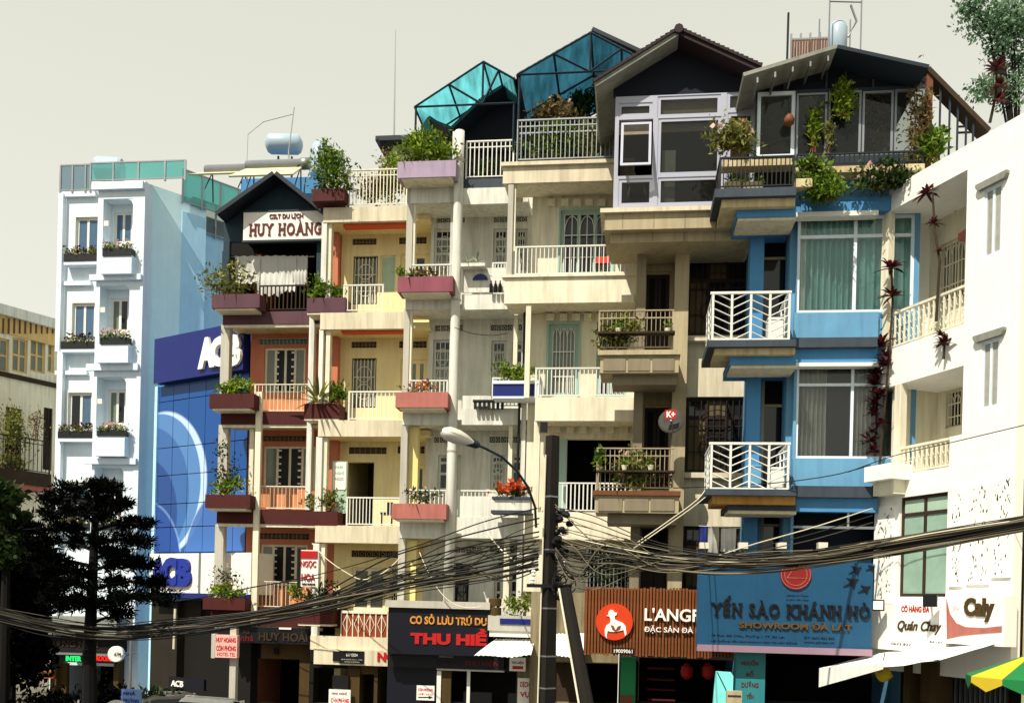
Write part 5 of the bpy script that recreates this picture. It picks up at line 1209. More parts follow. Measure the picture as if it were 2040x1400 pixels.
# ------------------------------------------------------------------ blue house with the herringbone balconies
H = House('blue_house', 'bright blue tube house with curtained windows and herringbone balcony rails', 'building', 1600, 22, A7)
BL = H; Y = .9
H.window(1588, 428, 1822, 622, -.02, 2, (4, 1), M['hotel'], G_CLEAR, fw=.07, rec=.08)
H.window(1586, 726, 1812, 913, -.02, 2, (4, 1), M['hotel'], G_CLEAR, fw=.06, rec=.08)
H.hole(1580, 1020, 1800, 1122, -.02)
H.wall(1582, 396, 1826, 1128, -.02, M['blue'])
for y0, y1, k in ((455, 680, 0), (748, 978, 1), (1022, 1110, 2)):
    H.window(1517, y0, 1582, y1, Y, 1, (3, 1), M['greige'], [M['darkglass'], M['interior']], fw=.06, rec=.1, name='door')
H.wall(1486, 396, 1590, 1180, Y, M['blue'])
H.bx('column', 1486, 455, 1513, 1300, .45, .89, M['deepblue'])
H.bx('side_wall', 1568, 430, 1584, 1110, .201, .89, M['blue']) 
H.body(1490, 1826, 394, Y, M['blue'], (700, 1000), depth=7)
def folds(fr, px0, py0, px1, py1, y, n, amp, m, parent, seed=1, name='curtain'):
    u0, u1, h0, h1 = fr.rect(px0, py0, px1, py1, y); nx = n * 6; nz = 6; vs = []
    rr = random.Random(seed); ph = [rr.uniform(-.5, .5) for _ in range(n + 2)]
    for j in range(nz + 1):
        for i in range(nx + 1):
            f = i / nx; k = f * n; a = ph[int(k)]
            vs.append(fr.w(u0 + (u1 - u0) * f, y + amp * math.sin(2 * math.pi * k + a) * (.6 + .4 * j / nz) + .02 * math.sin(j + k), h1 + (h0 - h1) * j / nz))
    b = MB(fr); b.add(vs, [(j * (nx + 1) + i, j * (nx + 1) + i + 1, (j + 1) * (nx + 1) + i + 1, (j + 1) * (nx + 1) + i) for j in range(nz) for i in range(nx)]); return b.build(name, m, parent, True)
folds(H, 1594, 430, 1606, 622, .16, 1, .03, M['pale'], H.root, 3)
folds(H, 1606, 430, 1704, 622, .22, 8, .11, M['curtain'], H.root, 4); folds(H, 1706, 430, 1822, 622, .24, 6, .11, M['curtain'], H.root, 5)
folds(H, 1592, 728, 1646, 912, .22, 6, .09, M['lace'], H.root, 6); folds(H, 1700, 728, 1745, 912, .24, 5, .09, M['lace'], H.root, 7); folds(H, 1775, 728, 1812, 912, .24, 4, .05, M['lace'], H.root, 8)
# bands, slate ledges
for y0, y1, a in ((622, 672, 1582), (913, 968, 1580)): H.bx('window_apron', a, y0, 1750, y1, -.12, -.022, M['blue'])
for y0, y1 in ((672, 691), (968, 990)): H.bx('slate_ledge', 1580, y0, 1748, y1, -.36, -.024, M['slate'])
for y0, y1 in ((691, 722), (990, 1019)): H.bx('blue_beam', 1578, y0, 1748, y1, -.2, -.026, M['deepblue'])
for y0, y1 in ((421, 430), (722, 729)): H.bx('window_head', 1582, y0, 1750, y1, -.3, -.028, M['whitemetal'])
H.bx('blue_beam', 1582, 392, 1826, 421, -.2, -.03, M['deepblue'])
# three projecting balconies
for k, (d0, d1, e0, e1, b0, b1) in enumerate(((374, 391, 391, 412, 412, 432), (677, 690, 690, 706, 708, 726), (974, 986, 986, 1004, 1003, 1016))):
    xs = (1424, 1410, 1405)[k]
    H.bx('balcony_slab', xs, d0, 1586, d1, -1.0, Y - .01, M['slate']); H.bx('balcony_ledge', xs + 14, e0, 1584, e1, -.86, .3, M['ledge'] if k != 2 else mat('rusty_ledge', '#b98a44', .85, .25, .5))
    H.bx('balcony_beam', xs + 44, b0, 1586, b1, -.7, Y - .012, M['deepblue'] if k < 2 else M['slate'])
    H.bx('beam_edge', xs + 46, b1, 1586, b1 + 7, -.66, .2, M['cream'])
def herringbone(px0, py0, px1, py1, y):
    u0, u1, h0, h1 = H.rect(px0, py0, px1, py1, y); b = H.mb(); nb = 4; wd = (u1 - u0) / nb; st = 6; dh = (h1 - h0) / st
    b.box(u0 - .06, u1 + .04, y - .03, y + .03, h1 - .035, h1 + .01).box(u0, u1, y - .012, y + .012, h0, h0 + .03)
    def bar(p, q, r=.014): b.tube([p, q], r, 4)
    o = None; posts = []
    for i in range(nb + 1):
        u = u0 + wd * i; posts.append(u)
    for i in range(nb):
        for j in range(-1, st):
            a0, a1 = (h0 + dh * j, h0 + dh * (j + 1)) if i % 2 else (h0 + dh * (j + 1), h0 + dh * j)
            lo, hi = h0 + .03, h1 - .04
            ua, ub = u0 + wd * i + .02, u0 + wd * (i + 1) - .02
            t0, t1 = 0.0, 1.0
            for lim, sgn in ((lo, 1), (hi, -1)):
                da, db = sgn * (a0 - lim), sgn * (a1 - lim)
                if da < 0 and db < 0: t1 = -1; break
                if da < 0: t0 = max(t0, da / (da - db))
                if db < 0: t1 = min(t1, da / (da - db))
            if t1 - t0 > .05: bar(H.w(ua + (ub - ua) * t0, y, a0 + (a1 - a0) * t0), H.w(ua + (ub - ua) * t1, y, a0 + (a1 - a0) * t1))
    # return panels, left and right, running back to the wall
    for ux in (u0, u1):
        b.box(ux - .02, ux + .02, y + .03, Y - .02, h1 - .035, h1 + .005)
        for i in range(3):
            ya, yb = y + .05 + i * .55, y + .05 + (i + 1) * .55
            for j in range(st):
                z0, z1 = (h0 + dh * j + .03, h0 + dh * (j + 1) - .02); z0, z1 = (z0, z1) if i % 2 else (z1, z0); bar(H.w(ux, ya, z0), H.w(ux, yb, z1))
            b.box(ux - .016, ux + .016, yb - .016, yb + .016, h0, h1 - .04)
    o = b.build('railing', M['whitemetal'], H.root)
    me = shared('rail_post', M['whitemetal'], MB(Fr(0, 0, H.a)).box(-.022, .022, -.022, .022, 0, h1 - h0 - .036))
    for u in posts: inst(me, 'rail_post', o, H.w(u, y, h0))
herringbone(1420, 582, 1572, 677, -.9); herringbone(1417, 882, 1570, 974, -.9)
# things on the blue balconies
for k, (lb, px0, py0, px1, py1, m_) in enumerate((('pale blue plastic tub on the middle herringbone balcony', 1490, 925, 1516, 968, 'blue'), ('white crate on the middle herringbone balcony', 1536, 930, 1560, 970, 'whitemetal'), ('pale folded screen on the upper herringbone balcony', 1530, 632, 1560, 674, 'whitemetal'))):
    q = H.pt((px0 + px1) / 2, py1, -.2); u0, u1, h0, h1 = H.rect(px0, py0, px1, py1, -.2); t = thing(('tub', 'crate', 'folded_screen')[k], lb, ('tub', 'crate', 'screen')[k], q)
    b = H.mb(); b.box(u0, u0 + .03, -.2, .15, h0, h1).box(u1 - .03, u1, -.2, .15, h0, h1).box(u0 + .03, u1 - .03, -.2, -.17, h0, h1).box(u0 + .03, u1 - .03, .12, .15, h0, h1).box(u0 + .03, u1 - .03, -.17, .12, h0, h0 + .03); b.build('body', M[m_], t); H.mb().box(u0 - .01, u1 + .01, -.215, .165, h1 - .05, h1 - .02).build('rim', M[m_], t)
# first-floor dark terrace with lamps
H.bx('transom', 1580, 1048, 1800, 1053, .0, .06, M['greymetal']); H.bx('mullion', 1688, 1020, 1692, 1048, .0, .06, M['whitemetal'])
H.mb().px(1585, 1020, 1800, 1125, .7, .75).build('dark_partition', M['gablenavy'], H.root)
H.bx('terrace_parapet', 1388, 1104, 1736, 1134, -1.0, -.9, M['signblue'])
for k, x in enumerate((1403, 1481, 1558, 1640, 1722)):
    q = H.pt(x, 1108, -1.1); t = thing('floodlight', ('first', 'second', 'third', 'fourth', 'fifth')[k] + ' grey floodlight from the left along the top of the blue sign', 'floodlight', q, 'floodlights along the blue sign')
    H.mb().px(x - 9, 1080, x + 9, 1092, -1.25, -1.02).build('housing', M['lamp'], t); H.mb().px(x - 8, 1092, x + 8, 1095, -1.24, -1.03).build('lens', M['darkglass'], t); MB().tube([H.pt(x, 1092, -1.05), H.pt(x + 2, 1110, -.95)], .03).build('bracket', M['greymetal'], t)
t = thing('washing', 'grey and white towels hanging above the blue sign', 'laundry', H.pt(1440, 1050, -.2))
MB().tube([H.pt(1392, 1047, -.2), H.pt(1478, 1052, -.2)], .008, 4).build('line', M['cablewhite'], t)
folds(H, 1393, 1046, 1408, 1100, -.2, 2, .02, M['acbblue'], t, 1, 'towel'); folds(H, 1410, 1049, 1432, 1104, -.2, 2, .02, M['lace'], t, 2, 'towel'); folds(H, 1436, 1052, 1466, 1098, -.2, 3, .03, M['cloth'], t, 3, 'towel')
# big blue sign
s_ = H.sign('shop_sign', 'large blue billboard lettered YEN SAO KHANH HO with a round red emblem', 1389, 1118, 1738, 1288, -1.1, .25, M['signblue'])
H.mb().px(1389, 1288, 1738, 1301, -1.16, -.86).build('pelmet', mat('lilac_strip', '#8f7484', .6), s_)
serif_lettering(H, 'YẾN SÀO KHÁNH HÒ', 1418, 1203, 1733, 1229, -1.1, M['black'], s_, .025, .05); lettering(H, 'SHOWROOM ĐÀ LẠT', 1472, 1238, 1697, 1256, -1.1, mat('bronze_lettering', '#5a4420', .5, .2), s_, .03, .05)
lettering(H, 'CÔNG TY TNHH', 1567, 1184, 1610, 1188, -1.1, M['navy'], s_, 0, .008); lettering(H, 'NƯỚC YẾN SÀO', 1566, 1192, 1611, 1196, -1.1, M['navy'], s_, 0, .008)
lettering(H, '78 Phan Bội Châu, Phường 1, TP. Đà Lạt', 1417, 1264, 1563, 1270, -1.1, M['navy'], s_, .0, .008); lettering(H, 'HỆ THỐNG YẾN SÀO KHÁNH HÒA TẠI LÂM ĐỒNG', 1417, 1275, 1588, 1281, -1.1, M['navy'], s_, 0, .008); lettering(H, 'ĐT: 0633 822 822', 1602, 1268, 1662, 1273, -1.1, M['navy'], s_, 0, .008); lettering(H, 'www.yensao.vn', 1602, 1278, 1662, 1283, -1.1, M['navy'], s_, 0, .008)
c = H.loc(1585, 1144, -1.1); em = H.mb()
disc = lambda b, r, y0, y1: b.prism([(c[0] + r * math.cos(q), c[1] + r * math.sin(q)) for q in np.linspace(0, 2 * math.pi, 37)[:-1]], y0, y1)
disc(em, .33, -1.14, -1.102); e_ = em.build('emblem', mat('emblem_red', '#7c1a16', .5, .15), s_)
b = H.mb()
for r in (.31, .24): b.tube([H.w(c[0] + r * math.cos(q), -1.142, c[1] + r * math.sin(q)) for q in np.linspace(0, 2 * math.pi, 33)], .007, 4)
b.tube([H.w(c[0] + x * .22, -1.145, c[1] + z * .22) for x, z in ((-.85, -.35), (0, .9), (.85, -.35), (-.85, -.35))], .008, 4); b.build('ring', M['rose'], e_)
for x, y, k in ((1698, 1161, 1.0), (1706, 1136, .85), (1724, 1174, .85), (1736, 1131, .6)):
    f = .9 * k; bd = H.mb(); bd.pprism([(x - 20 * f, y + 8 * f), (x - 4 * f, y - 2 * f), (x - 12 * f, y - 12 * f), (x + 4 * f, y - 8 * f), (x + 14 * f, y - 10 * f), (x + 8 * f, y - 1 * f), (x + 4 * f, y + 13 * f), (x - 1 * f, y + 4 * f)], -1.125, -1.102); bd.build('swallow', M['navy'], s_)
# blue house ground floor
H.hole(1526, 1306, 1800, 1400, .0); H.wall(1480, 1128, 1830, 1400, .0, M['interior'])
s_ = H.sign('vertical_sign', 'teal blue pillar sign with stacked dark red words', 1466, 1300, 1524, 1400, -.75, .5, mat('teal_sign_board', '#2c7f86', .5, .1, .1))
for i, w_ in enumerate(('NGUỒN', 'BỔ', 'DƯỠNG', 'YẾN')): 
    k = 6 if len(w_) < 4 else 0; lettering(H, w_, 1477 + k * 1.6, 1312 + i * 22, 1511 - k * 1.6, 1325 + i * 22, -.75, M['darkred'], s_, .03, .01)
t = thing('cyan_board', 'tilted cyan board standing before the shop', 'board', H.pt(1442, 1400, -1.3))
b = H.mb(); b.pprism([(1426, 1336), (1456, 1338), (1461, 1346), (1458, 1420), (1418, 1420)], -1.35, -1.28); b.build('panel', M['cyanpane'], t); t.location.z = .13 * 0 + t.location.z
b = H.mb(); b.pprism([(1428, 1338), (1430, 1338), (1452, 1382), (1450, 1383)], -1.36, -1.352); b.build('stay', M['darkmetal'], t)
t = thing('carton', 'grey carton stacked beside the cyan board', 'box', H.pt(1462, 1400, -1.5)); H.mb().px(1448, 1376, 1478, 1400, -1.55, -1.38).build('box', M['greige'], t); H.mb().px(1450, 1384, 1476, 1387, -1.56, -1.552).build('tape', M['dull'], t)
# rooftop glasshouse
def gw(a, b, c_, d, rows=(1,), pm=G_SMOKE, fm=None, fw=.05): H.window(a, b, c_, d, -.1, 1, rows, fm or M['greymetal'], pm, fw=fw, rec=.05)
gw(1508, 182, 1584, 314, fm=M['hotel'], fw=.08); gw(1586, 184, 1648, 312); gw(1650, 180, 1716, 310); gw(1718, 180, 1780, 308, pm=G_SMOKE); gw(1782, 176, 1842, 306)
H.wall(1504, 176, 1846, 330, -.1, M['darkmetal'], thick=.08, name='glazing_frame')
u0, u1, h0, h1 = H.rect(1500, 172, 1846, 398, -.1); H.mb().box(u0, u1, 3, 3.1, h0, h1 + .8).build('room_back_wall', mat('dim_green_interior', '#2c3024', .9, .3), H.root); H.mb().box(u0, u1, -.0, 3, h0 + .0, h0 + .06).build('floor_slab', M['interior'], H.root)
H.bx('glasshouse_plinth', 1584, 330, 1846, 392, -.12, .0, M['blue'])
g = H.mb(); g.pprism([(1500, 158), (1665, 104), (1842, 144), (1842, 178), (1500, 182)], -.02, .06); g.build('gable_board', M['gablenavy'], H.root)
slope(H, (1482, 152), (1667, 96), -.9, 5, .08, M['eave']); slope(H, (1667, 96), (1850, 136), -.9, 5, .08, M['roofdark'])
rf = H.mb()
for i in range(5):
    f = (i + .5) / 5; x, y = 1490 + 176 * f, 152 - 54 * f; rf.px(x, y + 8, x + 3, y + 18, -.85, -.1)
rf.build_each('purlin', M['greymetal'], H.root)
gr = H.mb(); 
for x in (1562, 1645, 1738): gr.px(x, 128, x + 4, 180, -.06, -.021)
gr.build_each('gable_batten', M['slate'], H.root)
# open lean-to roof at the right
slope(H, (1846, 138), (1968, 262), -.2, .3, .1, M['dull'], 'lean_to_roof'); o = H.mb()
for x, y in ((1870, 168), (1889, 186), (1905, 204), (1922, 222), (1936, 240)): o.px(x, y, x + 3, 420, -.1, -.06)
o.build_each('lean_to_post', M['darkmetal'], H.root); H.bx('corner_post', 1844, 146, 1856, 398, -.14, .0, M['brownwood']); sl = H.mb()
for i in range(4): sl.px(1908, 226 + i * 12, 1934, 229 + i * 12, .4, .44)
sl.build_each('lean_to_slat', M['dull'], H.root)
# rooftop railings and planting
r_ = H.railing(1433, 312, 1582, 376, -.9, 17, M['blackmetal'], side='l', mid=False); H.railing(1586, 304, 1840, 330, -.5, 26, M['blackmetal']); H.bx('planting_ledge', 1584, 330, 1842, 342, -.55, -.124, M['ledge'])
H.bx('planting_trough', 1440, 318, 1582, 330, -.7, -.35, M['ledge'])
bush(H, 'tall shrub with white blossoms at the left end of the black rooftop rail', 1412, 238, 1504, 312, -.6, L_OLIVE, 620, .12, depth=.35, clumps=13, flower=L_PALE, nf=16, fsize=.12)
bush(H, 'lime climbing vine on the glasshouse front near the gable', 1652, 164, 1702, 232, -.25, L_BRIGHT, 460, .13, depth=.1, clumps=9)
bush(H, 'trailing vine climbing the middle pane of the glasshouse', 1608, 212, 1634, 304, -.2, L_BRIGHT, 170, .12, depth=.08, clumps=9)
bush(H, 'thin vine climbing the mullion right of the trailing vine', 1644, 230, 1662, 302, -.2, L_OLIVE, 120, .1, depth=.08, clumps=8)
bush(H, 'dark leafy mass behind the black rooftop rail', 1590, 318, 1650, 350, -.6, L_MID, 420, .11, depth=.25, clumps=9)
bush(H, 'hanging green cascade below the glasshouse ledge', 1604, 340, 1694, 400, -.7, L_MID, 900, .11, depth=.3, up=-.3, clumps=12)
bush(H, 'dark trailing plants on the right half of the glasshouse ledge', 1690, 318, 1816, 378, -.6, L_DARK, 760, .11, depth=.25, up=-.1, clumps=14, flower=L_PALE, nf=12)
bush(H, 'dry brown creeper smothering the glasshouse corner post', 1806, 160, 1862, 345, -.25, L_DRY, 620, .1, depth=.15, clumps=14)
bush(H, 'spiky pale green palm like plant at the glasshouse corner', 1836, 256, 1892, 322, -.5, L_MID, 300, .16, depth=.25, clumps=8)
bush(H, 'brown dead climber across the right glasshouse panes', 1700, 170, 1800, 300, .3, L_DRY, 320, .12, depth=.2, clumps=9)
for k, (x0, x1) in enumerate(((1586, 1618), (1444, 1476), (1482, 1520))):
    y0, y1 = ((356, 372), (362, 374), (362, 374))[k]; yy = -.85 if k == 0 else -.6
    q = H.pt((x0 + x1) / 2, y1, yy); t = thing('planter', ('stained cream trough hanging below the glasshouse rail', 'grey stone trough at the left behind the black rooftop rail', 'grey stone trough in the middle behind the black rooftop rail')[k], 'planter', q)
    H.mb().px(x0, y0, x1, y1, yy, yy + .25).build('trough', M['ledge'], t); leaf_object('foliage', np.array([tuple(H.pt(R.uniform(x0, x1), R.uniform(y0 - 10, y0), yy + R.uniform(0, .25))) for _ in range(60)]), .1, L_MID, t)
q = H.pt(1572, 236, -.3); t = thing('gourd', 'brown dried gourd hanging by the glasshouse door', 'gourd', q); b = MB(); b.lathe(q - Vector((0, 0, .18)), (0, 0, 1), [(.03, 0), (.11, .05), (.13, .14), (.08, .24), (.03, .3)], 12); b.build('shell', M['brownwood'], t, True); MB().tube([q + Vector((0, 0, .12)), q + Vector((0, .1, .5))], .008).build('cord', M['black'], t)
# tank and heater on the blue house roof
q = H.pt(1672, 98, 2.5); t = thing('water_tank', 'shiny steel water tank in a frame behind the glasshouse ridge', 'water tank', q)
b = MB(); b.lathe(q + Vector((-.05, 0, -.25)), (0, 0, 1), [(.16, 0), (.24, .06), (.24, .75), (.18, .88), (.05, .92)], 18); b.build('drum', M['steelblue'], t, True); c_ = MB()
for a in (-.4, .4):
    for d in (-.4, .4): c_.tube([q + Vector((a, d, -.4)), q + Vector((a, d, 1.0))], .02, 4)
c_.tube([q + Vector((-.4, -.4, .95)), q + Vector((.4, -.4, .95))], .02, 4); c_.tube([q + Vector((.1, -.35, .1)), q + Vector((.3, -.36, .5)), q + Vector((.15, -.35, .9))], .03, 5); c_.build('frame', M['greymetal'], t)
t = thing('solar_heater', 'rack of rusty solar heater tubes beside the steel tank', 'solar heater', H.pt(1612, 112, 2.5)); c_ = H.mb(); u0, u1, h0, h1 = H.rect(1576, 76, 1652, 118, 2.5)
c_.box(u0, u1, 2.48, 2.52, h1 - .06, h1).box(u0, u1, 2.48, 2.52, h0 - .5, h0 - .44); 
for i in range(5): u = u0 + (u1 - u0) * i / 4; c_.box(u - .02, u + .02, 2.47, 2.53, h0 - .5, h1 + .12)
c_.build_each('frame_bar', M['greymetal'], t); tb = H.mb()
for i in range(14): u = u0 + (u1 - u0) * (i + .5) / 14; tb.tube([H.w(u, 2.46, h0 - .4), H.w(u, 2.46, h1 - .06)], .028, 6)
tb.build_each('collector_tube', M['brownwood'], t)
t = thing('antenna', 'black rod mast standing left of the solar heater rack', 'antenna', H.pt(1568, 130, 2.0)); MB().tube([H.pt(1568, 130, 2.0), H.pt(1571, 26, 2.0)], .03, 5).build('mast', M['blackmetal'], t)

# ------------------------------------------------------------------ white corner house on the right
Lp = P(1750, 385, 22); Rp = P(2030, 225, 18.33)
H = House('white_corner_house', 'bright white corner house with arched balcony, red leaved plants and shop signs', 'building', 1750, 22, math.atan2(3.67, 1.29), 385)
CA = H; E = H.loc(2030, 700, 0)[0]; BD = 1.35
uL = H.loc(1753, 500, 0)[0]; top = H.loc(1756, 386, 0)[1]; u1b = H.loc(1925, 450, 0)[0]; u2b = H.loc(1918, 800, 0)[0]
s1 = H.loc(1756, 430, 0)[1]; f1t = H.loc(1790, 690, 0)[1]; f1b = H.loc(1795, 764, 0)[1]; f2t = H.loc(1780, 948, 0)[1]; f2b = H.loc(1760, 990, 0)[1]
b = H.mb(); b.box(uL, E, 0, 7, s1, top).build('parapet', M['caly'], H.root)
# solid right-hand part with two narrow windows
for a in ((1960, 372, 1996, 508), (1955, 678, 1990, 812)):
    H.window(*a, 0, 2, (1,), M['hotel'], M['lace'], fw=.05, rec=.05)
    u0, u1, h0, h1 = H.rect(*a, 0); H.mb().prism([(u0 - .1, h1 + .02), (u1 + .1, h1 + .02), (u1 + .16, h1 + .1), (u1 + .16, h1 + .16), (u0 - .16, h1 + .16), (u0 - .16, h1 + .1)], -.09, -.004).build('window_hood', M['eave'], H.root)
for nm, ua, ha, hb in (('wall', u1b, f1b + .0, s1), ('wall', u2b, f2t, f1b)):
    pass
def hwall(u0, u1, h0, h1, y, m, name='wall', thick=.22):
    # the wall grid again, from plain house coordinates
    p = H.w(u0, y, h0); H2 = H
    hs = [(max(a, u0), min(b_, u1), max(c_, h0), min(d, h1)) for yy, (a, b_, c_, d) in H.holes if abs(yy - y) < .01 and a < u1 and b_ > u0 and c_ < h1 and d > h0]
    us = sorted({u0, u1, *[h[0] for h in hs], *[h[1] for h in hs]}); ws = sorted({h0, h1, *[h[2] for h in hs], *[h[3] for h in hs]}); mb = H.mb()
    for i in range(len(us) - 1):
        for j in range(len(ws) - 1):
            cu_, cw_ = (us[i] + us[i + 1]) / 2, (ws[j] + ws[j + 1]) / 2
            if not any(h[0] < cu_ < h[1] and h[2] < cw_ < h[3] for h in hs): EPS[0] = 0; mb.box(us[i], us[i + 1], y, y + thick, ws[j], ws[j + 1])
    return mb.build(name, m, H.root)
hwall(u1b, E, f1b, s1, 0, M['caly']); hwall(u2b, E, f2t, f1b, 0, M['caly'])
H.mb().box(uL + .02, u1b, 0, BD, f1b, f1t).build('balcony_slab', M['caly'], H.root); H.mb().box(uL + .1, E, -.02, BD, f2b, f2t).build('balcony_slab', M['caly'], H.root)
# balcony back walls with grilled windows
H.window(1868, 478, 1924, 600, BD, 3, (1,), M['ivory'], M['shade'], fw=.06, grille=8, arch=True); H.window(1884, 775, 1916, 850, BD, 1, (1,), M['ivory'], M['darkglass'], fw=.05, grille=4, arch=True); H.vent(1884, 735, 1916, 760, BD, 4, M['ivory'])
uu = H.loc(1822, 600, BD)[0]
H.mb().box(u1b, E, BD, 6.5, 0, s1).build('house_block', M['ivory'], H.root); 
ent = H.holes[:]; hwall(H.loc(1850, 600, BD)[0], u1b + .8, f1b, s1, BD, M['ivory']); hwall(H.loc(1800, 850, BD)[0], u2b + .8, f2t, f1b, BD, M['ivory'])
H.mb().box(H.loc(1822, 600, BD)[0], H.loc(1850, 600, BD)[0], BD - .3, BD + .5, f1b, s1).build('pillar', M['caly'], H.root)
for x0, x1, py, h0, h1 in ((1755, 1769, 550, f1t, s1), (1781, 1794, 850, f2t, f1b)):
    H.mb().box(H.loc(x0, py, 0)[0], H.loc(x1, py, 0)[0], .0, .16, h0, h1).build('pillar', M['ivory'], H.root)
H.mb().box(H.loc(1800, 850, .5)[0], H.loc(1800, 850, .5)[0] + .1, .17, BD, f2t, f1b).build('side_wall', M['ivory'], H.root)
ar = H.mb(); q0 = H.loc(1822, 600, BD)[0]; ar.prism([(q0 - .02, s1), (q0 - .02, s1 - .55), (q0 + .06, s1 - .3), (q0 + .25, s1 - .1), (q0 + .5, s1)], BD - .28, BD - .02); ar.build('arch_bracket', M['caly'], H.root)
ar = H.mb(); ar.prism([(u1b - 1.1, s1 - .95), (u1b - .02, s1 - .75), (u1b - .02, s1 - .6), (u1b - 1.1, s1 - .8)], BD - .5, BD - .02); ar.build('inner_canopy', M['rose'], H.root)
def lacerail(u0, u1, h0, h1, y, n):
    b = H.mb(); b.box(u0, u1, y - .03, y + .03, h1 - .05, h1).box(u0, u1, y - .02, y + .02, h0 + .04, h0 + .07)
    o = b.build('railing', M['ivory'], H.root); me = shared('baluster', M['ivory'], MB(Fr(0, 0, H.a)).box(-.014, .014, -.014, .014, 0, h1 - h0 - .12))
    for i in range(n + 1): inst(me, 'baluster', o, H.w(u0 + .02 + (u1 - u0 - .04) * i / n, y, h0 + .07))
    s2 = H.mb()
    for i in range(n):
        c_ = u0 + (u1 - u0) * (i + .5) / n; 
        for k in (.3, .68): s2.tube([H.w(c_ + .05 * math.cos(q), y, h0 + (h1 - h0) * k + .1 * math.sin(q)) for q in np.linspace(0, 2 * math.pi, 9)], .009, 4)
    s2.build('scroll', M['ivory'], o); return o
lacerail(uL + .05, u1b, f1t, f1t + .82, .05, 17); lacerail(H.loc(1781, 850, 0)[0], H.loc(1892, 900, 0)[0], f2t, f2t + .62, .05, 12); H.mb().box(H.loc(1892, 900, 0)[0], u2b + .002, 0, .15, f2t, f2t + .62).build('parapet', M['caly'], H.root)
# first floor: printed panels round a tall window
H.window(1790, 985, 1886, 1188, -.02, 2, (5, 1), M['dull'], [mat('green_shop_glass', '#93b0a0', .1, .25, 0, 2, bump=0), M['pale']], fw=.07, rec=.1)
hwall(uL + .06, E, 2.9, f2b, -.02, M['caly'])
H.mb().box(uL + .2, E, BD, 6.5, 2.9, f2b).build('house_block', M['interior'], H.root)
rp = random.Random(3)
for (a, b_, c_, d) in ((1747, 1008, 1780, 1200), (1892, 972, 1918, 1168), (1926, 962, 1972, 1164), (1976, 952, 2014, 1150)):
    u0, u1, h0, h1 = H.rect(a, b_, c_, d, -.06); o = H.mb().box(u0, u1, -.06, -.024, h0, h1).build('printed_panel', M['caly'], H.root); mk = H.mb()
    for i in range(int((u1 - u0) * (h1 - h0) * 46)):
        x, z = rp.uniform(u0 + .05, u1 - .05), rp.uniform(h0 + .05, h1 - .05); l, w_, an = rp.uniform(.03, .12) * (1.5 if rp.random() < .2 else .8), rp.uniform(.01, .032), rp.uniform(-.5, .5)
        mk.prism([(x + math.sin(an) * l * k + math.cos(an) * w_ * s2, z + math.cos(an) * l * k - math.sin(an) * w_ * s2) for k, s2 in ((-.5, 0), (-.1, .5), (.25, .4), (.5, 0), (.2, -.35), (-.15, -.5))], -.066, -.0605)
    mk.build('print', M['black'], o)['kind'] = 'stuff'
# shop signs of the corner house
s_ = thing('shop_sign', 'white fascia board with red words and brown script left of the Caly board', 'sign', H.pt(1800, 1290, -.3))
MB(H).px(1736, 1204, 1882, 1296, -.3, -.03).build('board', M['caly'], s_)
lettering(H, 'CÔ HÀNG ĐÀ', 1796, 1204, 1852, 1219, -.3, M['red'], s_, .03, .01); lettering(H, 'Quán Chay', 1786, 1236, 1872, 1262, -.3, M['ochre'], s_, .02, .02, slant=.08); lettering(H, '0633 822 ', 1776, 1280, 1815, 1285, -.3, M['dull'], s_, 0, .008); lettering(H, 'ĐÀ LẠT', 1852, 1276, 1878, 1281, -.3, M['dull'], s_, 0, .008)
s_ = thing('shop_sign', 'white Caly board with a brown swoosh', 'sign', H.pt(1950, 1285, -.32))
MB(H).px(1884, 1186, 2002, 1284, -.32, -.03).build('board', M['caly'], s_); lettering(H, 'Caly', 1922, 1190, 1982, 1238, -.32, M['ochre'], s_, .05, .03); lettering(H, 'SPA', 1898, 1208, 1912, 1216, -.32, M['gray'], s_, 0, .008)
b = H.mb(); b.pprism([(1885, 1192), (1892, 1222), (1904, 1240), (1922, 1248), (1960, 1250), (1995, 1246), (1995, 1258), (1950, 1262), (1912, 1266), (1886, 1272)], -.335, -.322); b.build('swoosh', M['rose'], s_)
for k, (x, y, m_) in enumerate(((1749, 1205, 'paper'), (1853, 1196, 'black'))):
    q = H.pt(x, y, -.6); t = thing('floodlight', ('white square floodlight at the left end of the white corner sign', 'black square floodlight above the brown script sign')[k], 'floodlight', q)
    b = MB(Fr(q.x, q.y, .3 + k * .3)); b.box(-.13, .13, -.04, .05, q.z - .12, q.z + .12).build('housing', M['black'], t); MB(Fr(q.x, q.y, .3 + k * .3)).box(-.1, .1, -.05, -.043, q.z - .09, q.z + .09).build('lens', M[m_], t); MB().tube([q, H.pt(x + 2, y + 8, -.3)], .02).build('bracket', M['black'], t)
H.mb().box(uL + .1, E, 1.0, 1.2, 0, 2.9).build('shop_shutter', M['interior'], H.root); H.bxs('shop_pier', [(1834, 1312, 1866, 1400, -.1, .3), (1800, 1312, 1812, 1400, -.1, .2)], M['ochre']); lv = H.mb()
for i in range(14): lv.px(1872 + i * 10, 1310, 1874 + i * 10, 1400, .9, .98)
lv.build_each('gate_bar', M['greymetal'], H.root)
H.mb().box(E + .02, E + 5, .25, 8, 0, top - .3).build('annex', M['greige'], H.root)
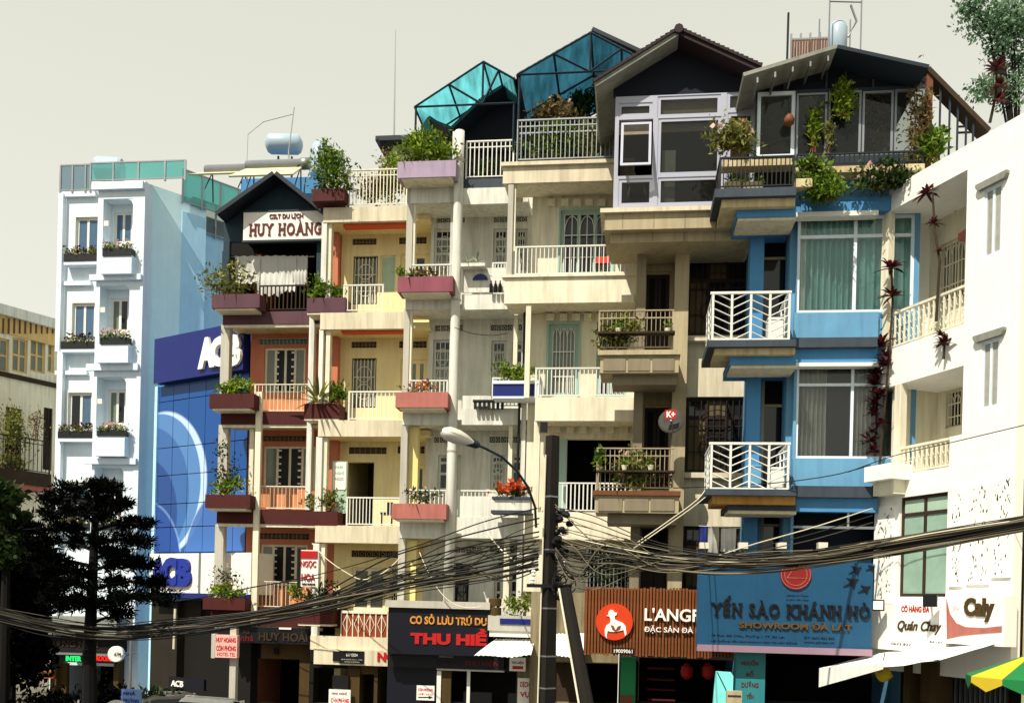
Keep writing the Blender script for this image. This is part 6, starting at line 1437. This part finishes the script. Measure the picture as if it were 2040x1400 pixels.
# awnings and parasol
aw = thing('awning', 'long white sloping awning projecting below the Caly signs', 'awning', H.pt(1700, 1330, -1.5))
awning(H, aw, (H.pt(1745, 1300, -.2), H.pt(1992, 1278, -.2), H.pt(1870, 1315, -1.7), H.pt(1632, 1330, -1.7)), M['awn'], 4, .006); 
a, b_ = H.pt(1632, 1330, -1.7), H.pt(1760, 1320, -1.7)
v = MB(); v.add([a, b_, b_ - Vector((0, 0, .12)), a - Vector((0, 0, .42))], [(3, 2, 1, 0)]); v.build('valance', M['awn'], aw); MB().tube([H.pt(1745, 1320, -.2), H.pt(1870, 1316, -1.68)], .03).build('arm', M['black'], aw)
t = thing('cloth_bundle', 'bundled yellow cloth hanging under the white awning', 'cloth', H.pt(1755, 1345, -1.2)); q = H.pt(1757, 1338, -1.2); b = MB(); b.lathe(q - Vector((0, 0, .2)), (.2, 0, 1), [(.04, 0), (.12, .06), (.2, .16), (.12, .26), (.04, .32)], 7); b.build('bundle', M['umbyellow'], t); MB().tube([q + Vector((0, 0, .1)), q + Vector((.05, 0, .4))], .01).build('cord', M['black'], t)
q = P(2052, 1316, 13.5); t = thing('parasol', 'yellow and green striped market parasol at the right edge', 'parasol', (q.x, q.y, .0)); apex = q + Vector((.12, .1, .12)); rr = .9
for i in range(10):
    a0, a1 = 2 * math.pi * i / 10, 2 * math.pi * (i + 1) / 10; c0 = apex + Vector((math.cos(a0) * rr, math.sin(a0) * rr, -.36)); c1 = apex + Vector((math.cos(a1) * rr, math.sin(a1) * rr, -.36)); dn = Vector((0, 0, -.14)); md = (c0 + c1) / 2 + Vector((0, 0, -.2))
    MB().add([apex, c0, c1, c0 + dn * .6, md, c1 + dn * .6], [(0, 1, 2), (1, 3, 4), (1, 4, 2), (2, 4, 5)]).build('gore', M['umbyellow' if i % 2 else 'umbgreen'], t)
MB().tube([apex + Vector((0, 0, .08)), Vector((apex.x, apex.y, 0))], .025).build('pole', M['greymetal'], t)
# red cordylines on the balconies
def cordyline(label, path, heads, L_=.5, m=L_RED, y0=-.1, n=30):
    t = thing('cordyline', label, 'plant', H.pt(*path[0], y0)); b = MB(); b.tube([H.pt(*p, y0) for p in path], .03, 6, .02); b.build('stem', M['dull'], t);
    for x, y, k in heads: r_ = MB(); rosette(r_, H.pt(x, y, y0), n, L_ * k, .35, .10 * k, .95); r_.build('leaf_rosette', m, t)['kind'] = 'stuff'
    return t
cordyline('tallest red leaved cordyline rising from the corner planter in tiers of leaves', [(1752, 930), (1760, 840), (1772, 700), (1778, 600), (1776, 525)], [(1776, 535, .85), (1778, 590, .75)] + [(1762 - k * 2 + R.uniform(-12, 12), 690 + k * 19, R.uniform(.55, 1.0)) for k in range(12)], .5, n=26)
cordyline('slender red leaved cordyline climbing in front of the upper white balcony', [(1865, 640), (1872, 520), (1862, 460), (1858, 385)], [(1846, 385, .7), (1860, 445, .5), (1872, 500, .3)], .45)
cordyline('small red and green cordyline growing between the two white balconies', [(1880, 715), (1882, 680)], [(1880, 685, .7), (1874, 668, .5)], .4)
cordyline('dark red cordyline standing on the roof edge under the tree', [(1972, 245), (1984, 190), (1986, 130)], [(1986, 140, .75), (1992, 175, .7), (1990, 200, .5)], .45, y0=.3)
u0 = H.pt(1746, 930, -.35); t = thing('planter', 'white concrete planter jutting from the corner house', 'planter', u0); MB(H).px(1722, 926, 1774, 956, -.55, .1).build('trough', M['caly'], t); MB(H).px(1740, 956, 1780, 985, -.35, .0).build('bracket', M['ivory'], t)
# ------------------------------------------------------------------ street: poles, lamp, cables
q = P(1088, 1400, 18.0); t = thing('utility_pole', 'dark square concrete pole carrying the tangle of cables', 'utility pole', (q.x, q.y, 0)); ptop = P(1090, 868, 18.0)
b = MB(); fr = Fr(q.x, q.y, math.radians(-38)); mb = MB(fr)
mb.add([fr.w(a * .145, c * .125, 0) for a, c in ((-1, -1), (1, -1), (1, 1), (-1, 1))] + [fr.w(a * .095, c * .09, ptop.z) for a, c in ((-1, -1), (1, -1), (1, 1), (-1, 1))], [(3, 2, 1, 0), (4, 5, 6, 7), (0, 1, 5, 4), (1, 2, 6, 5), (2, 3, 7, 6), (3, 0, 4, 7)]); mb.build('shaft', M['concrete'], t)
b = MB(); b.tube([Vector((q.x - .18, q.y - .1, 0)), Vector((q.x - .125, q.y - .08, ptop.z * .95))], .016, 6); b.build('conduit', M['cablewhite'], t)  # pale tube added to stand for the pole's lit left edge
for i, z in enumerate((2.6, 3.2, 4.1, 5.2, 6.2)): MB(fr).box(-.147 + .05 * z / ptop.z, .147 - .05 * z / ptop.z, -.127 + .035 * z / ptop.z, .127 - .035 * z / ptop.z, z, z + .025).build('steel_band', M['greymetal'], t)
hw = MB()
for i in range(18):
    c = Vector((q.x + R.uniform(.1, .32), q.y - R.uniform(.05, .25), R.uniform(4.3, 6.0))); hw.lathe(c, (R.uniform(-1, 1), R.uniform(-1, 1), R.uniform(-.3, .3)), [(.03, 0), (.06, .03), (.06, .12), (.03, .16)], 8)
hw.build_each('splice_box', M['black'], t); lp = MB()
for i in range(7):
    c = Vector((q.x + R.uniform(.15, .35), q.y - .2, R.uniform(4.35, 4.75))); r = R.uniform(.1, .2); lp.tube([c + Vector((r * math.cos(a), .03 * math.sin(3 * a), r * math.sin(a))) for a in np.linspace(0, 2 * math.pi, 15)], .012, 5)
lp.build_each('cable_coil', M['cable'], t); ins = MB()
for z, sx in ((4.55, -.32), (4.7, -.3), (5.5, .3), (5.2, .32), (4.9, .28)): ins.lathe(Vector((q.x + sx, q.y - .1, z)), (0, 0, 1), [(.03, 0), (.05, .03), (.03, .06), (.05, .09), (.025, .13)], 10)
ins.build_each('insulator', M['paper'], t); MB().box(q.x - .42, q.x + .42, q.y - .16, q.y - .12, 4.5, 4.56).box(q.x - .1, q.x + .42, q.y - .16, q.y - .12, 5.15, 5.2).build_each('crossarm', M['black'], t)
a_, b_ = P(1126, 1172, 17.6), P(1172, 1420, 17.0)
t = thing('leaning_pole', 'shorter dark pole leaning beside the concrete pole', 'utility pole', (b_.x, b_.y, 0)); d = (b_ - a_).normalized(); g_ = b_ + d * (b_.z / -d.z)
MB().tube([g_, a_], .16, 8, .11).build('shaft', M['concrete'], t); MB().tube([g_ - Vector((.17, .1, 0)), a_ - Vector((.12, .1, 0))], .02).build('conduit', M['cablewhite'], t)  # pale tube along the left edge, as on the concrete pole
for lb, px_, D_, zt in (('utility pole beyond the left edge where the left cable bundle ends', -56, 20.4, 7.2), ('utility pole beyond the right edge where the main cable bundle ends', 2080, 13.25, 7.4)):
    q2 = P(px_, 1200, D_); t2 = thing('utility_pole', lb, 'utility pole', (q2.x, D_, 0)); MB().tube([Vector((q2.x, D_, 0)), Vector((q2.x, D_, zt))], .15, 8, .1).build('shaft', M['concrete'], t2)
# street lamp with its curved arm
ah = [(1068, 1050), (1066, 1010), (1052, 970), (1030, 938), (1000, 910), (965, 892), (945, 884)]
t = thing('street_lamp', 'pale cobra head street lamp on a thin curved arm', 'street lamp', P(1068, 1050, 17.8)); pts = [P(x, y, 17.8 - i * .18) for i, (x, y) in enumerate(ah)]
MB().tube(pts, .024, 8).build('arm', M['darkmetal'], t)
hd = pts[-1]; ax = (P(880, 858, 16.4) - hd); L_ = ax.length; ax.normalize(); side = ax.cross(Vector((0, 0, 1))).normalized(); upv = side.cross(ax)
def headshell(k0, k1, nm, m, f=1.0):
    vs = []; n = 12; prof = ((-.02, .05), (.12, .08), (.3, .13), (.55, .17), (.8, .16), (.95, .10), (1.0, .02))
    for s_, r in prof:
        for i in range(n + 1):
            a = k0 + (k1 - k0) * i / n; vs.append(hd + ax * L_ * s_ + side * r * 1.1 * f * math.cos(a) + upv * r * .75 * f * math.sin(a))
    b = MB(); w_ = n + 1; b.add(vs, [(j * w_ + i, j * w_ + i + 1, (j + 1) * w_ + i + 1, (j + 1) * w_ + i) for j in range(len(prof) - 1) for i in range(n)]); return b.build(nm, m, t, True)
headshell(0, math.pi, 'housing', M['lamp']); headshell(math.pi, 2 * math.pi, 'lens', M['paper'], .97); MB().lathe(hd - ax * .1, ax, [(.04, 0), (.07, .05), (.085, .25), (.06, .28)], 10).build('collar', M['darkmetal'], t)

def spline(pts, n=9):
    pts = [Vector(p) for p in pts]; out = []
    for i in range(len(pts) - 1):
        p0, p1, p2, p3 = pts[max(i - 1, 0)], pts[i], pts[i + 1], pts[min(i + 2, len(pts) - 1)]
        for k in range(n):
            s_ = k / n; out.append(.5 * ((2 * p1) + (p2 - p0) * s_ + (2 * p0 - 5 * p1 + 4 * p2 - p3) * s_ ** 2 + (3 * p1 - p0 - 3 * p2 + p3) * s_ ** 3))
    out.append(pts[-1]); return out
def cable(label, pts, r, m, group=None):
    w_ = [P(x, y, D) for x, y, D in pts]; b = MB(); b.tube(spline(w_), r, 5); o = b.build('overhead_cable', m, None, True); return tag(o, label, 'cable', group)
RC = random.Random(21)
def vary(pts, dy, w=1.2, f=lambda s: 1.0):
    n = len(pts); return [(x, y + dy * f(i / (n - 1)) + RC.uniform(-w, w), D + RC.uniform(-.05, .05)) for i, (x, y, D) in enumerate(pts)]
# left bundle: from the pole down over the yellow and salmon houses, lowest by the pine, up off the left edge
left = [(1072, 1118, 17.9), (960, 1140, 18.6), (800, 1168, 19.4), (640, 1206, 20.0), (480, 1236, 20.4), (330, 1256, 20.6), (200, 1262, 20.6), (80, 1244, 20.4), (-40, 1212, 20.0)]
for i in range(11): cable('cable of the thick lower bundle sagging left from the concrete pole', vary(left, -13 + i * 2.8, 4.5), (.018, .011, .024)[i % 3], M[('cable', 'cablegrey', 'cable', 'cablelight')[i % 4]], 'cables of the lower left bundle')
left2 = [(1072, 1084, 17.9), (980, 1102, 18.6), (820, 1150, 19.5), (700, 1186, 20.1), (560, 1222, 20.6), (430, 1240, 20.9), (330, 1248, 21.0), (200, 1258, 21.0), (60, 1236, 20.8), (-40, 1216, 20.4)]
for i in range(5): cable('pale weathered cable strung just above the lower left bundle', vary(left2, -14 + i * 7), .013, M['cablegrey'], 'pale cables above the lower left bundle')
for i, y in enumerate((1032, 1058, 1075, 1096)): cable('thin black cable fanning left from the concrete pole above the thick bundle', vary([(1074, y, 17.9), (980, y + 20, 18.5), (860, y + 52 - i * 4, 19.2), (760, y + 86 - i * 9, 19.8), (600, 1200 + i * 5, 20.5), (440, 1228 + i * 3, 20.9), (300, 1245 + i * 2, 21), (120, 1250, 20.8), (-40, 1222, 20.4)], 0), .016, M['cable'], 'thin cables fanning left from the pole')
cable('single black wire running from the pole down to the salmon house columns', [(1070, 1012, 17.9), (960, 1040, 20), (820, 1090, 23), (650, 1140, 26), (480, 1174, 28.0)], .014, M['cable'])
cable('single grey wire crossing the salmon house to the blue bank', [(640, 1150, 26.5), (520, 1166, 27), (420, 1186, 27.5), (300, 1204, 28)], .016, M['cable'])
cable('bright white cable hanging steeply from the white balcony to the pole', [(962, 1030, 26.0), (974, 1064, 24), (1000, 1096, 21.5), (1030, 1120, 19.5), (1062, 1142, 17.9)], .02, M['cablewhite'])
cable('thin white cable looping over the black THU HIEN board', [(836, 1100, 26.3), (848, 1128, 26.2), (872, 1172, 26.1), (900, 1200, 26.0), (930, 1210, 25.9), (958, 1208, 25.9)], .014, M['cablewhite'])
cable('white wire drooping across the yellow house front', [(622, 1082, 27), (650, 1112, 26.8), (690, 1140, 26.6), (724, 1154, 26.5), (764, 1140, 26.5), (800, 1108, 26.4)], .015, M['cablewhite'])
# right bundle: sagging from the pole to the corner house and off the right edge
right = [(1108, 1096, 17.9), (1180, 1104, 17.6), (1300, 1118, 17.0), (1420, 1126, 16.4), (1540, 1122, 15.8), (1680, 1106, 15.1), (1840, 1080, 14.3), (2060, 1040, 13.3)]
for i in range(14): cable('cable of the thick main bundle sagging right from the concrete pole', vary(right, -18 + i * 2.7, 5), (.015, .009, .019)[i % 3], M[('cable', 'cablegrey', 'cable', 'cablelight')[i % 4]], 'cables of the main right bundle')
for i in range(12):
    y = 1010 + i * 13; cable('loose thin cable fanning right from the concrete pole into the main bundle', vary([(1108, y, 17.9), (1180, y + 16 + i * .5, 17.6), (1280, 1070 + i * 6, 17.1), (1400, 1098 + i * 3.2, 16.5), (1540, 1108 + i * 2, 15.8), (1700, 1096 + i * 1.6, 15.0), (1860, 1070 + i * 1.5, 14.2), (2060, 1034 + i * 1.5, 13.3)], 0), .0095, (M['cable'], M['cablegrey'], M['cable'], M['cablelight'])[i % 4], 'loose cables fanning right from the pole')
for i in range(4): cable('pale cable lying on top of the main right bundle', vary([(1110, 1052 + i * 8, 17.9), (1200, 1080 + i * 6, 17.4), (1330, 1106 + i * 3, 16.8), (1460, 1116 + i * 2, 16.2), (1640, 1100 + i * 2, 15.3), (1850, 1064 + i * 2, 14.2), (2060, 1030 + i * 2, 13.3)], 0, 3), .009, M['cablewhite' if i == 1 else 'cablelight'], 'pale cables on the main right bundle')
for i in range(2): cable(('lower', 'upper')[i] + ' of the two white wires rising from the main bundle to the greige wall', [(1262 + i * 8, 1092 - i * 12, 17.2), (1320 + i * 8, 1052 - i * 12, 18.6), (1380 + i * 10, 1010 - i * 16, 20.4), (1424 - i * 12, 974 - i * 10, 22.2)], .011, M['cablewhite'])
for i in range(3): cable(('top', 'middle', 'bottom')[i] + ' wire of the three rising to the left edge of the corner house', [(1420, 1110 + i * 6, 16.5), (1500, 1084 + i * 8, 17.6), (1620, 1050 + i * 12, 19.2), (1738, 1012 + i * 14, 21)], .012, (M['cablewhite'], M['cable'], M['cablegrey'])[i])
cable('twisted dark wire running past the blue balcony to the corner planter', [(1330, 972, 23), (1440, 968, 22), (1560, 960, 21), (1660, 946, 20.8), (1735, 926, 20.8)], .012, M['cable'])
cable('thin wire crossing the white corner house between its windows', [(1690, 940, 20.5), (1780, 908, 19.6), (1900, 880, 18.2), (2060, 842, 16.6)], .010, M['cable'])
cable('black drop wire hanging in a curve from the white balcony ceiling', [(905, 652, 26), (940, 664, 26), (980, 668, 26), (1010, 664, 26)], .01, M['cable'])

RT = random.Random(77)
for i in range(16):
    y = 1000 + RT.uniform(0, 120); f = RT.uniform(.3, 1); cable('stray thin wire of the tangle right of the concrete pole', [(1106, y, 17.85), (1150 + RT.uniform(-8, 8), y + RT.uniform(10, 60), 17.6), (1220 + RT.uniform(-20, 20), 1085 + RT.uniform(-20, 70), 17.3), (1330, 1105 + RT.uniform(-20, 40), 16.8), (1480, 1112 + RT.uniform(-14, 14), 16.1), (1650, 1100 + RT.uniform(-10, 10), 15.2), (1850, 1068 + RT.uniform(-8, 8), 14.2), (2060, 1036 + RT.uniform(-8, 8), 13.3)], RT.uniform(.006, .011), M[RT.choice(('cable', 'cable', 'cablegrey', 'cablelight'))], 'stray wires of the right tangle')
for i in range(10):
    y = 1040 + RT.uniform(0, 100); cable('stray thin wire of the tangle left of the concrete pole', [(1074, y, 17.9), (1000, y + RT.uniform(5, 50), 18.4), (900, 1130 + RT.uniform(-50, 25), 19), (760, 1172 + RT.uniform(-40, 20), 19.7), (600, 1212 + RT.uniform(-14, 14), 20.4), (430, 1240 + RT.uniform(-10, 10), 20.8), (240, 1256 + RT.uniform(-10, 10), 21), (60, 1238 + RT.uniform(-10, 10), 20.8), (-40, 1216, 20.5)], RT.uniform(.007, .012), M[RT.choice(('cable', 'cable', 'cablegrey'))], 'stray wires of the left tangle')
# ------------------------------------------------------------------ dark pine on the left
bp = P(183, 1400, 21); t = thing('pine_tree', 'black silhouetted pine with flat layered branches at the left', 'tree', (bp.x, bp.y, 0)); tp = P(192, 962, 21.0)
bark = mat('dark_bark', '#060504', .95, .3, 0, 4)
MB().tube([Vector((bp.x, bp.y, 0)), P(178, 1300, 21), P(186, 1120, 21), tp], .19, 9, .05).build('trunk', bark, t)
pads0 = [(180, 970, 66, 12), (140, 993, 62, 13), (236, 1004, 44, 13), (86, 1052, 66, 15), (158, 1022, 74, 18), (262, 1042, 42, 17), (108, 1078, 54, 12), (240, 1074, 58, 14), (232, 1100, 36, 12), (92, 1112, 44, 14), (112, 1136, 66, 14), (244, 1122, 66, 16), (268, 1158, 56, 16), (150, 1164, 50, 18), (126, 1196, 50, 22), (282, 1188, 62, 17), (238, 1226, 22, 20), (206, 1042, 54, 20), (196, 1098, 50, 18), (204, 1150, 54, 20), (180, 1205, 60, 16), (60, 1096, 34, 14), (70, 1140, 34, 14)]
pads = [(x, y, rx, ry * .72) for x, y, rx, ry in pads0 if (x, y) not in ((206, 1042), (196, 1098), (204, 1150), (60, 1096), (70, 1140))]
limb = MB(); pts = []
for x, y, rx, ry in pads:
    D = 21 + R.uniform(-.9, .9)
    s0 = P(183 + (y - 1100) * -.02, min(y + 16, 1250), 21); c0 = P(x, y, D); limb.tube([s0, (s0 + c0) / 2 + Vector((0, 0, .04)), c0], .05, 5, .015)
    for k in range(max(5, int(rx / 4))):              # each pad is a row of small tufts
        fx = R.uniform(-1, 1); c = P(x + fx * rx, y + R.uniform(-.5, .6) * ry + abs(fx) * 3, D + R.uniform(-.5, .5)); r = R.uniform(.13, .24)
        p = NR.normal(size=(95, 3)); p /= np.linalg.norm(p, axis=1, keepdims=True) + 1e-9; p *= NR.random((95, 1)) ** .5
        pts.append(np.array(c) + p * np.array((r, r, r * .75))); limb.tube([c0, c], .02, 4, .01)
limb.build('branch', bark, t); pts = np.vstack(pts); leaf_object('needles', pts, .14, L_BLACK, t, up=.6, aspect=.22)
# leafy dark trees behind it at the left edge
def leafy(label, trunk_px, D, blobs, leaf, n, size, name='tree', tk=.18):
    b0 = P(*trunk_px, D); t = thing(name, label, 'tree', (b0.x, b0.y, 0)); tops = [P(x, y, D + dd) for x, y, rx, ry, dd in blobs]; tr = MB()
    m_ = sum((v for v in tops), Vector((0, 0, 0))) / len(tops); tr.tube([Vector((b0.x, b0.y, 0)), Vector((b0.x, b0.y, m_.z * .5)), m_], tk, 8, tk * .45)
    for v in tops: tr.tube([m_ * .6 + Vector((b0.x, b0.y, m_.z * .5)) * .4, (m_ + v) * .5 + Vector((.1, 0, -.1)), v], tk * .28, 6, .012)
    tr.build('trunk', bark, t); ps = [blob_points(tuple(v), (rx / F * D, rx / F * D * .8, ry / F * D), int(n * rx * ry / 1000), 16) for v, (x, y, rx, ry, dd) in zip(tops, blobs)]
    leaf_object('crown', np.vstack(ps), size, leaf, t, up=.2, aspect=.5); return t
leafy('green leafy tree cut by the left edge beside the pine', (6, 1400), 24.5, [(8, 990, 30, 28, 0), (30, 1044, 26, 30, .4), (2, 1090, 36, 30, 0)], L_DARK, 1500, .2)
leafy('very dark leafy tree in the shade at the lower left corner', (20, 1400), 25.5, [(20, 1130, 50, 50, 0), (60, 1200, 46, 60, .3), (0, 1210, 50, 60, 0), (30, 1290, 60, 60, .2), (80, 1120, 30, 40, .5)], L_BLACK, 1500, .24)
# tree overhanging at the top right, rooted behind the corner house
leafy('airy green tree overhanging the sky at the top right corner', (2075, 1200), 25, [(1960, 40, 62, 40, 0), (2020, 70, 50, 60, .4), (1930, 10, 34, 26, -.3), (2010, 190, 46, 40, .2), (1960, 172, 48, 24, -.4), (2050, 130, 40, 60, .3), (2030, 20, 60, 40, 0), (1990, 100, 30, 26, 0)], leafmat('blue_green_leaves', '#2c4c34', '#8cae88', .5), 440, .115, tk=.12)
# hedge and small things at the bottom left
for k, (x0, x1, y0) in enumerate(((40, 170, 1372), (168, 262, 1362), (270, 350, 1366))):
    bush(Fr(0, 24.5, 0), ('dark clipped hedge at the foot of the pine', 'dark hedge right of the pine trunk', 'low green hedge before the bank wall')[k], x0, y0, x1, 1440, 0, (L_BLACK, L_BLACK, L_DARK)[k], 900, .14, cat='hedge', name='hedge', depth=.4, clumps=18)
FRS = Fr(P(260, 1400, 22).x, 22, A7); t = thing('street_sign', 'small pale blue board lettered NHA TRUONG among the hedges', 'sign', (P(262, 1400, 22).x, 22, 0))
MB(FRS).px(241, 1372, 280, 1402, -.04, .02).build('board', mat('pale_blue_board', '#7fa0dc', .5), t); lettering(FRS, 'NHÀ', 246, 1375, 270, 1384, -.04, M['acblet'], t, .03, .008); lettering(FRS, 'TRƯỜNG', 245, 1389, 277, 1399, -.04, M['acblet'], t, .03, .008); MB().tube([Vector((t.location.x, 22.05, 0)), P(262, 1395, 22.05)], .03).build('post', M['greymetal'], t)
q = P(232, 1396, 21.5); t = thing('street_sign', 'round pale board at the very bottom left of the small blue board', 'sign', (q.x, q.y, 0)); b = MB(); b.lathe(Vector((q.x, q.y, q.z - .3)), (0, 1, 0), [(.33, 0), (.33, .03)], 22); b.build('board', M['paper'], t); MB().tube([Vector((q.x, q.y + .06, 0)), Vector((q.x, q.y + .06, q.z - .3))], .03).build('post', M['greymetal'], t)
t = thing('light_pole', 'slim grey pole in front of the hotel flank', 'pole', (P(258, 1400, 26).x, 26, 0)); a_ = P(262, 1225, 26); MB().tube([Vector((t.location.x, 26, 0)), Vector((t.location.x, 26, a_.z))], .045, 8, .035).build('shaft', M['greymetal'], t); MB().tube([Vector((t.location.x, 26, a_.z)), P(246, 1270, 26)], .02).build('bracket', M['greymetal'], t)
# small things attached to the salmon house and bank
t = thing('cable_riser', 'pale plastic conduit standing between the bank and the salmon house', 'conduit', P(348, 1290, 28.5)); MB().tube([P(349, 1212, 28.5), P(346, 1292, 28.5)], .035).build('pipe', M['cablewhite'], t)
# van and car at the kerb
def vehicle(label, name, cat, px, py, D, L_, Hh, m, roof=True, ang=0.0):
    """Side profile lofted across the width, with cabin glass, wheels, lamps."""
    q = P(px, py, D); fr = Fr(q.x, D, ang); t = thing(name, label, cat, (q.x, D, 0)); hw = .88
    lower = [(-L_ / 2, .42), (-L_ / 2, .85), (-L_ / 2 + .1, .98), (L_ / 2 - 1.15, 1.02), (L_ / 2 - .12, .86), (L_ / 2, .7), (L_ / 2, .36), (-L_ / 2 + .1, .3)]
    MB(fr).prism(lower, -hw, hw).build('body', m, t)
    cabin = [(-L_ / 2 + .12, .98), (-L_ / 2 + .38, Hh - .12), (-L_ / 2 + .7, Hh), (L_ / 2 - 2.0, Hh - .02), (L_ / 2 - 1.7, Hh - .1), (L_ / 2 - 1.0, 1.0)]
    n = len(cabin); ins = .16; vs = []
    for yy, sc in ((-hw + .02, 0), (hw - .02, 0)):
        for u, h in cabin: k = (h - .98) / (Hh - .98) * ins; vs.append(fr.w(u, yy + (k if yy < 0 else -k), h))
    MB(fr).add(vs, [tuple(range(n - 1, -1, -1)), tuple(range(n, 2 * n))] + [(i, (i + 1) % n, (i + 1) % n + n, i + n) for i in range(n)]).build('cabin', M['darkglass'], t)
    rf = MB(fr); rf.prism([(-L_ / 2 + .36, Hh - .12), (-L_ / 2 + .68, Hh + .015), (L_ / 2 - 2.0, Hh), (L_ / 2 - 1.68, Hh - .1), (L_ / 2 - 2.0, Hh - .05), (-L_ / 2 + .7, Hh - .05)], -hw + ins - .02, hw - ins + .02); rf.build('roof_panel', m, t)
    pl = MB(fr)
    for u in (-L_ / 2 + .5, -.35, L_ / 2 - 1.75): 
        for sgn in (-1, 1): pl.tube([fr.w(u - .05, sgn * (hw - .0), .98), fr.w(u + .02, sgn * (hw - ins + .02), Hh - .06)], .035, 4)
    pl.build('pillar', m, t)
    for u in (-L_ / 2 + .8, L_ / 2 - .85):
        for sgn in (-1, 1):
            c = fr.w(u, sgn * (hw - .06), .32); w_ = MB(fr).lathe(c - Vector((fr.s, fr.c, 0)) * .1, Vector((fr.s, fr.c, 0)), [(.2, 0), (.31, .02), (.32, .1), (.31, .18), (.2, .2)], 16).build('wheel', M['black'], t); MB(fr).lathe(c + Vector((fr.s, fr.c, 0)) * sgn * .1, Vector((fr.s, fr.c, 0)) * sgn, [(.19, 0), (.17, .015), (.05, .03)], 12).build('rim', M['greymetal'], w_)
    for sgn in (-1, 1): MB(fr).box(L_ / 2 - .1, L_ / 2 + .01, sgn * hw * .75 - .12, sgn * hw * .75 + .12, .62, .76).build('headlight', M['paper'], t); MB(fr).box(-L_ / 2 - .01, -L_ / 2 + .06, sgn * hw * .8 - .08, sgn * hw * .8 + .08, .7, .92).build('tail_light', M['red'], t)
    return t
car = mat('grey_car_paint', '#8e8c86', .3, .05, 0, metal=.3, bump=0); carw = mat('white_car_paint', '#dcdad2', .3, .04, 0, bump=0)
vehicle('dark windowed grey car with a pale roof parked before the bank', 'parked_car', 'car', 392, 1400, 25.0, 3.6, 1.62, car, ang=-.5)
vehicle('white van with a bright roof edge parked right of the grey car', 'parked_van', 'van', 452, 1400, 24.4, 2.6, 1.66, carw, ang=-1.2)
